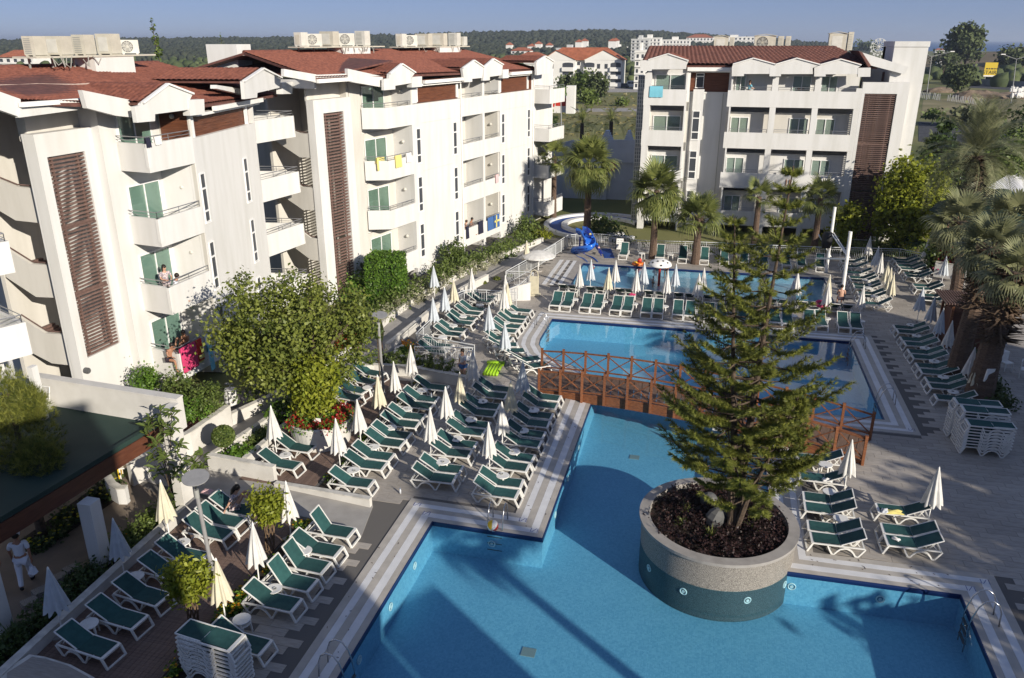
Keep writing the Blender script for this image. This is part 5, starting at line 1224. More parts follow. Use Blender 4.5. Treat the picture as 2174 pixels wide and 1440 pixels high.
UL = [
 (-7.02,24.77,'umb0','nearest the front in the channel row'),(-7.02,26.63,'umb0','second in the channel row'),(-7.16,28.56,'umb1','third in the channel row, faintly shaded'),(-7.16,30.59,'umb2','at the foot of the bridge'),
 (-9.5,25.29,'umb0','first in the middle deck row'),(-9.6,27.5,'umb0','second in the middle deck row'),(-9.46,29.01,'umb1','third in the middle deck row'),(-9.6,31.3,'umb0','last in the middle deck row'),
 (-12.45,23.64,'umb0','broadest, just right of the red flower planter'),(-12.44,25.47,'umb0','touching the right rim of the flower planter'),(-12.55,27.65,'umb1','just above the flower planter'),(-12.5,29.31,'umb0','beside the tall lamp post'),(-12.54,31.31,'umb0','below the planted white wall'),
 (-15.3,24.05,'umb0','left of the red flower planter'),
 (-15.92,13.84,'umb2','nearest the bottom left corner'),(-15.94,16.32,'umb2','second from the bottom left, by the dark shrubs'),(-15.81,18.25,'umb1','between the lamp disc and the big leaved shrub'),
 (-11.84,16.92,'umb0','in the marigold strip, middle of three'),(-11.86,15.24,'umb1','in the marigold strip, nearest of three'),(-12.1,19.27,'umb0','in the marigold strip, by the ramp'),
 (-13.91,41.93,'umb1','fourth along the white railing terrace'),(-13.9,40.17,'umb2','third along the white railing terrace'),(-13.89,38.3,'umb2','second along the white railing terrace'),(-13.46,43.97,'umb0','at the far end of the railing terrace'),(-16.0,44.4,'umb2','standing alone against the shrubs of the middle block'),
 (-10.62,37.69,'umb2','left of the curved pool corner'),(-9.14,35.26,'umb2','closest to the bridge on the upper deck'),(-11.16,43.24,'umb0','near the cream ramp wall'),(-10.75,41.2,'umb0','in front of a cream one near the upper pool ladder'),(-10.75,42.0,'umb1','just behind a white one near the upper pool ladder'),
 (-11.92,52.04,'umb1','in front of the open white parasol'),
 (10.91,49.4,'umb1','nearest in the row right of the children pool'),(11.0,50.6,'umb1','second in the row right of the children pool'),(11.1,52.2,'umb1','third in the row right of the children pool'),(11.1,54.4,'umb0','broad fourth in the row right of the children pool'),(11.14,56.2,'umb2','fifth in the row right of the children pool'),(11.19,59.33,'umb0','by the far right fence'),
 (15.01,59.51,'umb0','below the lime green tree at the fence end'),(15.04,54.82,'umb2','in front of the pink flowers'),(16.3,54.6,'umb0','behind another in front of the flower wall'),(17.5,55.2,'umb0','half hidden behind the slatted kiosk'),
 (12.10,44.89,'umb2','sixth beside the shaded row'),(12.07,42.9,'umb2','fifth beside the shaded row'),(12.06,40.91,'umb0','fourth beside the shaded row'),(12.09,39.18,'umb2','third beside the shaded row'),(12.09,37.31,'umb0','second beside the shaded row, leaning close to another'),(12.06,36.07,'umb1','nearest the stacked loungers'),(11.9,46.6,'umb2','in shade next to the kiosk'),
 (7.86,25.05,'umb0','alone beside the group of three loungers'),(5.47,26.52,'umb0','close to the right end of the bridge')]
for u in UL: umbrella(*u)
for k in range(10):
 x = -7.4 + 1.79 * k
 umbrella(x + R.uniform(-.1,.1),46.42 + R.uniform(-.1,.1),R.choice(['umb0','umb0','umb1']),f'{nth(k)} from the left in the row between the pools')
 if k < 9: umbrella(x + .35 + R.uniform(-.15,.15),48.2 + R.uniform(-.1,.1),R.choice(['umb0','umb1','umb2']),f'{nth(k)} from the left along the children pool')
# ---- small resin tables
def make_table():
 r = thing('side_table','','table'); n = 24; t = MB()
 t.lathe((0,0,0),[(.20,.385),(.235,.395),(.245,.415),(.235,.43),(.0,.43)],n); t.build('table_top','plastic',r,smooth=False)
 for k in range(4):
  a = pi / 4 + k * pi / 2; c,s = cos(a),sin(a)
  MB().hexa([(.19 * c - .03 * s,.19 * s + .03 * c,.39),(.19 * c + .03 * s,.19 * s - .03 * c,.39),(.225 * c + .03 * s,.225 * s - .03 * c,.39),(.225 * c - .03 * s,.225 * s + .03 * c,.39)][::1] and
                  [(.225 * c - .018 * s,.225 * s + .018 * c,0),(.225 * c + .018 * s,.225 * s - .018 * c,0),(.255 * c + .018 * s,.255 * s - .018 * c,0),(.255 * c - .018 * s,.255 * s + .018 * c,0),
                   (.175 * c - .03 * s,.175 * s + .03 * c,.39),(.175 * c + .03 * s,.175 * s - .03 * c,.39),(.215 * c + .03 * s,.215 * s - .03 * c,.39),(.215 * c - .03 * s,.215 * s + .03 * c,.39)]).build('leg','plastic',r)
 return r
TP = make_table(); TN = [0]
ash = MB().lathe((0,0,0),[(.045,0),(.055,.03),(.045,.03),(.038,.012),(0,.012)],10).build('ashtray','acgrey'); AN = [0]
def table(x,y,where,tray=True):
 o = TP if TN[0] == 0 else copy_tree(TP); TN[0] += 1
 o.location = (x,y,0); o.rotation_euler = (0,0,R.uniform(0,6)); o.scale = (R.uniform(.95,1.06),) * 3
 o['label'] = 'white resin side table ' + where; o['group'] = 'white side tables by the loungers'
 if tray:
  a = ash if AN[0] == 0 else inst(ash); AN[0] += 1
  a.location = (x + R.uniform(-.07,.07),y + R.uniform(-.07,.07),.432 * o.scale[0]); tag(a,'grey ashtray on the side table ' + where,'ashtray','ashtrays on the side tables')
for i,(x,y) in enumerate(((-6.36,24.12),(-6.39,25.93),(-6.46,27.72),(-6.45,29.61))): table(x,y,f'{nth(i)} from the front in the channel row')
for i,(x,y) in enumerate(((-8.75,24.51),(-8.81,26.41),(-8.75,28.12),(-8.8,30.0))): table(x,y,f'{nth(i)} from the front in the middle deck row')
for i,(x,y) in enumerate((G(*g3(1320,875),.4).xy,G(*g3(1490,680),.4).xy,G(*g3(1640,515),.4).xy,G(*g3(1775,355),.4).xy,G(*g3(1905,200),.4).xy)): table(x,y,f'{nth(i)} from the ramp behind the flower strip')
table(*G(*g3(745,745),.4).xy,'between the two loungers left of the flower planter'); table(-14.2,30.15,'behind the tall lamp post',False)
table(*G(*g2(755,985),.4).xy,'nearest the bottom left corner',False); table(*G(*g2(1150,580),.4).xy,'second from the bottom left corner',False); table(*G(*g2(1550,285),.4).xy,'between the two pairs on the lower timber deck')
table(*G(*g4(725,680),.4).xy,'with a glass on it beside the marigold strip'); table(*G(*g4(980,365),.4).xy,'under the upright loungers on the tiles',False)
p = G(*g4(455,955),.45); table(p.x,p.y,'doubled up with another, nearest the pool stripes',False)
t_ = copy_tree(TP); t_.location = (p.x,p.y,.10); t_.rotation_euler = (0,0,1.2); t_['label'] = 'white resin side table stacked over its twin at the front left'; t_.scale = (1,1,1); t_['group'] = 'white side tables by the loungers'
for i,q in enumerate(((1000,60),(740,235),(590,380),(430,555))): pp_ = G(*zb(*q),.4); table(pp_.x,pp_.y,f'{nth(i)} from the far end of the railing terrace',i == 2)
for i,q in enumerate(((1520,175),(1400,330),(1260,690),(1515,865),(1400,525))): pp_ = G(*zb(*q),.4); table(pp_.x,pp_.y,f'{nth(i)} from the far end beside the upper pool',False)
for k in range(10): table(-7.4 + 1.79 * k,45.2,f'{nth(k)} from the left between the pools',k % 2 == 0)
for i,q in enumerate(((230,215),(280,308),(355,423),(440,546),(520,683),(610,815))): pp_ = G(1880 + q[0] / 4.235,640 + q[1] / 4.235,.4); table(pp_.x,pp_.y,f'{nth(i)} from the far end of the shaded row')
for i,q in enumerate(((590,755),(520,665),(490,580),(480,490))): pp_ = G(*r7(*q),.4); table(pp_.x,pp_.y,f'{nth(i)} from the near end right of the children pool')
for i,q in enumerate(((290,655),(235,520),(215,390))): pp_ = G(*zk(*q),.4); table(pp_.x,pp_.y,f'{nth(i)} from the pool beside the planter',False)
table(-4.5,57.3,'near the slide along the fence',False); table(-2.45,57.4,'between palms along the fence',False)
# ---- things left lying about
def crumpled(x,y,z,w,d,h,m,name,label,cat,rz=0):
 n = 9; v,f = [],[]; rr = random.Random(int(abs(x * 97 + y * 31)))
 ph = [rr.uniform(0,6) for _ in range(6)]
 for i in range(n):
  for j in range(n):
   u,q = i / (n - 1) - .5,j / (n - 1) - .5; e = max(0,1 - (2 * max(abs(u),abs(q))) ** 4)
   zz = h * e * (.55 + .3 * sin(9 * u + ph[0]) * cos(7 * q + ph[1]) + .2 * sin(15 * q + ph[2]))
   k = 1 + .12 * sin(5 * atan2(q,u) + ph[3])
   v.append((u * w * k,q * d * k,max(.004,zz)))
 for i in range(n - 1):
  for j in range(n - 1): f.append((i * n + j,(i + 1) * n + j,(i + 1) * n + j + 1,i * n + j + 1))
 m_ = MB(); m_.v,m_.f = v,f; o = m_.build(name,m,smooth=True); o.location = (x,y,z); o.rotation_euler = (0,0,rz); return tag(o,label,cat)
p = G(1895,1087,.38); crumpled(p.x,p.y,.365,.62,.26,.10,'ytowel','beach_towel','crumpled yellow towel on the lounger right of the planter','towel',.1)
p = G(1879,1085,.4); crumpled(p.x,p.y,.365,.22,.2,.16,'shadewall_paleblue','bag','small grey bag beside the crumpled yellow towel','bag')
p = G(1902,1143,.4); crumpled(p.x,p.y,.365,.24,.15,.10,'wtowel','magazine_pile','bright crumpled wrapper on the middle lounger right of the planter','wrapper',-.6)
p = G(1757,1019,.4); crumpled(p.x,p.y,.365,.34,.2,.12,'wtowel','hand_towel','white towel on the lounger beside the bridge end','towel')
p = G(1342,625,.75); crumpled(p.x,p.y + .1,.70,.40,.38,.10,'pink','beach_towel','bright pink towel thrown over a lounger back between the pools','towel')
p = G(*r7(560,625),.4); crumpled(p.x,p.y,.37,.5,.28,.12,'shadewall_paleblue','hand_towel','pale blue towel on a lounger right of the children pool','towel')
p = G(440,1046,.5); crumpled(p.x - .1,p.y + .1,.45,.35,.25,.12,'ptowel','bag','pink and black bag at the lounger head behind the seated woman','bag')
# lime air bed
p = G(1048,784,0); ab = thing('air_bed','lime green inflatable mattress lying on the deck near the bridge','air bed',(p.x,p.y,0),.06)
m = MB()
for k in range(5): m.tube([(-.30 + .15 * k,-.85,.07),(-.30 + .15 * k,.45,.07)],.078,8)
m.build('mattress','lime',ab,smooth=True); MB().tube([(-.44,.55,.09),(.44,.55,.09)],.105,10).tube([(-.42,.69,.08),(.42,.69,.08)],.09,8).build('pillow','lime',ab,smooth=True)
# pink swim ring on a lounger right of the tree
p = G(*z8(530,645),.75); m = MB(); m.tube([(.27 * cos(a),.27 * sin(a),0) for a in [2 * pi * k / 20 for k in range(20)]],.09,8,closed=True); o = m.build('swim_ring','fl_pink' if False else 'pink',smooth=True); o.location = (p.x,p.y,.76); o.rotation_euler = (.3,.1,0); tag(o,'bright pink swim ring on a lounger back right of the tree','swim ring')
# beach ball by the ladder, orange float, water bottles
p = G(1046,1117,.2); bl = thing('beach_ball','red white and yellow beach ball leaning on the pool ladder','ball',(p.x,p.y,.21))
for k,mm in enumerate(('red','white','yellow','white','red','white')):
 m = MB(); a0,a1 = 2 * pi * k / 6,2 * pi * (k + 1) / 6; n = 8; v,f = [],[]
 for i in range(n + 1):
  t = -pi / 2 + pi * i / n
  for j in range(5): a = a0 + (a1 - a0) * j / 4; v.append((.19 * cos(t) * cos(a),.19 * sin(t),.19 * cos(t) * sin(a)))
 for i in range(n):
  for j in range(4): f.append((i * 5 + j,i * 5 + j + 1,(i + 1) * 5 + j + 1,(i + 1) * 5 + j))
 m.v,m.f = v,f; m.build('panel',mm,bl,smooth=True)
bl.rotation_euler = (.4,.5,.3)
p = G(850,1048,0); bt = thing('water_bottle','small clear water bottle standing on the tiles by the pool corner','bottle',(p.x,p.y,0))
MB().lathe((0,0,0),[(.0,0),(.035,0),(.035,.14),(.013,.18),(.013,.2)],10).build('bottle_body','shadewall_paleblue',bt,smooth=True); MB().cyl((0,0,0),.016,.2,.22,8).build('cap','bluetowel',bt)
p = G(*g3(1785,340),.43); b2 = copy_tree(bt); b2.location = (-11.05,29.8,.44); b2['label'] = 'water bottle standing on a table behind the flower strip'
p = G(*g2(605,1030),.1); pt = thing('flower_pot','small terracotta pot beside the table at the bottom left','flower pot',(p.x,p.y,0))
MB().lathe((0,0,.02),[(0,0),(.09,0),(.13,.2),(.145,.2),(.145,.24),(.12,.24),(.11,.17),(0,.17)],14).build('pot_body','terracotta',pt); MB().cyl((0,0,0),.105,.16,.2,12).build('pot_soil','soil',pt)
# ================================================================== PLANTS
def trunk(mb,pts,r0,r1,n=8):
 m = len(pts); mb.tube(pts,[r0 + (r1 - r0) * (i / (m - 1)) ** .8 for i in range(m)],n); return mb
# ---- palms
def fan_frond(name,m,seed,droop):
 rs = np.random.RandomState(seed); v,f,t = [],[],[]
 def quad(p,q,w0,w1,side,tone):
  o = len(v); v.extend([p - side * w0,p + side * w0,q + side * w1,q - side * w1]); f.append((o,o + 1,o + 2,o + 3)); t.append(tone)
 pl = .62
 quad(np.array([0,0,0.]),np.array([pl,0,.04]),.022,.016,np.array([0,1,0.]),.8)
 hub = np.array([pl,0,.04]); n = 25
 for k in range(n):
  a = -1.85 + 3.7 * k / (n - 1); L = (.78 - .12 * abs(a)) * rs.uniform(.85,1.1); d = np.array([cos(a),sin(a),.0]); s = np.array([-sin(a),cos(a),.0])
  p1 = hub + d * L * .55 + np.array([0,0,-.06 * abs(a)]); dz = -droop * rs.uniform(.6,1.4)
  p2 = hub + d * L * .86 + np.array([0,0,-.06 * abs(a) + dz * .35]); p3 = hub + d * L * 1.0 + np.array([0,0,dz])
  tn = rs.uniform(.2,1)
  quad(hub,p1,.008,.036,s,tn); quad(p1,p2,.036,.02,s,tn); quad(p2,p3,.020,.003,s,min(1,tn + .2))
 return raw_mesh(np.array(v),np.array(f),t,'frond',m)
def feather_frond(name,m,seed,L,droop,n=34):
 rs = np.random.RandomState(seed); v,f,t = [],[],[]; pts = []
 for i in range(9):
  q = i / 8; pts.append(np.array([L * q * (1 - .12 * q),0,.18 * L * sin(q * 2.2) - droop * L * q * q]))
 def quad(p,q,w0,w1,side,tone):
  o = len(v); v.extend([p - side * w0,p + side * w0,q + side * w1,q - side * w1]); f.append((o,o + 1,o + 2,o + 3)); t.append(tone)
 Y = np.array([0,1,0.])
 for i in range(8): quad(pts[i],pts[i + 1],.03 * (1 - i / 9),.03 * (1 - (i + 1) / 9),Y,.9)
 for k in range(n):
  q = .14 + .86 * k / (n - 1); i = min(7,int(q * 8)); p = pts[i] + (pts[i + 1] - pts[i]) * (q * 8 - i); tan = pts[min(8,i + 1)] - pts[i]; tan /= np.linalg.norm(tan)
  ll = L * .20 * (sin(pi * min(1,q * .9 + .12)) ** .6 + .15)
  for sgn in (-1,1):
   d = tan * .62 + Y * sgn * .72 + np.array([0,0,.22]); d /= np.linalg.norm(d); e = p + d * ll * rs.uniform(.85,1.1) + np.array([0,0,-.10 * ll])
   quad(p,(p + e) / 2 + np.array([0,0,.03]),.006,.016,tan,rs.uniform(.1,1)); quad((p + e) / 2 + np.array([0,0,.03]),e,.016,.002,tan,rs.uniform(.1,1))
 return raw_mesh(np.array(v),np.array(f),t,'frond',m)
FM = {}
for k,(m,base) in {'fan': ('leaf_palm',0),'fangrey': ('leaf_palmgrey',20)}.items():
 FM[k] = [fan_frond('frond',m,base + i,(.12,.3,.5)[i]) for i in range(3)]
FM['date'] = [feather_frond('frond','leaf_palmgrey',50 + i,2.6,(.12,.35,.6)[i],40) for i in range(3)]
FM['datesmall'] = [feather_frond('frond','leaf_palm',60 + i,1.6,(.12,.35,.6)[i],26) for i in range(3)]
FUSED = set()
def frond(kind,i,parent,loc,rot,sc):
 o = FM[kind][i]
 if o.name in FUSED: o = inst(o)
 else: FUSED.add(o.name)
 o.parent = parent; o.location = loc; o.rotation_euler = rot; o.scale = (sc,sc,sc)
def palm(x,y,h,r,kind,n,sc,label,lean=(0,0),shag=0,lo=-55,hi=80,z=0,group='palm trees'):
 t = thing('palm_tree',label,'palm tree',(x,y,z),0,group); m = MB()
 k = int(h / .16) + 2; pts,rr = [],[]
 for i in range(k):
  q = i / (k - 1); pts.append((lean[0] * q * q,lean[1] * q * q,h * q)); rr.append(r * (1.25 - .35 * q + (.25 * (1 - q) ** 6)) * (1 + .05 * (i % 2)))
 m.tube(pts,rr,10); m.build('trunk','palmtrunk',t)
 top = Vector(pts[-1])
 if shag:      # dead-frond stubs round the upper trunk
  ns = int(230 * shag); c = []; 
  v,f = [],[]
  for i in range(ns):
   a = R.uniform(0,2 * pi); zz = R.uniform(h - shag * 1.5,h + .05); b = Vector((lean[0],lean[1],0)) * (zz / h) ** 2 + Vector((cos(a) * r * .9,sin(a) * r * .9,zz)); L = R.uniform(.3,.62) * (r / .3)
   e = b + Vector((cos(a) * L,sin(a) * L,R.uniform(-.25,.30))); s = Vector((-sin(a),cos(a),0)) * .07; o = len(v)
   v += [b - s,b + s,e + s * .3,e - s * .3,b - Vector((0,0,.06))]; f += [(o,o + 1,o + 2,o + 3),(o + 4,o + 1,o + 2,o + 3)]
  q = MB(); q.v = [tuple(p) for p in v]; q.f = f; q.build('dead_fronds','thatch',t)
 for i in range(n):
  q = (i + .5) / n; el = radians(hi + (lo - hi) * q ** .8 + R.uniform(-8,8)); az = i * 2.39996 + R.uniform(-.15,.15)
  frond(kind,0 if q < .4 else (1 if q < .75 else 2),t,(top.x + .06 * cos(az),top.y + .06 * sin(az),top.z + .12 * (1 - q) - .25 * q * (kind != 'date')),(R.uniform(-.3,.3),-el,az),sc * R.uniform(.85,1.12))
 return t
palm(-3.72,57.6,5.0,.21,'fan',44,1.6,'fan palm with a stout grey trunk at the fence left of the mushroom fountain')
palm(-.63,56.9,3.3,.24,'fan',22,1.45,'shorter fan palm with a shaggy trunk right of the mushroom fountain',lo=-10,hi=85,shag=.3)
palm(-9.45,63.0,6.0,.24,'fan',50,1.75,'tallest fan palm, rising behind the blue slide')
palm(-13.4,69.0,5.6,.2,'fan',22,1.3,'fan palm half hidden behind the far balconies of the middle block')
p = onY(1740,440,62.0); palm(p.x,62.0,4.2,.2,'fan',18,1.25,'fan palm seen just behind the tip of the planter conifer',lo=-30)
p = onY(1608,455,62.5); palm(p.x,62.5,4.0,.2,'fan',12,1.1,'small fan palm between the two tips of the planter conifer',lo=-10)
# right-hand group
p = onY(2074,322,57.0); palm(p.x + .9,57.0,p.z - .3,.42,'date',52,1.6,'large date palm with a thick stubbly trunk at the right',shag=2.4,lo=-35,hi=82,lean=(-.9,0))
p = onY(2040,470,50.0); palm(p.x + .5,50.0,p.z,.27,'fangrey',34,1.45,'grey green fan palm above the slatted kiosk',lean=(-.5,0),shag=.5)
p = onY(2108,520,40.5); palm(p.x - .9,36.8 + 2.0,p.z + .0,.34,'fangrey',36,1.3,'fan palm with a thick brown trunk right of the kiosk',shag=1.8,lean=(.7,1.0))
p = onY(2160,585,36.0); palm(p.x - .35,36.2,p.z,.42,'fangrey',36,1.15,'fan palm with the thickest shaggy trunk at the right edge',shag=2.0,lean=(.5,.3))
p = onY(2150,470,52.0); palm(p.x,52.0,p.z,.25,'fangrey',30,1.5,'grey fan palm behind the others at the right edge')
p = onY(1905,300 + 45,95); palm(p.x + 3.5,95,4.2,.25,'fan',22,1.4,'small fan palm beyond the right hotel block')
for i,(px,py) in enumerate(((1236,262),(1298,258),(1358,262))): p = onY(px,py,90); palm(p.x,90,p.z,.22,'datesmall',18,1.35,f'young palm growing in the meadow behind the shaded white wall, {nth(i)} from left',lo=-20)
p = onY(2132,395,70); palm(p.x,70,p.z,.2,'datesmall',14,1.2,'little palm in a terracotta coloured cone among the shade sails',lo=0)
# ---- leafy trees
def leafy(name,label,cat,base,blobs,n,size,m,th,tr,clump=0,cr=.3,limbs=4,group=None,**kw):
 t = thing(name,label,cat,(base[0],base[1],base[2] if len(base) > 2 else 0),0,group); b = Vector(t.location)
 BL = [(x - b.x,y - b.y,z - b.z,rx,ry,rz) for (x,y,z,rx,ry,rz) in blobs]
 if tr > 0:
  mb = MB(); c = Vector(BL[0][:3]); fork = Vector((c.x * .25,c.y * .25,max(.3,th)))
  trunk(mb,[(0,0,-.02),(fork.x * .4,fork.y * .4,fork.z * .5),tuple(fork)],tr,tr * .75)
  for i in range(limbs):
   q = BL[i % len(BL)]; e = Vector((q[0] + R.uniform(-.5,.5) * q[3],q[1] + R.uniform(-.5,.5) * q[4],q[2] + R.uniform(-.2,.5) * q[5])); mid = fork.lerp(e,.5) + Vector((R.uniform(-.2,.2),R.uniform(-.2,.2),.1))
   trunk(mb,[tuple(fork),tuple(mid),tuple(e)],tr * .55,tr * .15,6)
  mb.build('trunk','trunk',t)
 leaf_cloud(BL,n,size,'crown' if tr > 0 else 'foliage',m,t,clump=clump,clump_r=cr,**kw)
 return t
Yf = 27.0
def bl(px,py,rx,rz,Y,ry=None):
 p = onY(px,py,Y); s = F_PX / sqrt(p.x ** 2 + p.y ** 2 + (p.z - CAM_H) ** 2) * 1.0
 return (p.x,p.y,p.z,rx / s,(ry if ry else rx) / s,rz / s)
# big ficus in its round flower planter
pc_ = G(680,888,.95); PR = (G(748,885,.95) - G(612,895,.95)).length / 2
pl = thing('flower_planter','large round white planter full of red flowers under the big leafy tree','planter',(pc_.x,pc_.y,0))
m = MB(); m.lathe((0,0,0),[(PR - .12,-.02),(PR - .06,.45),(PR,.95),(PR,1.0),(PR - .12,1.0),(PR - .12,.8),(0,.8)],40); m.build('planter_wall','wallw',pl,smooth=False)
MB().cyl((0,0,0),PR - .13,.8,.86,32).build('planter_soil','soil',pl)
def ring_blobs(r,z,n,s,h): return [(r * cos(a),r * sin(a),z,s,s,h) for a in [2 * pi * k / n for k in range(n)]]
leaf_cloud(ring_blobs(PR - .3,1.02,22,.34,.2) + ring_blobs(PR * .5,1.05,8,.4,.2),4200,.05,'red_flowers','fl_red',pl,clump=170,clump_r=.10,up=.8,kind='stuff')
leaf_cloud(ring_blobs(PR - .3,.98,22,.36,.2) + ring_blobs(PR * .5,1.0,8,.4,.2),3800,.055,'flower_leaves','leaf_hedge',pl,clump=300,clump_r=.12,kind='stuff')
MB().box(.28,.32,-PR * .62 - .01,-PR * .62 + .01,.85,1.25).box(.16,.44,-PR * .62 - .025,-PR * .62 - .011,1.22,1.36).build('plant_label','white',pl)
leafy('ficus_tree','big round-crowned leafy tree growing out of the red flower planter','tree',(pc_.x,pc_.y + .2,.86),
      [bl(620,692,110,90,27.5),bl(530,680,78,95,27.2),bl(715,690,78,85,27.8),bl(640,618,60,38,28),bl(560,760,80,50,26.8),bl(680,770,70,50,27),bl(488,720,36,60,27),bl(610,780,70,40,26.4),bl(755,692,36,55,28)],
      20000,.085,'leaf_ficus',1.6,.2,clump=420,cr=.27,limbs=12,shell=.3)
leafy('climber_bush','yellow green bush filling the planter beneath the big leafy tree','bush',(pc_.x - .1,pc_.y - .2,.86),[bl(668,820,46,55,26.0),bl(675,790,48,40,26.2),bl(665,862,36,24,25.7)],4200,.085,'leaf_lime',.3,.04,clump=200,cr=.16,limbs=2,shell=.6)
leafy('citrus_tree','lime green round tree at the foot of the right hotel block','tree',(15.6,64.6),[bl(1932,430,58,80,64.6),bl(1915,480,45,45,64.4),bl(1960,420,38,60,64.8),bl(1925,400,45,40,64.6)],9000,.17,'leaf_lime',1.3,.12,clump=380,cr=.42,shell=.6)
leafy('small_tree','small lime green tree beside the louvred stair of the right block','tree',(10.9,65.0),[bl(1803,468,24,28,65.0)],1200,.16,'leaf_lime',1.0,.06,clump=60,cr=.3)
# conifer with drooping tiers behind
t = thing('conifer','dark green conifer between the lime tree and the date palm','tree',(0,0,0),0,'trees by the right block'); p = onY(1990,372,72); b0_ = (p.x,72)
leaf_cloud([(p.x,72,2.5 + .75 * k,2.6 - .27 * k,2.6 - .27 * k,.45) for k in range(9)],7000,.2,'crown','leaf_dark',t,clump=260,clump_r=.32); m = MB(); trunk(m,[(p.x,72,0),(p.x,72,8.5)],.25,.04); m.build('trunk','trunk',t)
# clipped hedge column and its neighbours in front of the middle block
def box_foliage(name,label,cat,c,s,n,size,m,rz=0,group=None,rnd=.0):
 t = thing(name,label,cat,(c[0],c[1],0),rz,group); k = n // 5; pts = []
 rs = NR
 fc = rs.randint(0,5,n); u = rs.uniform(-1,1,n); v = rs.uniform(-1,1,n); P = np.zeros((n,3)); N = np.zeros((n,3))
 for i in range(5):
  q = fc == i; ax,sg = ((0,1),(0,-1),(1,1),(1,-1),(2,1))[i]; o = [a for a in (0,1,2) if a != ax]
  P[q,ax] = sg; P[q,o[0]] = u[q]; P[q,o[1]] = v[q]; N[q,ax] = sg
 P *= np.array([s[0] / 2,s[1] / 2,s[2] / 2]); P += rs.normal(size=(n,3)) * .045; P[:,2] += s[2] / 2 + c[2]
 nor = N + rs.normal(size=(n,3)) * .6; nor /= np.linalg.norm(nor,axis=1)[:,None]; a = rs.normal(size=(n,3)); a -= nor * (a * nor).sum(1)[:,None]; a /= np.linalg.norm(a,axis=1)[:,None]; b = np.cross(nor,a); sz = size * rs.uniform(.6,1.3,(n,1))
 V = np.stack([P - a * sz,P + b * sz * .6,P + a * sz,P - b * sz * .6],1).reshape(-1,3); raw_mesh(V,np.arange(4 * n).reshape(n,4),rs.rand(n),'foliage',m,t)
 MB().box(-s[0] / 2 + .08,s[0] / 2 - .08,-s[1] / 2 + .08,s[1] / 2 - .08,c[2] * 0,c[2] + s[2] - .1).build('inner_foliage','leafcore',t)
 return t
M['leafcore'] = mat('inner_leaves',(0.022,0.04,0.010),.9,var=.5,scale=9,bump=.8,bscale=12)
p = G(830,655,0); box_foliage('clipped_hedge','tall clipped hedge block at the foot of the louvred stair tower','hedge',(p.x - .6,p.y + 1.0,0),(2.0,1.9,3.0),7000,.075,'leaf_hedge',.1)
def bush(px,py,rx,rz,Y,n,label,m='leaf_bush',size=.08,name='bush',th=.2,tr=.03,clump=None,group='garden bushes'):
 b = bl(px,py,rx,rz,Y); return leafy(name,label,'bush',(b[0],b[1],0),[b],n,size,m,max(.1,b[2] - b[5]),tr,clump=clump or n // 22,cr=min(b[3],b[5]) * .22,limbs=3,group=group,shell=.5)
bush(770,640,45,55,43,2600,'loose green shrub left of the clipped hedge block','leaf_hedge',.09)
bush(760,590,26,30,44.5,900,'dark shrub behind the clipped hedge block','leaf_dark',.09)
bush(967,578,32,62,51,3000,'tall oval shrub against the middle block facade','leaf_bush',.10)
bush(960,540,22,30,51.5,900,'top of a dark shrub against the middle block facade','leaf_dark',.10)
bush(1120,500,26,42,62,1600,'upright shrub at the far corner of the middle block','leaf_bush',.11)
bush(1148,515,28,26,62,1000,'yellowish shrub by the fence near the slide','leaf_lime',.10)
bush(1070,555,44,22,56,1400,'dark spreading shrub beside the walkway fence','leaf_dark',.10)
bush(1030,578,22,24,54,700,'yellow green shrub beside the walkway','leaf_lime',.09)
bush(1290,500,38,34,63.5,1500,'dark rounded shrub behind the slide fence','leaf_dark',.12); bush(1268,480,22,22,64,600,'smaller shrub left of the dark rounded one','leaf_bush',.11)
bush(1345,530,45,22,61.5,1000,'low dark shrubs behind the notice board fence','leaf_dark',.1)
bush(1500,535,60,18,62,1200,'low shrubs behind the fence in front of the right block','leaf_bush',.1); bush(1640,535,60,18,62,900,'low shrubs behind the conifer along the fence','leaf_bush',.1)
bush(1772,510,22,26,63.5,700,'light shrub beside the white swing frame','leaf_lime',.1); bush(1840,530,55,16,62.6,1000,'low shrubs behind the right end of the fence','leaf_bush',.1); bush(1935,525,40,18,62.8,900,'dark ground shrubs under the lime tree','leaf_dark',.1)
def hedge(ptz,n,size,m,label,name='hedge',r=.4,h=.35,kind=None,clump=None):
 t = thing(name,label,'hedge',(ptz[0][0],ptz[0][1],0)); B = []
 for i in range(len(ptz) - 1):
  a,b = Vector(ptz[i]),Vector(ptz[i + 1]); k = max(1,int((b - a).length / (r * .9)))
  for j in range(k): q = a.lerp(b,(j + .5) / k); B.append((q.x - ptz[0][0],q.y - ptz[0][1],h,r * R.uniform(.8,1.2),r * R.uniform(.8,1.2),h * R.uniform(.8,1.3)))
 leaf_cloud(B,n,size,'foliage',m,t,clump=clump or n // 18,clump_r=r * .3,shell=.4); return t
hedge([(-17.9,36.5),(-18.0,40),(-17.6,43.5),(-16.5,49),(-14.6,55.5),(-13.6,59.5)],8000,.09,'leaf_bush','long green hedge between the walkway and the middle block',r=.75,h=.55)
hedge([(-17.2,36.8),(-17.4,40),(-16.9,43),(-15.9,48.5),(-14.2,54)],3600,.07,'leaf_white','hedge speckled with whitish flowers along the walkway',name='flowering_hedge',r=.42,h=.45)
hedge([(-17.6,33.6),(-17.7,36.2),(-17.6,37.6)],2200,.07,'fl_red','bed of dark red flowers behind the lamp at the walkway wall',name='flower_bed',r=.5,h=.3); hedge([(-18.4,33.6),(-18.6,37.6)],900,.09,'leaf_bush','green shrubs behind the dark red flower bed',r=.6,h=.5)
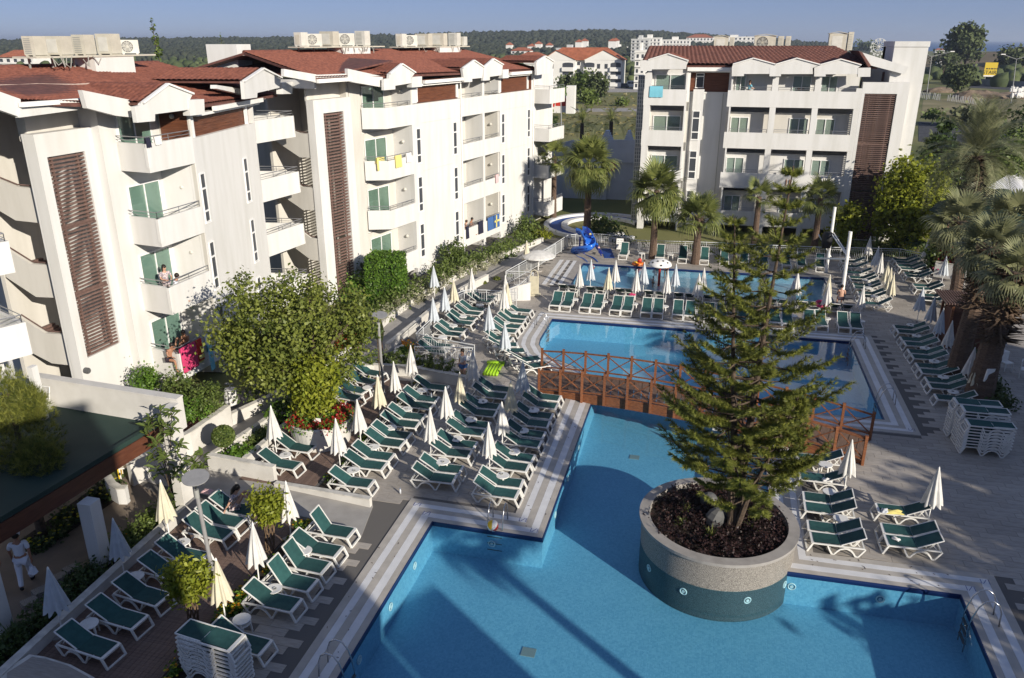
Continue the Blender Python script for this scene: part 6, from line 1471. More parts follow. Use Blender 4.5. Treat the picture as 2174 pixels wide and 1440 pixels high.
hedge([(-15.9,31.95),(-14.9,33.0),(-13.3,33.2),(-10.5,32.65)],3200,.065,'leaf_bush','low planting on top of the white planter wall by the lamp',name='planting',r=.26,h=.52)
hedge([(-14.1,34.75),(-14.3,35.4)],900,.06,'leaf_hedge','small planting inside the curved white kerb',name='planting',r=.42,h=.25); hedge([(-14.0,34.8),(-14.2,35.3)],60,.07,'fl_orange','few orange flowers inside the curved white kerb',name='flowers',r=.35,h=.5)
hedge([(-16.7,26.3),(-16.35,30.3)],2400,.075,'leaf_hedge','leafy shrubs in the bed behind the red flower planter',name='planting',r=.42,h=.55)
hedge([(-16.6,24.3),(-16.5,26.0)],1300,.06,'leaf_bush','low creeping plants between the ball topiary and the planter',name='planting',r=.36,h=.22); hedge([(-16.9,23.3),(-16.2,23.4)],700,.075,'leaf_hedge','leafy tufts at the foot of the ball topiary',name='planting',r=.36,h=.3)
hedge([(-18.9,26.6),(-18.2,29.2),(-17.7,31)],1100,.06,'leaf_bush','narrow strip of low plants behind the walkway wall',name='planting',r=.2,h=.55)
bush(312,808,28,26,26.5,1600,'square-cut shrub under the pink towel','leaf_hedge',.06); bush(378,826,26,34,25.8,1500,'airy shrub right of the square-cut one','leaf_bush',.06); bush(432,850,36,32,25.3,1800,'spreading shrub behind the white wall by the brick paving','leaf_bush',.06); bush(462,830,14,14,26.8,500,'small dark ball shrub by the pedestal','leaf_dark',.04); bush(400,868,40,18,24.6,1500,'low bed of green plants above the brick paving','leaf_hedge',.06)
fl_ = hedge([tuple(G(378,868,.5).xy),tuple(G(392,876,.5).xy)],40,.06,'fl_orange','few orange flowers at the brick paving',name='flowers',r=.3,h=.6)
# ball topiary on a stem
def ball(px,py,rpx,Y,label,m='leaf_bush',stem=True,n=2600,size=.045):
 b = bl(px,py,rpx,rpx,Y); t = thing('ball_topiary',label,'topiary',(b[0],b[1],0),0,'ball shaped shrubs'); 
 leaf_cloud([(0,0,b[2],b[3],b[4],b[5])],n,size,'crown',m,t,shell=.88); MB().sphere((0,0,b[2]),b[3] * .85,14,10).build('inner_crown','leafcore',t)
 if stem: m_ = MB(); trunk(m_,[(0,0,0),(.02,0,b[2] - b[5] * .8)],.035,.03); m_.build('stem','trunk',t)
 return t
ball(474,926,22,23.4,'round ball topiary on a thin stem above the ramp wall')
for i,(px,py,Y) in enumerate(((1025,603,48.5),(1055,596,49.6),(1082,590,50.6),(1105,583,51.6))): ball(px,py,8.5,Y,f'small ball shrub by the walkway railing, {nth(i)} from the left','leaf_ficus',False,700,.06)
# topiaries with lattice trunks
def lattice_tree(px,py,rx,rz,Y,base,label):
 b = bl(px,py,rx,rz,Y); g = G(*base); t = thing('lattice_topiary',label,'topiary',(g.x,g.y,0),0,'topiaries with plaited trunks')
 c = (b[0] - g.x,b[1] - g.y,b[2])
 leaf_cloud([(c[0],c[1],c[2],b[3],b[4] * .9,b[5]),(c[0],c[1],c[2] - b[5] * .5,b[3] * .55,b[3] * .55,b[5] * .7)],2300,.075,'crown','leaf_lime',t,clump=120,clump_r=.12,shell=.55,asp=.42)
 m = MB(); hh = c[2] - b[5] * .6
 for k in range(8):
  for s in (-1,1):
   a0 = 2 * pi * k / 8; pts = []
   for i in range(9): q = i / 8; a = a0 + s * q * 2.4; rr = .13 * (1 + .25 * q); pts.append((c[0] * q + rr * cos(a),c[1] * q + rr * sin(a),hh * q))
   m.tube(pts,.013,5)
 m.build('plaited_trunk','thatch',t); return t
lattice_tree(569,1072,33,34,18.8,(573,1172),'yellow green topiary with plaited trunk by the ramp'); lattice_tree(400,1232,42,34,14.9,(412,1328),'yellow green topiary with plaited trunk nearest the viewer')
# marigold strips
def marigolds(x0,x1,y0,y1,n,label,cols=('fl_orange','fl_yellow')):
 t = thing('marigold_bed',label,'flower bed',((x0 + x1) / 2,(y0 + y1) / 2,0)); hx,hy = (x1 - x0) / 2,(y1 - y0) / 2
 B = [(R.uniform(-hx,hx) * .8,R.uniform(-hy,hy),.12,.12,.15,.1) for _ in range(max(4,n // 12))]
 leaf_cloud(B,n * 9,.05,'flower_leaves','leaf_hedge',t,clump=n,clump_r=.07,kind='stuff')
 for cm in cols:
  v,f,tn = [],[],[]
  for _ in range(n // 2):
   b = R.choice(B); c = np.array([b[0] + R.gauss(0,.08),b[1] + R.gauss(0,.1),R.uniform(.16,.30)]); r = R.uniform(.025,.05); o = len(v); tt = R.random()
   v.append(c + np.array([0,0,r * .7]))
   for k in range(6): a = k * pi / 3; v.append(c + np.array([r * cos(a),r * sin(a),0]))
   for k in range(6): f.append((o,o + 1 + k,o + 1 + (k + 1) % 6)); tn.append(tt)
  raw_mesh(np.array(v),np.array(f),tn,'orange_flowers' if cm == 'fl_orange' else 'yellow_flowers',cm,t,'stuff')
 return t
for i,(a,b) in enumerate(((11.2,13.4),(13.6,15.4),(15.5,17.2),(17.5,19.0),(19.1,20.2))): marigolds(-12.24,-11.78,a,b,(50,80,110,60,30)[i],f'marigolds in the strip beside the lower timber deck, {nth(i)} clump from the front')
for i,(y,n) in enumerate(((22.9,12),(24.4,16),(26.3,22),(28.2,12),(29.7,24),(31.6,14))): marigolds(-12.7,-12.2,y - .35,y + .35,n,f'marigolds between deck and tiles, {nth(i)} clump from the ramp',('fl_orange',) if i in (1,4,5) else ('fl_yellow','fl_orange') if i != 2 else ('fl_yellow',))
# bed between the terrace wall and the lower deck
def bedplants(blobs,n,size,m,label,name='planting',**kw):
 t = thing(name,label,'plants',(blobs[0][0],blobs[0][1],0)); o = blobs[0]
 leaf_cloud([(b[0] - o[0],b[1] - o[1],b[2],b[3],b[4],b[5]) for b in blobs],n,size,'foliage',m,t,clump=n // 16,clump_r=.12,**kw); return t
bedplants([(-16.75,y,.25,.4,.5,.28) for y in (11.5,12.3,13.1,13.9)],2600,.06,'leaf_dark','dark planting along the low wall at the bottom left'); bedplants([(-16.8,y,.25,.4,.5,.3) for y in (14.7,15.4,16.0)],1700,.06,'leaf_dark','dark planting behind the second parasol from the left')
bedplants([(-16.85,y,.25,.4,.5,.3) for y in (17.3,18.0,18.7,19.4)],3000,.055,'leaf_bush','sunlit flowering shrubs behind the cream parasol by the lamp')
bedplants([(-16.7,y,.4,.35,.3,.15) for y in (14.2,16.2,17.6,18.4,19.3)],50,.05,'fl_orange','scattered small orange flowers along the low wall',name='flowers')
def tuft(x,y,n,L,m,label,z=0,name='spiky_plant',spread=.9):
 t = thing(name,label,'plant',(x,y,z)); v,f,tn = [],[],[]
 for i in range(n):
  a = R.uniform(0,2 * pi); e = R.uniform(.25,1.35); l = L * R.uniform(.6,1.1); d = np.array([cos(a) * cos(e) * spread,sin(a) * cos(e) * spread,sin(e)]); s = np.array([-sin(a),cos(a),0]) * .02; b = np.array([cos(a) * .05,sin(a) * .05,0]); mid = b + d * l * .6; e_ = b + d * l + np.array([0,0,-.25 * l * cos(e)]); o = len(v)
  v += [b - s,b + s,mid + s,mid - s,e_]; f += [(o,o + 1,o + 2,o + 3),(o + 3,o + 2,o + 4,o + 4)]; tn += [R.random()] * 2
 q = MB(); q.v = [tuple(p) for p in v]; q.f = [ff if ff[2] != ff[3] else ff[:3] for ff in f]; q.t = tn; q.build('leaves',m,t); return t
tuft(-17.0,17.0,150,.9,'leaf_palm','dark spiky plant at the foot of the white terrace column'); tuft(-16.8,13.2,110,.8,'leaf_dark','dark spiky plant left of the nearest parasol')
# pale patterned kerb stones along the terrace edge
for i,(px,py) in enumerate(((62,1275),(85,1252),(125,1222),(150,1205))):
 p = G(px,py,.2); o = MB().box(-.2,.2,-.16,.16,-.02,.2).build('edging_stone','mosaic'); o.location = (p.x,p.y,0); o.rotation_euler = (0,0,1.1); tag(o,f'patterned edging stone at the terrace border, {nth(i)} from the left','stone','edging stones of the terrace')
# large-leaved shrub beside the terrace roof
bq = G(372,1070,0); t = thing('broadleaf_shrub','tall shrub with big glossy leaves beside the green terrace roof','shrub',(bq.x,bq.y,0)); m = MB()
rsx = random.Random(5); whorls = []
for (px,py,Y) in ((340,870,19.4),(362,905,19.3),(330,930,19.2),(380,940,19.4),(350,965,19.1),(408,970,19.6),(330,990,19.0),(370,1000,19.1),(420,985,19.7),(345,900,19.6),(395,1010,19.3),(355,1040,19.0),(325,960,19.3),(310,905,19.5),(430,965,19.8),(365,870,19.7),(385,975,19.0),(318,885,19.6)):
 p = onY(px,py,Y) - Vector((bq.x,bq.y,0)); whorls.append(p); m.tube([(0,0,0),(p.x * .35,p.y * .35,p.z * .55),tuple(p)],.02,5,.012)
m.build('stems','trunk',t)
lf = MB().add([(0,0,0),(.09,-.045,.02),(.20,-.05,.02),(.31,0,-.03),(.20,.05,.02),(.09,.045,.02),(.15,0,-.01)],[(0,1,6),(1,2,6),(2,3,6),(3,4,6),(4,5,6),(5,0,6)]); lf.t = [.5] * 6
first = None
for p in whorls:
 for k in range(13):
  a = k * 2.4 + rsx.uniform(-.3,.3); el = rsx.uniform(-.5,.9); d_ = rsx.uniform(0,.35)
  if first is None: first = lf.build('leaf','leaf_bush',t); o = first
  else: o = inst(first,t)
  o.location = (p.x,p.y,p.z - d_); o.rotation_euler = (rsx.uniform(-.4,.4),-el,a); s = rsx.uniform(.8,1.25); o.scale = (s,s,s)
# banana leaf by the tall lamp
p = G(812,750,0); t = thing('banana_plant','single tall banana leaf standing by the tall lamp','plant',(p.x,p.y,0)); q0 = onY(812,690,p.y)
m = MB(); 
for i in range(8):
 z0,z1_ = q0.z * .35 + (q0.z * .85) * i / 8,q0.z * .35 + (q0.z * .85) * (i + 1) / 8; w0,w1 = .16 * sin(pi * (i + .3) / 8.6),.16 * sin(pi * (i + 1.3) / 9.4); m.add([(-w0,-.03,z0),(0,0,z0),(0,.02,z1_),(-w1,-.03,z1_)],[(0,1,2,3)]); m.add([(0,0,z0),(w0,-.03,z0),(w1,-.03,z1_),(0,.02,z1_)],[(0,1,2,3)])
m.t = [.9] * len(m.f); m.build('leaf','leaf_palm',t); MB().tube([(0,0,0),(0,.01,q0.z * .9)],.03,6).build('stem','thatch',t)
bush(800,700,10,26,30.9,350,'thin straggly sapling beside the tall lamp','leaf_dark',.07)
# ---- the conifer in the pool planter
PX,PY = 1.1,22.42
pp_ = thing('pool_planter','round mosaic planter island standing in the pool','planter',(PX,PY,0))
m = MB(); m.lathe((0,0,0),[(2.36,-.06),(2.37,.82)],72); m.build('planter_wall','mosaic',pp_,smooth=True)
m = MB(); m.lathe((0,0,0),[(2.375,.82),(2.44,.825),(2.45,.93),(2.12,.94),(2.10,.5)],72); m.build('planter_rim','stone',pp_,smooth=False)
MB().lathe((0,0,0),[(2.362,-1.14),(2.362,-.06)],72).build('planter_foot','mosaicdark',pp_,smooth=True); MB().cyl((0,0,0),2.11,.55,.72,40).build('planter_soil','soil',pp_)  # planter mosaic coloured darker from the waterline down
for a in (-1.15,-1.95,-2.55,-.5): ring_light((PX + 2.37 * cos(a),PY + 2.37 * sin(a),-.38),(cos(a),sin(a),0),.10)
t = thing('purple_shrubs','low dark purple shrubs filling the pool planter','shrubs',(PX,PY,0))
leaf_cloud([(1.65 * cos(a),1.65 * sin(a),.85,.42,.42,.22) for a in [2 * pi * k / 13 for k in range(13)]] + [(.9 * cos(a),.9 * sin(a),.82,.5,.5,.2) for a in [2 * pi * k / 7 for k in range(7)]],8500,.045,'foliage','leaf_purple',t,clump=520,clump_r=.1)
for i,(x,y,L) in enumerate(((.1,22.9,.55),(.0,22.0,.5),(.9,21.6,.5),(2.2,22.4,.55),(2.3,23.0,.6),(1.0,23.3,.6))): tuft(x,y,26,L,'leaf_palm',f'grassy clump among the purple shrubs of the pool planter, {nth(i)}' if False else ['grassy clump at the far left','grassy clump at the near left','grassy clump at the very front','grassy clump right of the trunk','taller grassy clump at the far right','grassy clump behind the trunk'][i] + ' of the pool planter',.7,'grass_clump',.6)
for i,(px,py,w_) in enumerate(((1505,1062,.30),(1520,1100,.38))):
 p = G(px,py,.9); o = MB().sphere((0,0,0),w_,9,6,(1,.8,1.0)).build('rock','acdark'); o.location = (p.x,p.y,.9); o.rotation_euler = (.2,.3,i); tag(o,('upper' if i == 0 else 'lower') + ' dark boulder beside the conifer trunk in the planter','rock')
def conifer_limbs(t,axis,rprof,seed,wh=.52,nb=5,needle=.17,z_lo=1.0):
 rs = random.Random(seed); nv = []; mb = MB(); H = axis[-1].z
 def at_(z):
  for i in range(len(axis) - 1):
   a,b = axis[i],axis[i + 1]
   if a.z <= z <= b.z: return a.lerp(b,(z - a.z) / max(b.z - a.z,1e-6))
  return axis[-1]
 z = z_lo; P0,D0,T0,S0 = [],[],[],[]
 while z < H - .05:
  r = rprof((H - z)); n = nb if r > .5 else 5; a0 = rs.uniform(0,6)
  for k in range(n):
   if rs.random() < .07: continue
   a = a0 + 2 * pi * k / n + rs.uniform(-.25,.25); L = r * rs.uniform(.68,1.15); c = at_(z); sag = .10 * L; pts = []
   d = Vector((cos(a),sin(a),0)); sd_ = Vector((-sin(a),cos(a),0))
   for i in range(6): q = i / 5; pts.append(c + d * L * q + Vector((0,0,.12 * L * q - sag * sin(pi * q) + .20 * L * q ** 3)) + sd_ * .06 * L * sin(q * 3 + k))
   mb.tube(pts,.020 + .006 * L,4,.006)
   # side twigs with needle tufts towards the end
   nt = max(3,int(L / .17))
   for j in range(nt + 1):
    q = .38 + .62 * j / nt; p = pts[min(4,int(q * 5))].lerp(pts[min(5,int(q * 5) + 1)],q * 5 - int(q * 5)) if q < 1 else pts[5]
    for s in ((-1,1) if j < nt else (0,)):
     tl = (.10 + L * .17 * (1.25 - q)) * rs.uniform(.6,1.15) if s else .14
     dv = (d * .75 + sd_ * .75 * s + Vector((0,0,.32 * rs.uniform(.3,1.3)))).normalized(); m_ = max(2,int(tl / .07))
     for w_ in range(m_): P0.append(tuple(p + dv * tl * (w_ + .4) / m_)); D0.append(tuple(dv)); T0.append(rs.random()); S0.append(needle * rs.uniform(.75,1.2))
  z += wh * rs.uniform(.8,1.2) * (.55 + .45 * min(1,r))
 mb.build('branches','trunk',t)
 P,D,T,S = np.array(P0),np.array(D0),np.array(T0),np.array(S0); k = 16; n = len(P)
 P = np.repeat(P,k,0); D = np.repeat(D,k,0); T = np.repeat(T,k); S = np.repeat(S,k); rn = NR.normal(size=P.shape); rn -= D * (rn * D).sum(1)[:,None]; rn /= np.linalg.norm(rn,axis=1)[:,None]
 dd = D * .75 + rn * NR.uniform(.45,.85,(len(P),1)); dd[:,2] += .18; dd /= np.linalg.norm(dd,axis=1)[:,None]; sd_ = np.cross(dd,rn); sd_ /= np.linalg.norm(sd_,axis=1)[:,None] + 1e-9
 e = P + dd * S[:,None] * NR.uniform(.7,1.15,(len(P),1)); V = np.stack([P - sd_ * .011,P + sd_ * .011,e],1).reshape(-1,3)
 raw_mesh(V,np.arange(len(V)).reshape(-1,3),np.clip(T * .55 + NR.rand(len(T)) * .45,0,1),'crown','leaf_pine',t)
base = Vector((1.55,22.3,.7)); ct = thing('conifer','tall two-tipped conifer growing from the planter island in the pool','tree',tuple(base))
def tipv(px,py,Y): p = onY(px,py,Y); return p - base
tL,tR = tipv(1560,462,22.8),tipv(1685,352,22.6)
aL = [Vector((0,0,0)),Vector((tL.x * .25,tL.y * .3,tL.z * .3)),Vector((tL.x * .62,tL.y * .6,tL.z * .6)),tL]; aR = [Vector((.05,0,0)),Vector((tR.x * .30,tR.y * .3,tR.z * .3)),Vector((tR.x * .55,tR.y * .6,tR.z * .6)),tR]
aS = [Vector((.1,-.1,0)),Vector((.35,-.3,1.4)),Vector((.95,-.5,3.4)),Vector((1.35,-.5,4.9))]
m = MB(); trunk(m,aL,.17,.015,8); trunk(m,aR,.18,.015,8); trunk(m,aS,.12,.015,7)
for k in range(5): a = k * 1.3; m.tube([(.22 * cos(a),.22 * sin(a),-.02),(.12 * cos(a),.12 * sin(a),.5),(.08 * cos(a) - .1,.08 * sin(a),1.3)],.05,6,.03)
m.build('trunk','trunk',ct)
conifer_limbs(ct,aL,lambda d: min(2.5,.10 + .36 * d ** 1.0 + .10 * max(0,d - 4)) * (1 if d < 7.4 else .85),3,z_lo=1.7)
conifer_limbs(ct,aR,lambda d: min(2.3,.10 + .34 * d ** .95 + .12 * max(0,d - 5.5)) * (1 if d < 9.2 else .8),4,z_lo=2.0)
conifer_limbs(ct,aS,lambda d: min(1.75,.15 + .55 * d ** .8),5,wh=.34,z_lo=1.4)
# dark pine close to the left edge
t = thing('pine_tree','dark bushy pine in shade at the left edge above the terrace roof','tree'); B = [bl(40,930,75,90,17.5),bl(10,860,55,70,17.8),bl(85,990,45,60,17.0),bl(30,1020,70,50,17.0),bl(60,860,30,40,17.6)]
def needle_cloud(blobs,n,L,name,m,parent,k=14):
 Bq = np.array(blobs); j = NR.randint(0,len(Bq),n); d = NR.normal(size=(n,3)); d /= np.linalg.norm(d,axis=1)[:,None]; c = Bq[j,:3] + d * Bq[j,3:] * NR.uniform(.45,1,(n,1)) ; up = d * .5 + np.array([0,0,.8]); up /= np.linalg.norm(up,axis=1)[:,None]
 P = np.repeat(c,k,0); U = np.repeat(up,k,0); T = np.repeat(NR.rand(n),k); q = U + NR.normal(size=P.shape) * .55; q /= np.linalg.norm(q,axis=1)[:,None]; s = np.cross(q,NR.normal(size=P.shape)); s /= np.linalg.norm(s,axis=1)[:,None]; e = P + q * L * NR.uniform(.6,1.2,(len(P),1)); V = np.stack([P - s * .007,P + s * .007,e],1).reshape(-1,3)
 return raw_mesh(V,np.arange(len(V)).reshape(-1,3),T,name,m,parent)
needle_cloud(B,3800,.22,'crown','leaf_pine',t); m = MB(); trunk(m,[(B[0][0],17.5,-.02),(B[0][0],17.5,B[0][2] + 1.5)],.16,.05)
for q in B: m.tube([(B[0][0],17.5,q[2] - .6),(q[0],q[1],q[2])],.05,5,.02)
m.build('trunk','trunk',t)
# flower wall at the right: red flowers, pink flowers, shrub
p0,p1 = G(*r7(1240,380),1.0),G(*r7(1640,440),1.0); wall([(p0.x,p0.y),(p1.x,p1.y)],1.0,.25,'flower_wall','cream raised wall with red flowers behind the far right loungers',m='wall')
hedge([(p0.x + .3,p0.y + .6),(p1.x,p1.y + .6)],2600,.10,'fl_red','bright red flowers on top of the raised cream wall at right',name='flower_bed',r=.45,h=1.15); hedge([(p0.x + .3,p0.y + .8),(p1.x,p1.y + .8)],1200,.11,'leaf_bush','green leaves among the red flowers on the raised wall',r=.5,h=1.1)
q = onY(*r7(1370,270),p0.y + .8); leafy('shrub','rounded shrub growing among the red flowers on the raised wall','bush',(q.x,q.y,1.0),[(q.x,q.y,q.z,1.3,1.1,1.2)],1800,.13,'leaf_bush',1.0,.06,clump=90,cr=.3)
q = G(*r7(1300,560)); hedge([(q.x - .6,q.y + .9),(q.x + 1.3,q.y + .4)],900,.08,'fl_pink','pink oleander flowers below the raised cream wall',name='flower_bed',r=.45,h=.6); hedge([(q.x - .8,q.y + 1.1),(q.x + 1.4,q.y + .6)],1500,.09,'leaf_dark','dark leaves round the pink oleander flowers',r=.5,h=.6)
hedge([(13.0,35.2),(13.1,38),(13.2,41.5)],2600,.09,'leaf_dark','dark planting between the palms beside the shaded row',name='planting',r=.5,h=.3); hedge([(12.9,35.2),(13.0,41.5)],40,.06,'fl_yellow','few yellow flowers under the palms',name='flowers',r=.5,h=.45)
hedge([(13.9,31.0),(14.2,34.0)],1500,.09,'leaf_dark','dark shrubs behind the stacked loungers',name='planting',r=.55,h=.4)
bush(2150,360,60,60,75,2600,'broad green tree behind the shade sails','leaf_bush',.16); bush(2165,300,40,60,85,1400,'dark green tree at the right edge beyond the date palm','leaf_dark',.2)
# ================================================================== BRIDGE, FENCES, SLIDE AND OTHER FIXTURES
# ---- timber foot bridge: two railings on crooked plan lines, arched deck
NL_,NR_ = Vector((-6.75,32.35)),Vector((6.45,28.95)); FL_,FR_ = Vector((-7.2,34.6)),Vector((7.0,30.95))
br = thing('foot_bridge','brown timber footbridge with cross-braced railings over the pool channel','bridge')
def arch(t): return .10 + .52 * (1 - (2 * t - 1) ** 2)
NP = 40; dk = None
for k in range(NP):
 t0 = k / NP; a,b = NL_.lerp(NR_,t0),FL_.lerp(FR_,t0); a2,b2 = NL_.lerp(NR_,t0 + .93 / NP),FL_.lerp(FR_,t0 + .93 / NP); z0,z1_ = arch(t0),arch(t0 + 1 / NP)
 MB().hexa([(a.x,a.y,z0 - .05),(a2.x,a2.y,z1_ - .05),(b2.x,b2.y,z1_ - .05),(b.x,b.y,z0 - .05),(a.x,a.y,z0),(a2.x,a2.y,z1_),(b2.x,b2.y,z1_),(b.x,b.y,z0)]).build('plank','bridge2',br)
for (L0,L1,nm) in ((NL_,NR_,0),(FL_,FR_,1)):
 n = 13; w = (L1 - L0).normalized(); nn = Vector((w.y,-w.x)) * (.05 if nm == 0 else -.05); P = []
 fb = MB()
 for k in range(24):
  a,b = L0.lerp(L1,k / 24) + nn,L0.lerp(L1,(k + 1) / 24) + nn; zt0,zt1 = arch(k / 24),arch((k + 1) / 24); o = nn.normalized() * .06
  fb.hexa([(a.x,a.y,zt0 - .42),(b.x,b.y,zt1 - .42),(b.x - o.x,b.y - o.y,zt1 - .42),(a.x - o.x,a.y - o.y,zt0 - .42),(a.x,a.y,zt0 + .03),(b.x,b.y,zt1 + .03),(b.x - o.x,b.y - o.y,zt1 + .03),(a.x - o.x,a.y - o.y,zt0 + .03)])
 fb.build('side_beam','bridge',br)
 for k in range(n + 1):
  t0 = k / n; p = L0.lerp(L1,t0) + nn * 2.4; z = arch(t0); P.append((p,z))
  MB().box(-.05,.05,-.05,.05,-.36,1.08).box(-.06,.06,-.06,.06,1.08,1.13).build('post','bridge',br).location = (p.x,p.y,z)
 for k in range(n):
  (a,za_),(b,zb_) = P[k],P[k + 1]
  for h,s in ((1.0,.07),(.16,.06)): MB().beam((a.x,a.y,za_ + h),(b.x,b.y,zb_ + h),.05,s).build('rail','bridge',br)
  if True:
   MB().beam((a.x,a.y,za_ + .18),(b.x,b.y,zb_ + .97),.035,.045).build('brace','bridge',br); o = nn.normalized() * .02
   MB().beam((a.x - o.x,a.y - o.y,za_ + .97),(b.x - o.x,b.y - o.y,zb_ + .18),.035,.045).build('brace','bridge',br)
# no-diving sign hung on the bridge beam
p = NL_.lerp(NR_,.60); w_ = (NR_ - NL_).normalized(); nn = Vector((w_.y,-w_.x)); sg = thing('no_diving_sign','square white sign with a crossed circle on the bridge side','sign',(p.x + nn.x * .14,p.y + nn.y * .14,.34),atan2(w_.y,w_.x))
MB().box(-.24,.24,-.012,.0,-.24,.24).build('sign_board','white',sg); m = MB(); m.tube([(.15 * cos(a),-.018,.15 * sin(a)) for a in [2 * pi * k / 20 for k in range(20)]],.012,4,closed=True); m.beam((-.1,-.018,.1),(.1,-.018,-.1),.02,.01,(0,1,0)); m.beam((-.10,-.0165,-.03),(.03,-.0165,.07),.035,.008,(0,1,0)); m.beam((.02,-.0165,-.10),(-.02,-.0165,.0),.03,.008,(0,1,0)); m.build('symbol','black',sg)
# ---- metal fences
def fence(pts,h,label,name='railing',step=.13,mid=True,post=1.6,m='galv',sub=True):
 r = thing(name,label,'railing',(0,0,0),0,'metal railings'); tp,ba = MB(),MB()
 tp.tube([(p[0],p[1],(p[2] if len(p) > 2 else 0) + h) for p in pts],.03,6); tp.build('top_rail',m,r); lo = MB(); lo.tube([(p[0],p[1],(p[2] if len(p) > 2 else 0) + .12) for p in pts],.018,5); lo.build('bottom_rail',m,r); mm = MB(); mm.tube([(p[0],p[1],(p[2] if len(p) > 2 else 0) + h - .14) for p in pts],.014,5); mm.build('middle_rail',m,r)
 first = None; fb = None; nb = 0
 for i in range(len(pts) - 1):
  a,b = Vector((*pts[i][:2],pts[i][2] if len(pts[i]) > 2 else 0)),Vector((*pts[i + 1][:2],pts[i + 1][2] if len(pts[i + 1]) > 2 else 0)); L = (b - a).length; k = max(1,int(round(L / post)))
  for j in range(k + (i == len(pts) - 2)):
   q = a.lerp(b,j / k)
   if first is None: first = MB().tube([(0,0,0),(0,0,h)],.026,6).build('post',m,r); o = first
   else: o = inst(first,r)
   o.location = q
  kk = int(L / step)
  for j in range(1,kk):
   q = a.lerp(b,j / kk)
   if fb is None: fb = MB().tube([(0,0,.12),(0,0,h - .14)],.010,4).build('baluster',m,r); o = fb
   else: o = inst(fb,r)
   o.location = q
 return r
def GP(pts,z=0): return [tuple(G(*p,z).xy) for p in pts]
k1 = [h8(0,560),h8(170,462),h8(330,360),h8(430,345),h8(560,338),h8(760,345),h8(960,365)]
fence(GP(k1,1.0),1.0,'curved white railing round the slide corner of the children pool')
fence(GP([h8(960,365),h8(1080,385),h8(1210,420),h8(1560,432),h8(2100,447)],1.0) + [(3.5,59.6),(7.99,59.92)],1.0,'long white railing between the children pool and the right block')
fence([(7.99,59.92),(11,60.4),(13.55,60.74),(14.78,59.8),(15.05,58.54)],1.0,'railing curving round the far right sun deck')
fence(GP([za(1400,690),za(1780,480),za(2160,272)],1.0) + [tuple(G(*h8(0,560),1.0).xy)],1.0,'railing along the walkway up to the slide')
fence(GP([zb(20,495),zb(470,590),zb(915,670)],1.0),1.0,'white railing beside the loungers at the ramp foot'); fence(GP([zb(0,692),zb(460,700),zb(885,712)],1.0),1.0,'second white railing on the near side of the ramp')
fence(GP([zb(20,495),zb(130,385),zb(250,275)],1.0),1.0,'short railing climbing from the ramp foot towards the walkway'); fence(GP([za(650,1030),za(760,985),za(880,975)],1.0) + GP([za(1100,980),za(1330,1000),za(1555,1015)],1.0),1.0,'railing behind the parasols along the walkway ramp')
fence(GP([za(1395,690),za(1600,695),za(1810,712)],1.0),1.0,'short railing across the end of the walkway ramp'); fence(GP([za(1400,985),za(1600,900),za(1815,715)],1.0),1.0,'railing running down the curved cream ramp wall')
# notice board on the fence
p = G(*h8(1015,530),.0); nb = thing('notice_board','white pool rules notice in a black frame on the fence','sign',(p.x,58.75,0),.1); MB().box(-.32,.32,-.05,-.02,.2,1.15).build('frame','black',nb); MB().box(-.26,.26,-.056,-.051,.26,1.1).build('notice','white',nb); m = MB()
for k in range(5):
 for (a,b) in ((-.2,-.05),(.02,.2)): m.box(a,b,-.060,-.0565,.36 + .14 * k,.40 + .14 * k)
m.build('print','acgrey',nb)
# ---- disc lamps
def disc_lamp(base,top_px,disc_px,rx,label,disc_z=None):
 g = G(*base); t = thing('disc_lamp',label,'lamp',(g.x,g.y,0),0,'disc lamps'); tp = onY(*top_px,g.y); h = tp.z
 m = MB(); m.cyl((0,0,0),.10,0,.25,12); m.tube([(0,0,.2),(tp.x - g.x,0,h)],.062,10); m.build('pole','lampgrey',t)
 d = onY(*disc_px,g.y); c = Vector((d.x - g.x,0,d.z)); ax = Vector((.10,-.15,1)).normalized(); MB().tube([c - ax * .012,c + ax * .012],rx,28).build('disc','lampgrey',t); MB().tube([(tp.x - g.x,0,h),tuple(c)],.02,6).build('stem','steel',t); MB().cyl((tp.x - g.x,0,0),.075,h - .25,h,12).build('lamp_head','acgrey',t)
 return t
disc_lamp((450,1212),(416,1040),(415,1014),.38,'grey lamp post with a tilted disc on the lower timber deck'); disc_lamp((815,845),(803,685),(806,669),.34,'grey lamp post with a tilted disc beside the flower planter')
p = G(820,735); o = thing('bollard_light','dark bollard light at the bend of the walkway','lamp',(-16.25,36.3,0)); MB().cyl((0,0,0),.07,0,1.0,10).build('post','acdark',o)
# ---- pool ladders
def ladder(px,py,ang,label,both=True):
 p = G(px,py,.02); t = thing('pool_ladder',label,'ladder',(p.x,p.y,0),ang,'pool ladders')
 for s in (-.25,.25):
  m = MB(); pts = [(-.62,s,.02),(-.60,s,.45),(-.52,s,.68),(-.36,s,.80),(-.18,s,.76),(-.03,s,.55),(.06,s,.2),(.10,s,-.1),(.10,s,-1.0)]; m.tube(pts,.021,7); m.build('handrail','steel',t,smooth=True)
 for z in (-.25,-.5,-.75): MB().box(.06,.14,-.25,.25,z,z + .03).build('step','acdark',t)
 return t
ladder(1052,1122,-pi / 2,'steel pool ladder at the inner corner with the beach ball'); ladder(735,1430,0,'steel pool ladder at the bottom left of the big pool'); ladder(2062,1310,pi,'steel pool ladder at the bottom right of the big pool')
ladder(1160,695,0,'steel pool ladder at the left of the upper pool'); ladder(1808,735,pi,'steel pool ladder at the far right of the upper pool'); ladder(1866,852,pi,'steel pool ladder at the near right of the upper pool')
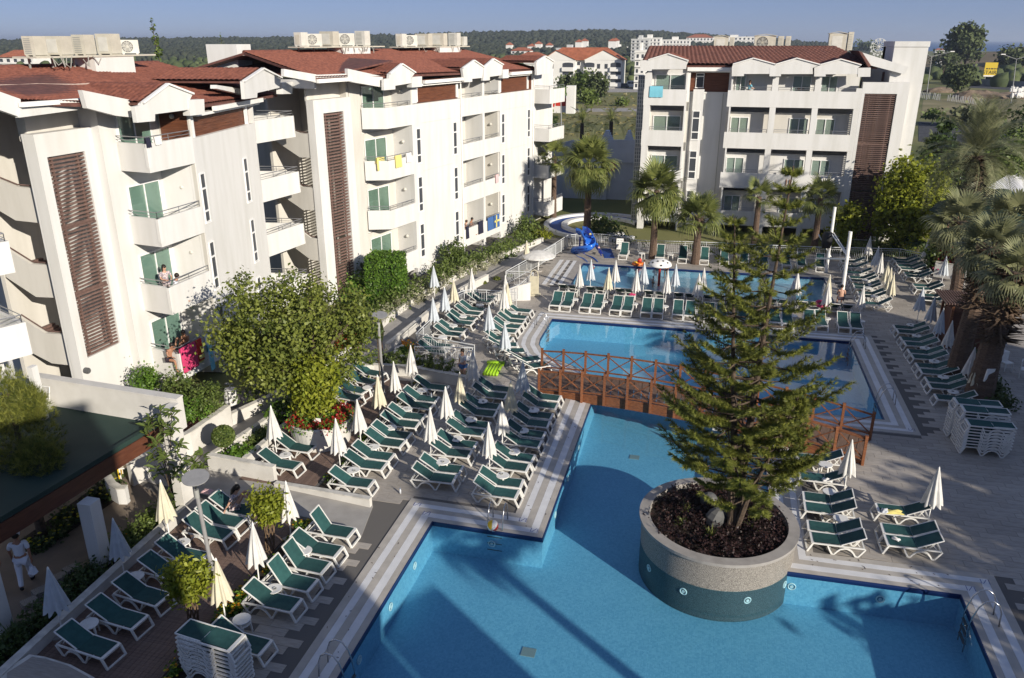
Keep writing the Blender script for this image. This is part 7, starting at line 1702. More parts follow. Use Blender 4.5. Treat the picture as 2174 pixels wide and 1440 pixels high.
# ---- blue spiral slide
c0 = G(*h8(500,600),0); sl = thing('water_slide','blue spiral children slide with dark spots ending in the small pool','slide',(c0.x,c0.y,0))
def S3(x,y,z): q = onP(*h8(x,y),(c0.x,c0.y,0),(0,-1,0)); return q
path = []
c = c0
ctrl = [(480,275,.55),(545,300,.25),(590,370,-.25),(620,440,-.55),(600,490,-.75),(540,510,-.6),(470,520,-.1),(440,560,.5),(470,610,.2),(520,640,-.5),(580,660,-1.0),(625,690,-1.6),(650,725,-2.2)]
for x,y,dy_ in ctrl:
 q = onY(*h8(x,y),c0.y + dy_); path.append(Vector((q.x - c0.x,dy_,q.z)))
def smooth(P,n=6):
 out = []
 for i in range(len(P) - 1):
  p0,p1,p2,p3 = P[max(i - 1,0)],P[i],P[i + 1],P[min(i + 2,len(P) - 1)]
  for j in range(n): t = j / n; out.append(.5 * ((2 * p1) + (p2 - p0) * t + (2 * p0 - 5 * p1 + 4 * p2 - p3) * t * t + (3 * p1 - p0 - 3 * p2 + p3) * t ** 3))
 return out + [P[-1]]
sp = smooth(path,6); v,f,n = [],[],9
for i,p in enumerate(sp):
 d = (sp[min(i + 1,len(sp) - 1)] - sp[max(i - 1,0)]); d.z *= .3; d.normalize(); x = d.cross(Vector((0,0,1))).normalized(); r = .42
 for k in range(n): a = -.35 + (pi + .7) * k / (n - 1); v.append(tuple(p + x * cos(a) * r - Vector((0,0,1)) * sin(a) * r))
 for k in range(n): a = -.35 + (pi + .7) * (n - 1 - k) / (n - 1); v.append(tuple(p + x * cos(a) * (r - .05) - Vector((0,0,1)) * sin(a) * (r - .05)))
K = 2 * n
for i in range(len(sp) - 1):
 for k in range(K): f.append((i * K + k,i * K + (k + 1) % K,(i + 1) * K + (k + 1) % K,(i + 1) * K + k))
m = MB(); m.v,m.f = v,f; fixn(m.build('chute','slideblue',sl,smooth=True))
m = MB()
for i in range(2,len(sp) - 2,1):
 p = sp[i]; d = (sp[i + 1] - sp[i - 1]); d.z *= .3; d.normalize(); x = d.cross(Vector((0,0,1))).normalized()
 for s in (-1,1):
  for a in (.25,.75,1.25):
   if R.random() < .7: q = p + x * s * cos(a) * .425 - Vector((0,0,1)) * sin(a) * .425; nn = (q - p).normalized(); e1_ = d * R.uniform(.05,.09); e2_ = nn.cross(d) * R.uniform(.05,.08); q += nn * .006; m.add([q + e1_,q + e2_,q - e1_,q - e2_],[(0,1,2,3)])
m.build('spots','slidenavy',sl)
m = MB(); m.tube([(path[1].x,.3,0),(path[1].x,.3,path[0].z - .3)],.07,8); m.tube([(path[7].x + .3,.2,0),(path[7].x + .3,.2,path[2].z - .2)],.06,8); m.build('support','slidenavy',sl)
q0,q1 = onY(*h8(570,290),c0.y + .3),onY(*h8(770,590),c0.y + .1); m = MB()
for s in (-.28,.28): m.tube([(q0.x - c0.x,.3 + s,q0.z),(q1.x - c0.x,.1 + s,.02)],.04,6)
for k in range(6): t_ = (k + .7) / 6.5; a = Vector((q0.x - c0.x,.3,q0.z)).lerp(Vector((q1.x - c0.x,.1,.02)),t_); m.box(a.x - .09,a.x + .09,a.y - .28,a.y + .28,a.z - .02,a.z + .02)
m.build('ladder','slidenavy',sl)
m = MB(); A_,B_ = Vector((q0.x - c0.x + .05,-.05,q0.z + .25)),Vector((q1.x - c0.x,-.25,.25)); n9 = 10; v,f = [],[]
for i in range(n9 + 1): q = A_.lerp(B_,i / n9); wv = .22 + .1 * sin(i * 2.0); v += [tuple(q - Vector((0,0,wv * .6))),tuple(q + Vector((.0,.0,wv * .6)))]
for i in range(n9): f.append((2 * i,2 * i + 1,2 * i + 3,2 * i + 2))
m.v,m.f = v,f; pan = m.build('side_panel','slidenavy',sl)
for k,(t_,mm) in enumerate(((.25,'ytowel'),(.38,'slideblue'),(.5,'lime'),(.56,'cyan'),(.82,'ptowel'),(.7,'slideblue'))): q = A_.lerp(B_,t_); m = MB(); m.sphere((q.x,q.y - .03,q.z + .02 * k),.09,8,5,(1,.3,.8)); m.build('painted_flower',mm,sl)
m = MB(); q = path[-1]; m.sphere((q.x,q.y - .25,q.z - .12),.28,10,7,(.9,1,.8)); m.build('fish_head','red',sl,smooth=True); m = MB()
for k in (-1,0,1): m.sphere((q.x + .16 * k,q.y - .44,q.z - .05),.07,8,5)
m.build('fish_stripe','white',sl)
mt_ = [G(*h8(760,530)),G(*h8(880,530)),G(*h8(930,650)),G(*h8(800,650))]; o = MB().prism([tuple(q.xy) for q in mt_],.004,.022).build('rubber_mat','rubberblue'); tag(o,'blue rubber mat on the tiles beside the slide ladder','mat')
# ---- mushroom fountain
g = (-2.86,52.36); mu = thing('mushroom_fountain','white spotted mushroom fountain on a red stem in the children pool','fountain',(g[0],g[1],0)); zt = onY(*h8(1505,745),g[1]).z; zt2 = onY(*h8(1510,618),g[1]).z; RR = (onY(*h8(1660,690),g[1]).x - onY(*h8(1360,690),g[1]).x) / 2
MB().cyl((0,0,0),.085,-.5,zt,12).build('stem','red',mu,smooth=False); m = MB(); hh = .34
m.lathe((0,0,zt),[(.05,.03),(RR * .75,-.02),(RR,.02),(RR * 1.0,.09),(RR * .93,.2),(RR * .75,.32),(RR * .5,.41),(RR * .22,.46),(0,.47)],28); m.build('cap','white',mu,smooth=True); m = MB()
for a,q in ((-1.4,.93),(-2.4,.8),(-.6,.78),(-1.9,.55),(-1.0,.5),(.3,.7),(2.4,.7),(-2.9,.95)):
 zz = zt + {.93: .2,.8: .29,.78: .3,.55: .395,.5: .41,.7: .34,.95: .17}[q]; m.sphere((RR * q * cos(a),RR * q * sin(a),zz),.075,8,6,(1,1,.75))
m.build('spots','black',mu)
# ---- orange float at the pool edge
p = G(*h8(1225,720),.12); fl = thing('swim_float','orange and yellow inflatable lying at the edge of the children pool','inflatable',(p.x,p.y,.12)); MB().tube([(.32 * cos(a),.24 * sin(a),0) for a in [2 * pi * k / 16 for k in range(16)]],.12,8,closed=True).build('ring','orange',fl,smooth=True); MB().sphere((.1,.15,.22),.16,10,7).build('head','red',fl,smooth=True); MB().sphere((-.15,-.1,.1),.14,10,6,(1,1,.6)).build('pad','yellow',fl,smooth=True)
# ---- big open white parasol
p = G(*za(1890,690)); bp = thing('open_parasol','wide open white parasol beside the walkway railing','parasol',(p.x,p.y,0)); zt = onY(*za(1890,376),p.y).z; zr_ = onY(*za(1890,560),p.y).z; RR = (onY(*za(2150,480),p.y).x - onY(*za(1640,480),p.y).x) / 2
MB().cyl((0,0,0),.03,0,zt,8).build('pole','white',bp); m = MB(); m.lathe((0,0,0),[(RR,zt - .42),(RR * .97,zt - .34),(RR * .75,zt - .2),(RR * .4,zt - .07),(0,zt)],16); m.build('canopy','umb0',bp,smooth=False); MB().cyl((0,0,0),.3,0,.08,14).build('base','stone',bp)
# ---- swing frame with speaker right of the children pool
sf = thing('hoist_frame','white steel frame with two leaning posts right of the children pool','frame'); m = MB()
A,Bp = G(*r7(240,720)),G(*r7(70,490)); At = onY(*r7(330,60),A.y); Bt = onY(*z8(622,0),Bp.y); m.tube([tuple(A),tuple(At)],.11,10); m.build('post','white',sf); m = MB(); m.tube([tuple(Bp),tuple(Bt)],.10,10); m.build('post','white',sf)
h1,h2 = onY(*r7(300,350),A.y),onY(*r7(-40,345),Bp.y); MB().tube([tuple(h1),tuple(h2)],.06,8).build('beam','white',sf)
for (a,b,Y0,Y1) in (((125,80),(300,330),Bp.y,A.y),((150,75),(320,335),Bp.y,A.y),((-10,90),(120,330),Bp.y,Bp.y)): MB().tube([tuple(onY(*r7(*a),Y0)),tuple(onY(*r7(*b),Y1))],.045,6).build('brace','white',sf)
q = onY(*r7(80,150),Bp.y - .15); sk = thing('loudspeaker','black loudspeaker hung on the white steel frame','speaker',tuple(q)); MB().lathe((0,0,0),[(.0,-.55),(.28,-.52),(.36,-.1),(.36,.35),(.26,.55),(0,.58)],14).build('speaker_body','black',sk,smooth=True); MB().beam((0,.1,0),(.22,.15,.25),.05).build('bracket','white',sk)
# ---- slatted kiosk
kx0,kx1,ky = 12.45,14.6,42.9; kz = 2.35; ki = thing('kiosk','dark wooden kiosk with a slatted pergola roof under the palms','kiosk',(0,0,0))
MB().box(kx0 + .15,kx1 - .1,ky,ky + 1.7,-.02,kz - .35).build('body','fascia',ki)
for x in (kx0,kx1 - .12):
 for y in (ky - .15,ky + 1.7): MB().box(x,x + .12,y,y + .12,-.02,kz).build('post','bridge',ki)
for y in (ky - .2,ky + 1.78): MB().box(kx0 - .35,kx1 + .35,y,y + .07,kz,kz + .14).build('beam','fascia',ki)
s0 = MB().box(0,.055,ky - .45,ky + 2.1,kz + .142,kz + .22).build('slat','slat',ki); s0.location = (kx0 - .4,0,0)
for k in range(1,24): inst(s0,ki,(kx0 - .4 + k * .128,0,0))
p = onY(2139,644,41.5); rt_ = thing('round_table','round pale bistro table in shade between the palm trunks','table',(p.x,41.5,0)); MB().cyl((0,0,0),.36,1.02,1.06,20).build('table_top','shadewall_paleblue',rt_); MB().cyl((0,0,0),.035,0,1.02,8).cyl((0,0,0),.25,0,.04,14).build('leg','steel',rt_)
p = onY(2098,790,36.1); o = MB().box(-.03,.03,-.2,.2,-.3,.3).build('tree_sign','white'); o.location = (p.x - .05,35.75,p.z); o.rotation_euler = (0,.12,-1.1); tag(o,'small white sign fixed to the thick palm trunk','sign')
for i,(x,y,rz_) in enumerate(((14.6,40.4,.4),(14.9,42.0,2.2),(15.2,39.6,1.2))):
 t = thing('garden_chair',['white garden chair just right of the kiosk','white garden chair behind the round bistro table','white garden chair nearest behind the palms'][i],'chair',(x,y,0),rz_,'white garden chairs'); MB().box(-.22,.22,-.22,.22,.40,.44).build('seat','plastic',t); MB().box(-.22,.22,.19,.23,.45,.85).build('backrest','plastic',t)
 for a,b in ((-.2,-.2),(.2,-.2),(-.2,.2),(.2,.2)): MB().box(a - .02,a + .02,b - .02,b + .02,0,.4).build('leg','plastic',t)
# ---- terrace roof at the lower left
C = [G(66,828,3.0),G(313,884,3.0),G(332,905,3.0),G(-60,1142,3.0),G(-60,800,3.0)]; tr_r = thing('terrace_roof','dark green flat terrace roof with a brown fascia at the lower left','roof')
MB().prism([tuple(q.xy) for q in C],2.86,3.0).build('roof_deck','greenroof',tr_r); m = MB(); m.beam(tuple(C[2] + Vector((0,0,.06))),tuple(C[3] + Vector((0,0,.06))),.16,.16); m.beam(tuple(C[1] + Vector((0,0,.05))),tuple(C[2] + Vector((0,0,.05))),.14,.14); m.build('roof_edge','greenroof',tr_r)
d = (C[3] - C[2]).normalized(); nn = Vector((-d.y,d.x,0)); nn = nn if nn.x > 0 else -nn; m = MB(); m.hexa([tuple(q) for q in (C[2] + nn * .10 - Vector((0,0,.56)),C[3] + nn * .10 - Vector((0,0,.56)),C[3] - nn * .02 - Vector((0,0,.56)),C[2] - nn * .02 - Vector((0,0,.56)),C[2] + nn * .10 - Vector((0,0,.03)),C[3] + nn * .10 - Vector((0,0,.03)),C[3] - nn * .02 - Vector((0,0,.03)),C[2] - nn * .02 - Vector((0,0,.03)))]); m.build('fascia','fascia',tr_r)
pw = thing('roof_parapet','white parapet wall behind the green terrace roof','wall'); a,b = G(60,800,4.0),G(376,850,4.0); m = MB(); m.hexa([(a.x,a.y,2.9),(b.x,b.y,2.9),(b.x,b.y + .28,2.9),(a.x,a.y + .28,2.9),(a.x,a.y,4.0),(b.x,b.y,4.0),(b.x,b.y + .28,4.0),(a.x,a.y + .28,4.0)]); m.build('wall_body','wallw',pw); MB().hexa([(a.x,a.y - .03,4.001),(b.x,b.y - .03,4.001),(b.x,b.y + .31,4.001),(a.x,a.y + .31,4.001),(a.x,a.y - .03,4.05),(b.x,b.y - .03,4.05),(b.x,b.y + .31,4.05),(a.x,a.y + .31,4.05)]).build('capstone','wallw',pw)
MB().box(b.x - .28,b.x + .05,b.y - .55,b.y - .01,-.02,3.9).build('end_pillar','wallw',pw)
for i,(px,py) in enumerate(((186,1055),(-40,1180))):
 q = G(px,py,2.4); o = MB().box(q.x - .24,q.x + .2,q.y - .2,q.y + .22,-.02,2.25).build('terrace_column','wall'); tag(o,['square white column holding the green terrace roof','white column holding the near end of the green terrace roof'][i],'column','terrace columns')
t = thing('roof_chair','white folded garden chair lying on the green terrace roof','chair'); q = G(80,850,3.4); t.location = (q.x,q.y,3.0)
MB().box(-.3,.3,-.22,.22,.0,.42).build('seat','plastic',t); MB().tube([(-.3,.2,.42),(-.3,.3,.8),(.3,.3,.8),(.3,.2,.42)],.025,6).build('backrest','plastic',t)
q = G(265,1035,.55); pts = [G(228,1012,.6),G(238,1028,.6),G(252,1036,.6),G(268,1036,.6)]; wall([tuple(p.xy) for p in pts],.6,.22,'curved_parapet','short curved white parapet beneath the terrace roof',m='wall')
t = thing('garden_chair','white and yellow folding chair under the terrace roof','chair',tuple(G(272,1010,0)),.5); MB().box(-.22,.22,-.22,.22,.40,.44).build('seat','plastic',t); MB().box(-.22,.22,.19,.23,.45,.85).build('backrest','plastic',t); MB().box(-.27,-.23,-.2,.3,.0,.9).build('side_panel','yellow',t)
for a,b in ((-.2,-.2),(.2,-.2),(-.2,.2),(.2,.2)): MB().box(a - .02,a + .02,b - .02,b + .02,0,.4).build('leg','plastic',t)
A_,B_ = G(262,1040,.1),G(60,1150,.1)
sheet([tuple(p.xy) for p in (G(235,1010),G(265,1050),G(75,1180),G(40,1150))],.014,'soil_bed','soil')
t = thing('marigold_bed','dark bed of yellow flowers below the terrace roof','flower bed',(0,0,0)); cs = []
for k in range(46):
 u,w_ = R.random(),R.random(); p = G(235,1010).lerp(G(50,1155),u).lerp(G(262,1050).lerp(G(78,1180),u),w_); cs.append((p.x,p.y,.16))
leaf_cloud([(c[0],c[1],.1,.16,.16,.1) for c in cs],2600,.06,'flower_leaves','leaf_dark',t,clump=200,clump_r=.1,kind='stuff')
v,f,tn = [],[],[]
for c in cs:
 r = R.uniform(.045,.075); o = len(v); v.append((c[0],c[1],.24 + r * .6)); v += [(c[0] + r * cos(k * pi / 3),c[1] + r * sin(k * pi / 3),.24) for k in range(6)]; f += [(o,o + 1 + k,o + 1 + (k + 1) % 6) for k in range(6)]; tn += [R.random()] * 6
raw_mesh(np.array(v),np.array(f),tn,'yellow_flowers','fl_yellow',t,'stuff')
# pedestal with a little statue by the left block
p = G(492,860); pd_ = thing('pedestal','white pedestal with black hairpin stands by the left block wall','pedestal',(p.x,p.y,0)); MB().cyl((0,0,0),.28,0,.75,18).build('plinth','wall',pd_)
m = MB()
for x in (-.34,.1): m.tube([(x,-.3,0),(x,-.3,.8),(x + .18,-.3,.8)],.012,5)
m.build('stand','acdark',pd_); m = MB(); m.tube([(.0,0,.75),(.05,0,1.0),(.2,0,1.02)],.03,6); m.sphere((-.1,0,1.0),.08,8,5,(1.4,1,.6)); m.build('bird_figure','acgrey',pd_)
# drinking shower by the deck
p = G(992,800); sh = thing('shower_post','white curved shower post behind the parasols on the tiled deck','shower',(p.x,p.y,0)); m = MB(); m.tube([(0,0,0),(0,0,.95),(.02,0,1.2),(.1,0,1.32),(.18,0,1.22),(.18,0,.95)],.035,8); m.build('pipe','white',sh,smooth=True); MB().lathe((0.09,0,.0),[(.05,.75),(.26,.92),(.26,.96),(0,.92)],14).build('basin','white',sh)
p = G(*za(1830,1060)); o = thing('flip_stand','small cream curved stand by the end of the ramp wall','stand',(p.x,p.y,0)); MB().box(-.28,.28,-.05,.05,.1,1.25).build('panel','umb1',o); MB().tube([(-.25,0,1.2),(-.2,0,1.55),(0,0,1.65),(.2,0,1.55),(.25,0,1.2)],.03,6).build('hoop','umb1',o); MB().box(-.35,.35,-.25,.25,0,.1).build('base','umb1',o)
# bicycle-like hoop in the planting
p = G(922,785); o = MB().tube([(.24 * cos(a),0,.24 * sin(a)) for a in [pi * k / 10 for k in range(11)]],.025,6).build('irrigation_hoop','acgrey'); o.location = (p.x,p.y,0); tag(o,'grey hoop standing on the path behind the low planting','hoop')
# ================================================================== LAND BEYOND THE HOTEL
def ridge(px): 
 X = [-600,0,300,560,850,1000,1200,1300,1400,1500,1600,1720,1900]; Yv = [100,96,91,89,83,77,73,72,76,82,91,99,108]
 return float(np.interp(px,X,Yv))
v,f = [],[]; rows = [(600,0),(760,.12),(950,.34),(1150,.6),(1350,.88),(1500,1.0),(1750,.7)]; nx = 90; hz = {}
for i in range(nx + 1):
 px = -500 + 2350 * i / nx
 top = atD(px,ridge(px),1500).z
 for (d,q) in rows:
  p = atD(px,86,d); zz = max(-2,(top + 3) * q * (1 + .06 * sin(i * .7 + d * .01)) - (2 if q == 0 else 0)) * d / 1500 ** (1) * (1500 / d) * (d / 1500 if q < 1 else 1); v.append((p.x,p.y,zz if q > 0 else -.5))
K = len(rows)
for i in range(nx):
 for j in range(K - 1): f.append((i * K + j,(i + 1) * K + j,(i + 1) * K + j + 1,i * K + j + 1))
m = MB(); m.v,m.f = v,f; hill = m.build('hills','hillsoil',None,smooth=True,kind='structure')
def hill_z(px,d):
 top = atD(px,ridge(px),1500).z + 3; q = float(np.interp(d,[r[0] for r in rows],[r[1] for r in rows])); return max(-.5,top * q * (d / 1500 if q < 1 else 1))
# far ground between the meadow and the hills, and the sea
fill_loops([[(-3500,-400),(3500,-400),(3500,1400),(-3500,1400)],[(-418,-118),(418,-118),(418,418),(-418,418)]],-.4,'plain','fieldgrass')
fill_loops([[(-14000,1390),(20000,1390),(20000,20000),(-14000,20000)]],-1.2,'sea','sea')
def blobs(cs,name,m,label,kind='stuff',nu=7,nv=5,cat='forest'):
 V,F,T = [],[],[]; unit = MB().sphere((0,0,0),1,nu,nv); uv = np.array(unit.v); tris = []
 for q in unit.f: tris.append(q if len(q) == 3 else q[:3]); 
 for q in unit.f:
  if len(q) == 4: tris.append((q[0],q[2],q[3]))
 uf = np.array(tris); o = 0
 for (x,y,z,r,h) in cs:
  j = uv * np.array([r,r,h]) * (1 + NR.uniform(-.22,.22,(len(uv),1))); V.append(j + np.array([x,y,z])); F.append(uf + o); o += len(uv); T.append(np.full(len(uf),NR.rand()) * .7 + NR.rand(len(uf)) * .3)
 ob = raw_mesh(np.concatenate(V),np.concatenate(F),np.concatenate(T),name,m,None,kind); return ob
cs = []
for k in range(15000):
 px = R.uniform(-450,1800); d = 1500 - 800 * R.random() ** 1.3; p = atD(px,86,d); hz_ = hill_z(px,d); r = R.uniform(2.4,5.0) * (.55 + .45 * d / 1500); cs.append((p.x,p.y,hz_ + r * .3,r,r * R.uniform(.7,1.2)))
blobs(cs,'forest','leaf_forest',None,nu=5,nv=3)
# far scattered trees in the plain, one mass
cs = []
for k in range(900):
 px = R.choice([R.uniform(1040,1720),R.uniform(-200,700),R.uniform(1960,2300)]); d = R.uniform(330,800); p = atD(px,86,d); r = R.uniform(1.6,3.6); cs.append((p.x,p.y,r * .5,r,r * R.uniform(.7,1.1)))
blobs(cs,'treeline','leaf_far',None)
# meadow patches and the road through it
for (poly,m_,nm,z) in ((((1150,292),(1352,285),(1352,246),(1150,240)),'fieldgrass','meadow',-.035),(((1215,240),(1352,250),(1352,226),(1215,222)),'drygrass','meadow',-.03),(((1130,240),(1360,236),(1360,229),(1130,232)),'path','road',-.02),(((1290,196),(1365,196),(1365,187),(1290,187)),'path','road',-.015),
                          (((1950,258),(2080,262),(2174,300),(2230,330),(1950,300)),'asphalt','road',-.02),(((1960,212),(2174,200),(2300,250),(2100,262),(1955,250)),'drygrass','waste_ground',-.03),(((2055,186),(2300,200),(2300,166),(2055,160)),'asphalt','parking_lot',-.02),(((1950,165),(2300,166),(2300,150),(1950,147)),'fieldgrass','playing_field',-.02)):
 fill_loops([[tuple(G(*p,0).xy) for p in poly]],z,nm,m_)
# tall grass clumps in the meadow
v,f,tn = [],[],[]
for k in range(500):
 px,py = R.uniform(1140,1365),R.uniform(196,290); p = G(px,py); h = R.uniform(.12,.35); a = R.uniform(0,pi); w_ = R.uniform(.25,.7); o = len(v); v += [(p.x - w_ * cos(a),p.y - w_ * sin(a),-.05),(p.x + w_ * cos(a),p.y + w_ * sin(a),-.05),(p.x + R.uniform(-.3,.3),p.y + R.uniform(-.3,.3),h)]; f.append((o,o + 1,o + 2)); tn.append(R.random())
M['leaf_grass'] = leafmat('grass_blade',(0.14,0.14,0.045),(0.30,0.25,0.11),.3); raw_mesh(np.array(v),np.array(f),tn,'grass','leaf_grass',None,'stuff')
def ftree(px,py_base,wpx,hpx,label,m='leaf_far',n=900,D=None,name='tree',cat='tree',asp=.5):
 p = G(px,py_base); s = F_PX / (p - Vector((0,0,CAM_H))).length; w_,h = wpx / s,hpx / s; B = [(p.x + R.uniform(-.25,.25) * w_,p.y,h * R.uniform(.45,.75),w_ * .36,w_ * .36,h * .28) for _ in range(5)] + [(p.x,p.y,h * .6,w_ * .45,w_ * .45,h * .38)]
 return leafy(name,label,cat,(p.x,p.y),B,n,.05 * w_ + .12,m,h * .25,.03 * h,clump=n // 14,cr=.08 * w_,limbs=3,shell=.3)
ftree(1205,222,46,60,'leafy tree above the white shop kiosk in the meadow'); ftree(1240,212,60,52,'dark broad tree left of the meadow path','leaf_bush'); ftree(1268,222,50,60,'grey green tree at the edge of the meadow','leaf_far'); ftree(1255,236,46,40,'bright green bush by the meadow path','leaf_bush'); ftree(1318,226,34,14,'low rough scrub in the middle of the meadow','leaf_bush',400); ftree(1150,250,44,44,'olive coloured bush behind the far balconies','leaf_bush'); ftree(1160,285,40,38,'dark bush beside the shaded white wall','leaf_dark')
ftree(2042,158,64,84,'tallest dark tree in front of the sea','leaf_far',2600); ftree(2028,204,56,56,'bushy green tree on the waste ground','leaf_far',1600); ftree(2000,160,40,40,'dark tree left of the tallest one','leaf_far',700); ftree(2150,158,70,46,'dark trees behind the yellow sign','leaf_far',1200); ftree(2165,140,40,32,'round dark tree on the dry hill','leaf_far',600)
ftree(2110,150,50,22,'low dark trees left of the yellow sign','leaf_far',600); ftree(1840,112,50,18,'dark trees on the shore behind the right roof','leaf_far',500)
ftree(1978,262,40,26,'pale thin street tree by the road','leaf_bush',400); ftree(2055,270,70,34,'scraggly pale trees along the road','leaf_palmgrey',700)
p = atD(338,118,75); 
for (px0,py0,px1,py1,D,lb,n) in ((345,122,322,50,75,'thin wind-blown conifer rising behind the left hotel roof',900),(474,100,468,76,130,'tiny wispy tree top behind the roof hatch',160)):
 a,b = atD(px0,py0 + 60,D),atD(px1,py1,D); a.z = 0; t = thing('conifer',lb,'tree',(a.x,a.y,0)); top = b - a; m = MB(); trunk(m,[(0,0,0),tuple(top * .5 + Vector((.5,0,0))),tuple(top)],.14,.02); m.build('trunk','trunk',t); leaf_cloud([(top.x * q + .5 * sin(3.14 * q),top.y * q,top.z * q,1.3 * (1.08 - q) + .12,1.0 * (1.08 - q) + .1,.6) for q in (.55,.62,.7,.78,.86,.93,.99)],n,.13,'crown','leaf_bush',t,shell=.2,up=.6)
# dry hill by the sea
m = MB(); v,f = [],[]; nx,ny = 26,6
for i in range(nx + 1):
 for j in range(ny + 1):
  px = 1960 + 700 * i / nx; d = 420 + 330 * j / ny; p = atD(px,86,d); h = atD(px,float(np.interp(px,[1960,2060,2110,2174,2400,2660],[118,113,107,99,92,120])),600).z; v.append((p.x,p.y,-.4 + max(0,h) * sin(pi * j / ny) ** .8 * (1 + .05 * sin(i * 1.3 + j))))
for i in range(nx):
 for j in range(ny): k = i * (ny + 1) + j; f.append((k,k + ny + 1,k + ny + 2,k + 1))
m.v,m.f = v,f; m.build('dry_hill','dune',None,True,'structure')
# rubble mounds
for i,(px,py,w_,h) in enumerate(((2075,206,40,1.8),(2115,208,46,1.2),(2155,206,34,1.4),(1995,196,30,1.4),(2055,212,20,1.0))):
 p = G(px,py); s = F_PX / (p - Vector((0,0,CAM_H))).length; r = w_ / s; m = MB(); m.sphere((0,0,0),1,14,8); m.v = [(x * r * R.uniform(.85,1.15),y * r * .6 * R.uniform(.85,1.15),z * h * R.uniform(.8,1.2)) for x,y,z in m.v]; o = m.build('rubble_mound','dirt'); o.location = (p.x,p.y,0); tag(o,'heap of earth and rubble on the waste ground, ' + ['below the bushy tree','under the yellow sign','with white debris at the right','near the picket fence','smallest, at the tree foot'][i],'mound',kind='thing')
wht = MB()
for k in range(22): p = G(R.uniform(2140,2172),R.uniform(192,212)); a = R.uniform(.15,.5); wht.box(p.x - a,p.x + a,p.y - a,p.y + a,.3,1.3 + a)
wht.build('debris','white',kind='stuff')
# picket fence and concrete wall by the waste ground
pk = thing('picket_fence','uneven pale picket fence by the road','fence'); pk0 = None
for k in range(34):
 px = 1955 + k * 3.6 + (14 if k > 11 else 0); p = G(px,208 + k * .5)
 if pk0 is None: pk0 = MB().box(-.09,.09,-.05,.05,0,1.7).build('picket','concrete',pk); o = pk0
 else: o = inst(pk0,pk)
 o.location = (p.x,p.y,R.uniform(-.3,.1)); o.rotation_euler = (0,R.uniform(-.1,.1),0)
cwl = thing('concrete_wall','long grey concrete wall beside the parking lot','wall'); a,b = G(2055,178),G(2300,196); d = (b - a) / 14
for k in range(14): q = a + d * k; MB().hexa([tuple(x) for x in (q,q + d * .97,q + d * .97 + Vector((0,.2,0)),q + Vector((0,.2,0)),q + Vector((0,0,2.0)),q + d * .97 + Vector((0,0,2.0)),q + d * .97 + Vector((0,.2,2)),q + Vector((0,.2,2)))]).build('wall_panel','concrete',cwl)
# double-armed street lamps
for i,(px,pb,pt,xl,xr_) in enumerate(((1966,212,120,1942,2010),(2146,220,126,2118,2178))):
 g = G(px,pb); t = thing('street_lamp',['pale double armed street lamp left of the tallest tree','pale double armed street lamp at the right edge'][i],'street lamp',(g.x,g.y,0),0,'street lamps'); tp = onY(px + 12,pt,g.y); L_ = onY(xl + 12,pt - 10,g.y); R_ = onY(xr_ + 12,pt - 10,g.y)
 MB().tube([(0,0,0),(tp.x - g.x,0,tp.z)],.13,7,.08).build('pole','concrete',t)
 for q in (L_,R_): MB().tube([(tp.x - g.x,0,tp.z),(q.x - g.x,0,q.z)],.07,6).build('arm','concrete',t); s_ = 1 if q.x > tp.x else -1; MB().box(q.x - g.x - .5,q.x - g.x + .5,-.2,.2,q.z - .05,q.z + .16).build('lamp_head','white',t)
# yellow billboard
g = G(2105,175); D = g.y; a,b = onY(2087,163,D),onY(2120,133,D); bb = thing('billboard','yellow billboard with black lettering standing by the parking lot','sign'); MB().box(a.x,b.x,D,D + .25,a.z,b.z).build('board','signyellow',bb); MB().box(a.x + .1,b.x - .3,D - .03,D - .001,a.z + .05,a.z + (b.z - a.z) * .1).build('bottom_strip','white',bb)
for q in (.2,.8): x = a.x + (b.x - a.x) * q; MB().box(x - .12,x + .12,D + .26,D + .5,0,b.z).build('post','concrete',bb)
def text(s_,loc,size,m,parent,rot=(pi / 2,0,0)):
 c = bpy.data.curves.new('lettering','FONT'); c.body = s_; c.size = size; c.extrude = .005; c.align_x = 'CENTER'; o = bpy.data.objects.new('lettering',c); COL.objects.link(o); o.location = loc; o.rotation_euler = rot; c.materials.append(M[m]); o.parent = parent; me = bpy.data.meshes.new_from_object(o); o2 = bpy.data.objects.new('lettering',me); COL.objects.link(o2); o2.location = loc; o2.rotation_euler = rot; o2.parent = parent; bpy.data.objects.remove(o); return o2
H_ = b.z - a.z; text('STAIR',((a.x + b.x) / 2 - .2,D - .04,a.z + H_ * .18),H_ * .36,'black',bb)
m = MB(); x = a.x + .5
for k,w_ in enumerate((.7,.5,.9,.6,.8)): m.box(x,x + w_,D - .02,D - .002,a.z + H_ * .52,a.z + H_ * .60); x += w_ + .22
m.build('small_lettering','black',bb)
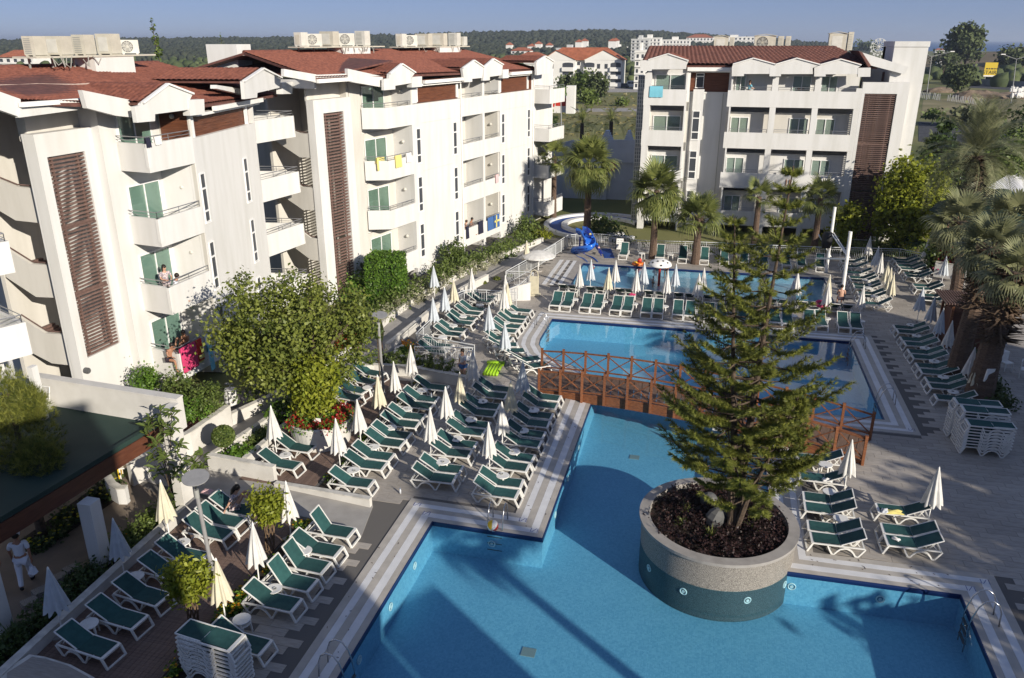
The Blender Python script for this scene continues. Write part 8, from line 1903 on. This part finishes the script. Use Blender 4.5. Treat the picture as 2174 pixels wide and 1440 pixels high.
# houses and hotels far off
def house(px0,px1,pyb,pyt,depth,label,floors,cols,roof='hip',wall_='farwall',grp='distant buildings',balc=True,wh=.5):
 p = G((px0 + px1) / 2,pyb); Y = p.y; a,b = onY(px0,pyb,Y),onY(px1,pyb,Y); z = onY((px0 + px1) / 2,pyt,Y).z; t = thing('distant_building',label,'building',(0,0,0),0,grp)
 MB().box(a.x,b.x,Y,Y + depth,-1,z).build('wall',wall_,t); fh = z / floors; w_ = (b.x - a.x) / cols; win = None
 for i in range(floors):
  for k in range(cols):
   x = a.x + w_ * (k + .28); zz = fh * (i + .28)
   if win is None: win = MB().box(0,w_ * .44,-.06,-.01,0,fh * wh).build('window','farwin',t); o = win
   else: o = inst(win,t)
   o.location = (x,Y,zz)
  if balc:
   q = MB().box(a.x - .02,b.x + .02,Y - .5,Y,fh * i + fh * .02,fh * i + fh * .24)
   q.build('balcony_band',wall_,t)
 if roof == 'hip':
  h = min(4,(b.x - a.x) * .16); m = MB(); x0,x1,y0,y1 = a.x - .5,b.x + .5,Y - .8,Y + depth + .5; ym = (y0 + y1) / 2; ins = min((y1 - y0) / 2,(x1 - x0) * .3); m.add([(x0,y0,z),(x1,y0,z),(x1,y1,z),(x0,y1,z),(x0 + ins,ym,z + h),(x1 - ins,ym,z + h)],[(0,1,5,4),(1,2,5),(2,3,4,5),(3,0,4),(3,2,1,0)]); m.build('roof','rooffar',t)
 elif roof == 'flat': MB().box(a.x - .2,b.x + .2,Y - .2,Y + depth,z + .01,z + .7).box(a.x + (b.x - a.x) * .4,a.x + (b.x - a.x) * .6,Y + 1,Y + depth * .6,z + .71,z + 3).build('roof',wall_,t)
 return t,Y,a,b,z
# the nearer apartment house with two white gables
t,Y,a,b,z = house(1152,1318,186,128,11,'white apartment house with two gables and arched balconies beyond the meadow',4,12,'hip',balc=False,wh=.48)
for i,(x0,xa,x1,yb,ya) in enumerate(((1150,1180,1222,128,108),(1238,1281,1320,128,107))):
 m = MB(); P = [onY(x,y,Y - 1.2) for x,y in ((x0,yb),(xa,ya),(x1,yb))]; base = [onY(x,184,Y - 1.2) for x in (x0 + 2,x1 - 2)]
 m.prism([(base[0].x,Y - 1.2),(base[1].x,Y - 1.2),(base[1].x,Y + 1),(base[0].x,Y + 1)],-1,P[0].z); m.add([(q.x,Y - 1.2,q.z) for q in P] + [(q.x,Y + 5,q.z) for q in P],[(0,2,1),(3,4,5),(0,3,5,2)]); m.build('gable_wing','farwall',t)
 for s in (0,1): q0,q1 = (P[0],P[1]) if s == 0 else (P[2],P[1]); fixn(MB().slab([(q0.x,Y - 1.5,q0.z + .1),(q1.x,Y - 1.5,q1.z + .1),(q1.x,Y + 7,q1.z + .1),(q0.x,Y + 7,q0.z + .1)],.15).build('gable_roof','rooffar',t))
 for k in range(3):
  for (bx0,bx1) in (((1194,1217),(1166,1188)),((1240,1262),(1296,1318)))[i] if False else ((((1194,1217)),) if i == 0 else ((1240,1262),(1296,1318))):
   y0 = 142 + 16 * k; l,r = onY(bx0,y0,Y - 1.3),onY(bx1,y0,Y - 1.3); zt_,zb2 = onY(bx0,y0 - 9,Y - 1.3).z,onY(bx0,y0 + 1,Y - 1.3).z; n = 8; pts = [(l.x,zb2),(r.x,zb2),(r.x,zt_ - (zt_ - zb2) * .25)] + [((l.x + r.x) / 2 + (r.x - l.x) / 2 * cos(pi * j / n),zt_ - (zt_ - zb2) * .25 + (zt_ - zb2) * .25 * sin(pi * j / n)) for j in range(1,n)] + [(l.x,zt_ - (zt_ - zb2) * .25)]
   MB().add([(x,Y - 1.24,zz) for x,zz in pts],[tuple(range(len(pts)))]).build('arched_balcony','farwin',t); MB().box(l.x - .1,r.x + .1,Y - 1.9,Y - 1.22,zb2 - 1.3,zb2).build('balcony_band','farwall',t)
  wx = (1172,1162) if i == 0 else (1271,1287)
  for x in wx: q = onY(x,140 + 16 * k,Y - 1.22); MB().box(q.x - .5,q.x + .5,Y - 1.28,Y - 1.21,q.z - .9,q.z + .6).build('window','farwin',t)
house(1100,1152,152,120,12,'row of red roofed houses left of the gabled apartment house',2,6); house(1180,1235,130,104,12,'low white houses with solar panels behind the gabled house',2,6,'flat','farwall2'); house(1222,1262,108,97,14,'yellowish houses on the wooded slope',2,5); house(1262,1300,106,98,14,'pale villas on the wooded slope right of the yellowish houses',2,4); house(1295,1330,118,101,14,'white villas near the yellow crane',2,4,'flat')
house(1338,1375,135,85,16,'grey and white tower of the far hotel complex',7,4,'flat','farwall2'); house(1352,1400,128,82,18,'stepped white hotel behind the right block roof',6,6,'flat'); house(1398,1462,126,86,18,'wide white hotel with balconies behind the right block roof',5,9,'flat'); house(1455,1512,112,80,20,'cream apartment row left of the hooded air conditioner',4,8,'hip'); house(1512,1600,110,79,20,'pale long hotel among dark trees behind the right block',4,10,'flat'); house(1345,1366,190,112,9,'white apartment side wall right behind the glass block strip',5,2,'flat')
house(0,75,150,122,12,'low red roofed house behind the left hotel roof',2,5); house(1085,1125,125,108,12,'red roofed house beyond the middle hotel roof',2,4); house(60,80,106,100,8,'small white house in front of the left hills',1,2); house(1965,2020,154,144,9,'low grey shed in front of the dark trees',1,5,'flat','farwall2'); house(2130,2174,152,143,9,'low pale building right of the yellow billboard',1,5,'flat'); house(1985,2005,112,106,10,'tiny white houses on the shore',1,3)
for i,(x,y) in enumerate(((1142,96),(1228,92),(1240,90),(1300,90),(1306,89),(1080,98),(1128,101),(1165,99))):
 p = atD(x,y + 4,900); o = thing('hillside_house',['white','cream','pink roofed','small white','tall white','low','brown roofed','broad'][i] + ' house on the wooded hill, ' + nth(i) + ' of the scatter','house',tuple(p),0,'houses on the hill'); w_ = R.uniform(3,5); MB().box(-w_,w_,0,8,-8,3).build('wall','farwall',o); MB().add([(-w_ - .5,-.5,3),(w_ + .5,-.5,3),(w_ + .5,8.5,3),(-w_ - .5,8.5,3),(0,4,6)],[(0,1,4),(1,2,4),(2,3,4),(3,0,4)]).build('roof','rooffar',o)
# ferris wheel on the shore
p = atD(1866,99,520); fw = thing('ferris_wheel','white ferris wheel far off by the sea','ferris wheel',tuple(p)); m = MB(); rr = 4.2
for q in (1,.72): m.tube([(rr * q * cos(a),0,rr * q * sin(a)) for a in [2 * pi * k / 24 for k in range(24)]],.13,4,closed=True)
for k in range(12): a = 2 * pi * k / 12; m.tube([(0,0,0),(rr * cos(a),0,rr * sin(a))],.10,4)
m.build('wheel','farwall',fw); m = MB(); m.tube([(-2,.3,-7),(0,.3,0),(2,.3,-7)],.2,5); m.build('support','farwall',fw); c0 = None
for k in range(12):
 a = 2 * pi * k / 12
 if c0 is None: c0 = MB().box(-.5,.5,-.4,.4,-.9,0).build('cabin','farwall2',fw); o = c0
 else: o = inst(c0,fw)
 o.location = (rr * cos(a),0,rr * sin(a))
# white shop with a red window in the meadow
g = G(1200,240); Y = g.y; sh = thing('shop','small white shop with a red display window in the meadow','building'); a,b = onY(1168,240,Y),onY(1212,240,Y); zt = onY(1190,204,Y).z; MB().box(a.x,b.x,Y,Y + 6,-.1,zt).build('wall','farwall',sh); c,d = onY(1180,225,Y),onY(1203,209,Y); MB().box(c.x,d.x,Y - .06,Y - .01,c.z,d.z).build('display_window','red',sh); e,h = onY(1203,240,Y),onY(1222,182,Y); MB().box(e.x,h.x,Y - 1,Y + 1,-.1,h.z).build('sign_wall','farwall',sh); MB().box(a.x - .3,b.x + .2,Y - .3,Y + .2,zt + .5,zt + .58).box(a.x,b.x,Y - .2,Y + .0,zt,zt + .06).build('roof_rail','white',sh)
c_,d_ = onY(1163,225,Y),onY(1180,219,Y); MB().slab([(c_.x,Y - 1.6,c_.z),(d_.x,Y - 1.6,c_.z),(d_.x,Y,d_.z + .5),(c_.x,Y,d_.z + .5)],.08).build('awning','redtowel',sh)
g = G(1192,272); t = thing('sapling','thin pale-trunked tree standing in front of the white shop','tree',(g.x,g.y,0)); tp = onY(1190,195,g.y); MB().tube([(0,0,0),(tp.x - g.x,0,tp.z)],.1,6).build('trunk','concrete',t); leaf_cloud([(tp.x - g.x,0,tp.z,.9,.9,.9)],260,.2,'crown','leaf_hedge',t,clump=16,clump_r=.25)
def car(px,py,L,Wd,H,label,name,m):
 g = G(px,py); t = thing(name,label,'minibus' if 'bus' in name else 'car',(g.x,g.y,0),.05,'parked vehicles'); b = MB(); b.box(-L / 2,L / 2,-Wd / 2,Wd / 2,.3,H * .55); b.hexa([(-L * .42,-Wd * .48,H * .55),(L * .40,-Wd * .48,H * .55),(L * .40,Wd * .48,H * .55),(-L * .42,Wd * .48,H * .55),(-L * .30,-Wd * .42,H),(L * .36,-Wd * .42,H),(L * .36,Wd * .42,H),(-L * .30,Wd * .42,H)]); b.build('body',m,t); w_ = MB()
 for k in range(3): x = -L * .28 + k * L * .22; w_.hexa([(x,-Wd * .482,H * .6),(x + L * .19,-Wd * .482,H * .6),(x + L * .19,-Wd * .47,H * .6),(x,-Wd * .47,H * .6),(x,-Wd * .44,H * .9),(x + L * .19,-Wd * .44,H * .9),(x + L * .19,-Wd * .43,H * .9),(x,-Wd * .43,H * .9)])
 w_.build('windows','farwin',t)
 for x in (-L * .3,L * .3):
  for y in (-Wd / 2,Wd / 2): MB().tube([(x,y - .08,.32),(x,y + .08,.32)],.32,12).build('wheel','black',t)
car(1342,187,5.2,2.0,2.3,'white minibus parked beside the right hotel block','minibus','white'); car(1322,187,4.2,1.8,1.5,'dark car parked left of the white minibus','parked_car','acdark'); car(1298,186,4.0,1.8,1.5,'silver car parked in front of the apartment house','parked_car','farwall2'); car(1312,186,4.0,1.8,1.5,'white car parked between the silver and dark cars','parked_car','farwall')
# ------------------------------------------------------------------ low white building between the blocks, bluish shade put into its colour; round plaza
bw = thing('service_building','low white building, coloured for bluish shade, between the middle and right blocks','building'); Y = 80.0
P0,P1,P2 = onY(1138,318,Y),onY(1215,298,Y),onY(1352,296,Y); z_o = onY(1300,345,Y).z; xo0,xo1 = onY(1288,400,Y).x,onY(1346,400,Y).x
fb_ = Fr((0,Y),(1,0),(0,-1)); m = MB(); poly_uz(fb_,[(P0.x - 4,-.1),(xo0,-.1),(xo0,z_o),(xo1,z_o),(xo1,-.1),(P2.x + 2,-.1),(P2.x + 2,P2.z),(P1.x,P1.z),(P0.x,P0.z),(P0.x - 4,P0.z - .5)],0,.3,m); fixn(m.build('wall','shadewall_paleblue',bw)); MB().box(xo0,xo1,Y + 1.5,Y + 1.7,-.1,z_o).build('doorway','dark',bw); MB().box(xo0 + .3,xo0 + .42,Y + 1.2,Y + 1.3,-.1,z_o).box(xo0 + 1.1,xo0 + 1.2,Y + 1.2,Y + 1.3,-.1,z_o).build('door_frame','acgrey',bw)
MB().box(P0.x - 4,P2.x + 2,Y + .31,Y + 8,-.1,P0.z - .2).build('body','shadewall_paleblue',bw)
for i,(x0,x1,zt) in enumerate(((1274,1302,278),(1324,1344,278))):
 a,b = onY(x0,297,Y + .5),onY(x1,297,Y + .5); h = onY(x0,zt,Y + .5).z; m = MB(); n = 5
 for k in range(n): q = (b.x - a.x) * .09 * k; m.box(a.x + q,b.x - q,Y + .5 + k * .02,Y + 1.5,a.z - .3 + (h - a.z + .3) * k / n,a.z - .3 + (h - a.z + .3) * (k + 1) / n)
 m.build('stepped_top','shadewall_paleblue',bw)
q = onY(1298,354,Y - .25); sg = thing('apple_sign','round pinkish red sign over the dark doorway','sign',tuple(q)); MB().tube([(0,0,0),(0,.12,0)],.42,18).build('disc','pink',sg); m = MB(); m.tube([(.0,.05,.4),(.08,.05,.6)],.04,5); m.build('stalk','leafcore',sg); m = MB()
for k in (-1,0,1): m.box(k * .18 - .06,k * .18 + .06,-.02,-.004,-.12,.14)
m.build('lettering','white',sg); MB().box(-.03,.03,.12,.26,-.05,.05).build('bracket','acgrey',sg)
pz = G(1225,492)
for i,(r0,r1,m_,lb) in enumerate(((4.6,5.0,'cope_w','outer white ring of the shaded round plaza'),(3.0,3.5,'cope_w','inner white ring of the shaded round plaza'),(3.55,4.55,'rubberblue','dark blue ring of the shaded round plaza'))):
 m = MB(); n = 40; A0,A1 = .5,5.4; v,f = [],[]
 for k in range(n + 1):
  a = A0 + (A1 - A0) * k / n
  for r in (r0,r1):
   for zz in (-.02,.25 if m_ == 'cope_w' else .06): v.append((pz.x + 1.8 + r * cos(a),pz.y + 2.2 + r * sin(a),zz))
 for k in range(n): q = k * 4; f += [(q + 1,q + 5,q + 7,q + 3),(q,q + 4,q + 5,q + 1),(q + 2,q + 3,q + 7,q + 6)]
 m.v,m.f = v,f; o = m.build('plaza_ring',m_); tag(o,lb,'plaza wall','rings of the round plaza')
# shade sails and the dark green parasol at the right
sy = 66.0; q = [onY(2095,398,sy),onY(2140,372,sy + 4),onY(2200,392,sy + 6),onY(2200,425,sy - 2)]; o = MB().slab([tuple(x) for x in q],.03).build('shade_sail','canvaswhite'); tag(o,'white shade sail stretched behind the date palm trunk','shade sail')
q = [onY(2140,372,sy + 6),onY(2174,368,sy + 9),onY(2230,385,sy + 9),onY(2200,400,sy + 4)]; o = MB().slab([tuple(x) for x in q],.03).build('shade_sail','canvaswhite'); tag(o,'second white shade sail further right','shade sail')
c = onY(2130,402,58); gp = thing('green_canopy','large dark green canopy below the white shade sails','canopy',(c.x,58,0)); MB().lathe((0,0,0),[(4.2,c.z - 1.6),(4.1,c.z - 1.45),(.3,c.z),(0,c.z)],8).build('canopy_cloth','canvasgreen',gp); MB().cyl((0,0,0),.07,0,c.z,8).build('pole','acgrey',gp)
c = onY(2132,396,70); o = MB().lathe((0,0,0),[(1.5,-1.7),(.6,.1),(0,.1)],8).build('planter_cone','terracotta'); o.location = tuple(c); tag(o,'terracotta coloured cone under the little palm at the shade sails','planter'); MB().cyl((0,0,0),.2,-c.z,-1.0,8).build('post','terracotta',o)
p = onY(1978,330,85); t = thing('tent_roof','pale pavilion roof beside the right hotel fin wall','tent',(p.x,85,0)); MB().lathe((0,0,0),[(3.4,p.z - 2.2),(.1,p.z),(0,p.z)],4).build('tent_cloth','shadewall_paleblue',t); MB().cyl((0,0,0),.08,0,p.z,6).build('pole','acgrey',t)
# ================================================================== PEOPLE
def person(name_label,loc,rz,joints,skin='skin',hair='hair',top=None,bottom=None,shoes=None,hat=False,hair_long=False,sc=1.0,sit=False,dress=False):
 t = thing('person',name_label,'person',loc,rz); t.scale = (sc,) * 3
 J = {k: Vector(v) for k,v in joints.items()}
 def skinmesh(nm,chains,m,lv=1):
  V,E,Rr = [],[],[]; idx = {}
  def vid(p,r):
   k = (round(p[0],4),round(p[1],4),round(p[2],4))
   if k not in idx: idx[k] = len(V); V.append(tuple(p)); Rr.append(r)
   return idx[k]
  for ch in chains:
   ids = [vid(p,r) for p,r in ch]
   E.extend([(a,b) for a,b in zip(ids,ids[1:]) if a != b])
  me = bpy.data.meshes.new(nm); me.from_pydata(V,E,[]); o = bpy.data.objects.new(nm,me); COL.objects.link(o); o.parent = t
  md = o.modifiers.new('skin','SKIN'); md.use_smooth_shade = True; sv = me.skin_vertices[0].data if me.skin_vertices else None
  if sv is None: me.attributes.new('tmp','FLOAT','POINT')
  for i,r in enumerate(Rr): me.skin_vertices[0].data[i].radius = r if isinstance(r,tuple) else (r,r)
  me.skin_vertices[0].data[0].use_root = True
  s2 = o.modifiers.new('sub','SUBSURF'); s2.levels = lv; s2.render_levels = lv; me.materials.append(M[m]); return o
 P,C,N_,Hd = J['pelvis'],J['chest'],J['neck'],J['head']; sp = P.lerp(C,.5); up = (Hd - N_).normalized(); fw = Vector(J.get('face',(0,1,0))).normalized()
 body = [[(P,(.15,.11)),(sp,(.125,.095)),(C,(.15,.105)),(N_,.05),(Hd - up * .03,.075),(Hd + up * .06,(.088,.10)),(Hd + up * .115,.06)],[(Hd - up * .03,.075),(Hd - up * .01 + fw * .10,.018)]]
 for s in 'LR':
  h,k,a,toe = J['hip' + s],J['knee' + s],J['ank' + s],J['toe' + s]; sh,el,wr = J['sh' + s],J['el' + s],J['wr' + s]
  body.append([(P,(.15,.11)),(h,.088),(h.lerp(k,.5),.076),(k,.055),(k.lerp(a,.4),.052),(a,.036),(a.lerp(toe,.5) - Vector((0,0,.02)),.036),(toe,.026)])
  d = (wr - el).normalized(); q = d.orthogonal().normalized(); q2 = d.cross(q)
  body.append([(C,(.15,.105)),(sh,.055),(sh.lerp(el,.5),.046),(el,.038),(el.lerp(wr,.45),.035),(wr,.024),(wr + d * .07,(.034,.020))])
  for i,(off,L) in enumerate(((-.026,.062),(-.009,.074),(.009,.070),(.026,.055))): b0 = wr + d * .08 + q * off; body.append([(wr + d * .07,(.034,.020)),(b0,.009),(b0 + d * L * .5 + q2 * .006,.008),(b0 + d * L + q2 * .02,.007)])
  body.append([(wr,.024),(wr + d * .035 - q * .035,.010),(wr + d * .075 - q * .05 + q2 * .01,.008)])
 skinmesh('body',body,skin)
 if hat:
  m = MB(); z = Hd + up * .03; m.tube([tuple(z),tuple(z + up * .13)],.108,14,.118); m.sphere(tuple(z + up * .13),.125,12,6,(1,1,.42)); m.build('chef_hat','uniform',t,smooth=True)
 hm = MB(); c = Hd + up * .055 - fw * .022; hm.sphere(tuple(c),.108,12,8,(.92,1.0,1.05))
 hm.v = [p for p in hm.v]; ho = hm.build('hair',hair,t,smooth=True)
 keep = MB(); 
 if hair_long: keep.tube([tuple(c - fw * .04),tuple(c - fw * .10 - up * .14),tuple(c - fw * .11 - up * .30)],[.085,.075,.03],8); keep.build('long_hair',hair,t,smooth=True)
 # face: eyes and mouth on the front of the head, clear of the hair
 ey = MB(); rt = fw.cross(up).normalized()
 for s in (-1,1): ey.sphere(tuple(Hd + up * .035 + fw * .088 + rt * s * .033),.010,6,4)
 ey.sphere(tuple(Hd - up * .035 + fw * .082),.014,6,4,(1.4,1,.5)); ey.build('face','hair2',t)
 if top:
  ch = [[(P.lerp(C,.12),(.165,.125)),(sp,(.145,.115)),(C,(.165,.122)),(C.lerp(N_,.6),.075)]]
  for s in 'LR': sh,el = J['sh' + s],J['el' + s]; ch.append([(C,(.165,.122)),(sh,.07),(sh.lerp(el,.8),.062)])
  skinmesh('shirt',ch,top)
 if bottom:
  ch = []; e = .96 if bottom == 'uniform' else .30
  for s in 'LR':
   h,k,a = J['hip' + s],J['knee' + s],J['ank' + s]; c2 = [(P,(.165,.125)),(h,.105),(h.lerp(k,.5 if e > .5 else .45),.096)]
   if e > .5: c2 += [(k,.078),(k.lerp(a,.5),.07),(k.lerp(a,e),.065)]
   ch.append(c2)
  skinmesh('trousers' if e > .5 else 'shorts',ch,bottom)
 if shoes:
  for s in 'LR': a,toe = J['ank' + s],J['toe' + s]; MB().tube([tuple(a - Vector((0,0,.03)) - (toe - a) * .35),tuple(a.lerp(toe,.6) - Vector((0,0,.02))),tuple(toe)],[.045,.048,.03],8).build('shoe',shoes,t,smooth=True)
 return t
def stand(arm=(0,0),stride=0.0,lift=0.0):
 J = dict(pelvis=(0,0,.92),chest=(0,.01,1.28),neck=(0,.01,1.46),head=(0,.03,1.58),face=(0,1,0))
 for s,k in (('L',-1),('R',1)):
  st = stride * k; J['hip' + s] = (.095 * k,0,.88); J['knee' + s] = (.10 * k,st * .5 + .03,.49); J['ank' + s] = (.10 * k,st,.08 + max(0,-st) * .3); J['toe' + s] = (.11 * k,st + .15,.03 + max(0,-st) * .05)
  J['sh' + s] = (.185 * k,0,1.40); J['el' + s] = (.235 * k,-st * .35 - .02,1.13); J['wr' + s] = (.24 * k,-st * .6 + .06,.89)
  if arm[0 if s == 'L' else 1]: a = arm[0 if s == 'L' else 1]; J['el' + s] = (.24 * k,.12,1.14); J['wr' + s] = (.12 * k,.33,1.12 + .2 * (a - 1))
 return J
def sitting(lean=0.0,zs=.0,knee=.42,fwd=.42,arms='lap'):
 J = dict(pelvis=(0,0,zs + .10),chest=(0,lean * .5 + .02,zs + .45),neck=(0,lean * .8 + .04,zs + .62),head=(0,lean + .06,zs + .74),face=(0,1,-.15))
 for s,k in (('L',-1),('R',1)):
  J['hip' + s] = (.095 * k,.03,zs + .09); J['knee' + s] = (.12 * k,fwd,zs + .09 + (knee if knee > .42 else 0)); J['ank' + s] = (.12 * k,fwd + (.02 if knee <= .42 else -.02 + .30),zs - .34 if knee <= .42 else zs + .05); J['toe' + s] = tuple(Vector(J['ank' + s]) + Vector((.01 * k,.14,-.05)))
  J['sh' + s] = (.18 * k,lean * .6,zs + .57); J['el' + s] = (.23 * k,lean * .4 + .10,zs + .34); J['wr' + s] = (.12 * k,fwd * .75,zs + .26)
  if arms == 'back': J['el' + s] = (.24 * k,lean * .5 - .14,zs + .33); J['wr' + s] = (.26 * k,-.24,zs + .08)
 return J
p = G(60,1246); person('cook in white uniform and tall white cap walking on the shaded terrace',(p.x,p.y,.02),radians(40),stand(stride=.27),'tan','hair','uniform','uniform','black',hat=True,sc=1.08)
MB().box(0,.0,0,0,0,0) if False else None
p = G(-8,1262); person('person in white shirt and pale trousers half cut by the left edge',(p.x,p.y,.02),radians(60),stand(stride=.2),'tan','hair','uniform','umb1','black',sc=1.12)
person('woman in a floral top sitting on the far lounger by the lamp post',(-14.55,19.98,.36),radians(-70),sitting(.12,0,.5,.40,'back'),'skin','hair','print','print',hair_long=True)
p = G(*h8(1575,905),-.55); person('dark haired boy standing waist deep in the children pool',(p.x,p.y,-.55),radians(170),stand(),'tan','hair',None,'bikini',sc=.72)
p = G(*h8(1300,880),-.55); person('child in the pool behind a cream parasol',(p.x,p.y,-.55),radians(100),stand((1,1)),'skin','hair2',None,'pink',sc=.68)
p = G(*h8(1420,945),-.1); J = stand(); person('child swimming near the mushroom stem',(p.x,p.y,-.62),radians(80),stand((2,2)),'skin','hair',None,'bikini',sc=.5)
p = G(*z8(645,660)); person('bare-backed man sitting at the end of the lounger row by the hoist frame',(p.x + .1,p.y + .2,.38),0,sitting(.1,0),'skin','hair',None,'bikini')
p = G(*zb(740,1260)); person('person in a lavender shirt seen behind the parasols near the shower post',(p.x,p.y + .1,0),radians(150),stand((1,0)),'skin','hair','shadewall_paleblue','bluetowel','black')
u,z = f1.uz(350,560,-.8); person('woman in a patterned dress standing on the second balcony of the left block',f1.P(u,-.9,QT[2] - 1.01),radians(-120),stand((1,1)),'skin','hair','print','print',hair_long=True)
u,z = f1.uz(372,605,-.45); person('person in white seated on the second balcony of the left block',f1.P(u,-.5,QT[2] - .55),radians(-60),sitting(.1,0),'tan','hair','uniform','uniform')
u,z = f1.uz(362,735,-.5); person('bare-shouldered woman sitting on the lowest corner balcony of the left block',f1.P(u - .1,-.55,QT[3] - .50),radians(-100),sitting(.15,.1),'tan','hair',None,'bikini')
u,z = f1.uz(385,725,-.8); person('second person with knees up on the lowest corner balcony',f1.P(u + .5,-.9,QT[3] - .5),radians(170),sitting(.1,.1,.5),'tan','hair',None,'bikini')
person('person in blue leaning on the balcony rail of the middle block',f2.P(9.75,-.45,PT[3] - 1.0),radians(-70),stand((1,1)),'skin','hair','bluetowel','bluetowel',hair_long=True); person('bare-chested man sitting on the same middle block balcony',f2.P(11.0,-.5,PT[3] - .42),radians(-90),sitting(.1,.1),'tan','hair',None,'bikini'); person('person with pale hair between the two on the middle block balcony',f2.P(10.3,-.6,PT[3] - .5),radians(-60),sitting(.1,.1),'skin','hair2',None,'bikini')
u = U3(z3(1415,560))[0]; person('person wrapped in a turquoise towel on the top balcony of the right block',f3.P(u,-.6,RT[0] - 1.0),radians(-60),stand((1,1)),'skin','hair2','cyan','cyan')
u = U3(z4(270,540))[0]; person('woman in white standing in the doorway of a top balcony, right block',f3.P(u,-1.2,RT[0] - 1.0),radians(180),stand((1,1)),'skin','hair2','uniform','uniform',hair_long=True)
u = U3(z4(185,1080))[0]; person('person in red leaning on the third floor balcony of the right block',f3.P(u,-.4,RT[2] - .6),radians(180),sitting(.1,.1),'tan','hair','redtowel','bikini')
for i,(x,y,c) in enumerate(((1325,200,'wtowel'),(1455,230,'bluetowel'))):
 p = G(*r7(x,y)); person(['person in a white patterned shirt walking behind the flower wall','person in blue walking behind the flower wall'][i],(p.x,p.y,0),radians(160),stand(stride=.15),'skin','hair',c,c)
o = crumpled(G(*r7(800,770),.4).x,0,-99,.1,.1,.1,'wtowel','x','','') if False else None
# cloth in the cook's hand
p = G(103,1205,.9); crumpled(bpy.data.objects['person'].location.x + .42,bpy.data.objects['person'].location.y - .08,.62,.22,.18,.35,'uniform','kitchen_cloth','white cloth hanging from the hand of the cook','cloth')
# ================================================================== WHAT STANDS BEHIND THE VIEWER (throws the long evening shadows)
def at_us(u,s): a,b = -sin(SUN_AZ),-cos(SUN_AZ); return (s * a + u * b,s * b - u * a)     # u across the sunlight, s along it
def mass(u0,u1,s0,s1,h,name,label):
 P = [at_us(u0,s0),at_us(u1,s0),at_us(u1,s1),at_us(u0,s1)]; o = MB().prism(P,-.02,h).build(name,'wall'); return tag(o,label,'building')
TE = math.tan(SUN_EL)
def hh(v,s): return v - TE * s
mass(-26,3.8,-16,-9,hh(13.8,-9),'viewer_hotel','white hotel block the picture is taken from')
mass(3.85,8.4,-16,-9.02,hh(7.2,-9),'hotel_annex','lower white annex of the viewer hotel'); mass(8.45,10.9,-16,-9.03,hh(5.4,-9),'hotel_annex','lowest white annex of the viewer hotel')
mass(28.5,44.8,-40,-26,hh(8.3,-26),'side_hotel','white hotel block standing right of the pools')
for i,(u,s,v,w_) in enumerate(((20.5,-14,1.9,1.8),(23.6,-16,2.9,2.1),(26.6,-15,4.0,1.7))):
 x,y = at_us(u,s); h = hh(v,s); leafy('garden_tree',['first','second','third'][i] + ' broad garden tree right of the viewer','tree',(x,y),[(x,y,h - 1.8,w_,w_,1.8),(x + .8,y + .5,h - 2.4,w_,w_,1.7),(x,y,h - 4.6,w_ * 1.1,w_ * 1.1,2.0)],3200,.26,'leaf_bush',max(1,h - 6),.2,clump=120,cr=.5)
 MB().box(-w_ * .75,w_ * .75,-w_ * .75,w_ * .75,.0,.1).build('root_bed','soil',bpy.data.objects['garden_tree' + ('' if i == 0 else '.%03d' % i)])
for i,(u,s,v) in enumerate(((13.0,-10,6.6),(33.0,1.0,9.8))):
 x,y = at_us(u,s); palm(x,y,hh(v,s),.19,'fangrey',24,1.2,['palm right behind the viewer','palm outside the picture right of the deck'][i])
# ---- the evening air: even pale haze over land and sea
hz_ = MB().box(-15000,21000,-440,20500,-2.6,62).build('haze',None); hz_['kind'] = 'stuff'
hm_ = bpy.data.materials.new('haze'); hm_.use_nodes = True; nt = hm_.node_tree; nt.nodes.remove(nt.nodes['Principled BSDF']); pv = nt.nodes.new('ShaderNodeVolumePrincipled'); pv.inputs['Color'].default_value = (.70,.80,.97,1); pv.inputs['Density'].default_value = .00015; pv.inputs['Anisotropy'].default_value = .2
nt.links.new(pv.outputs[0],nt.nodes['Material Output'].inputs['Volume']); hz_.data.materials.append(hm_)
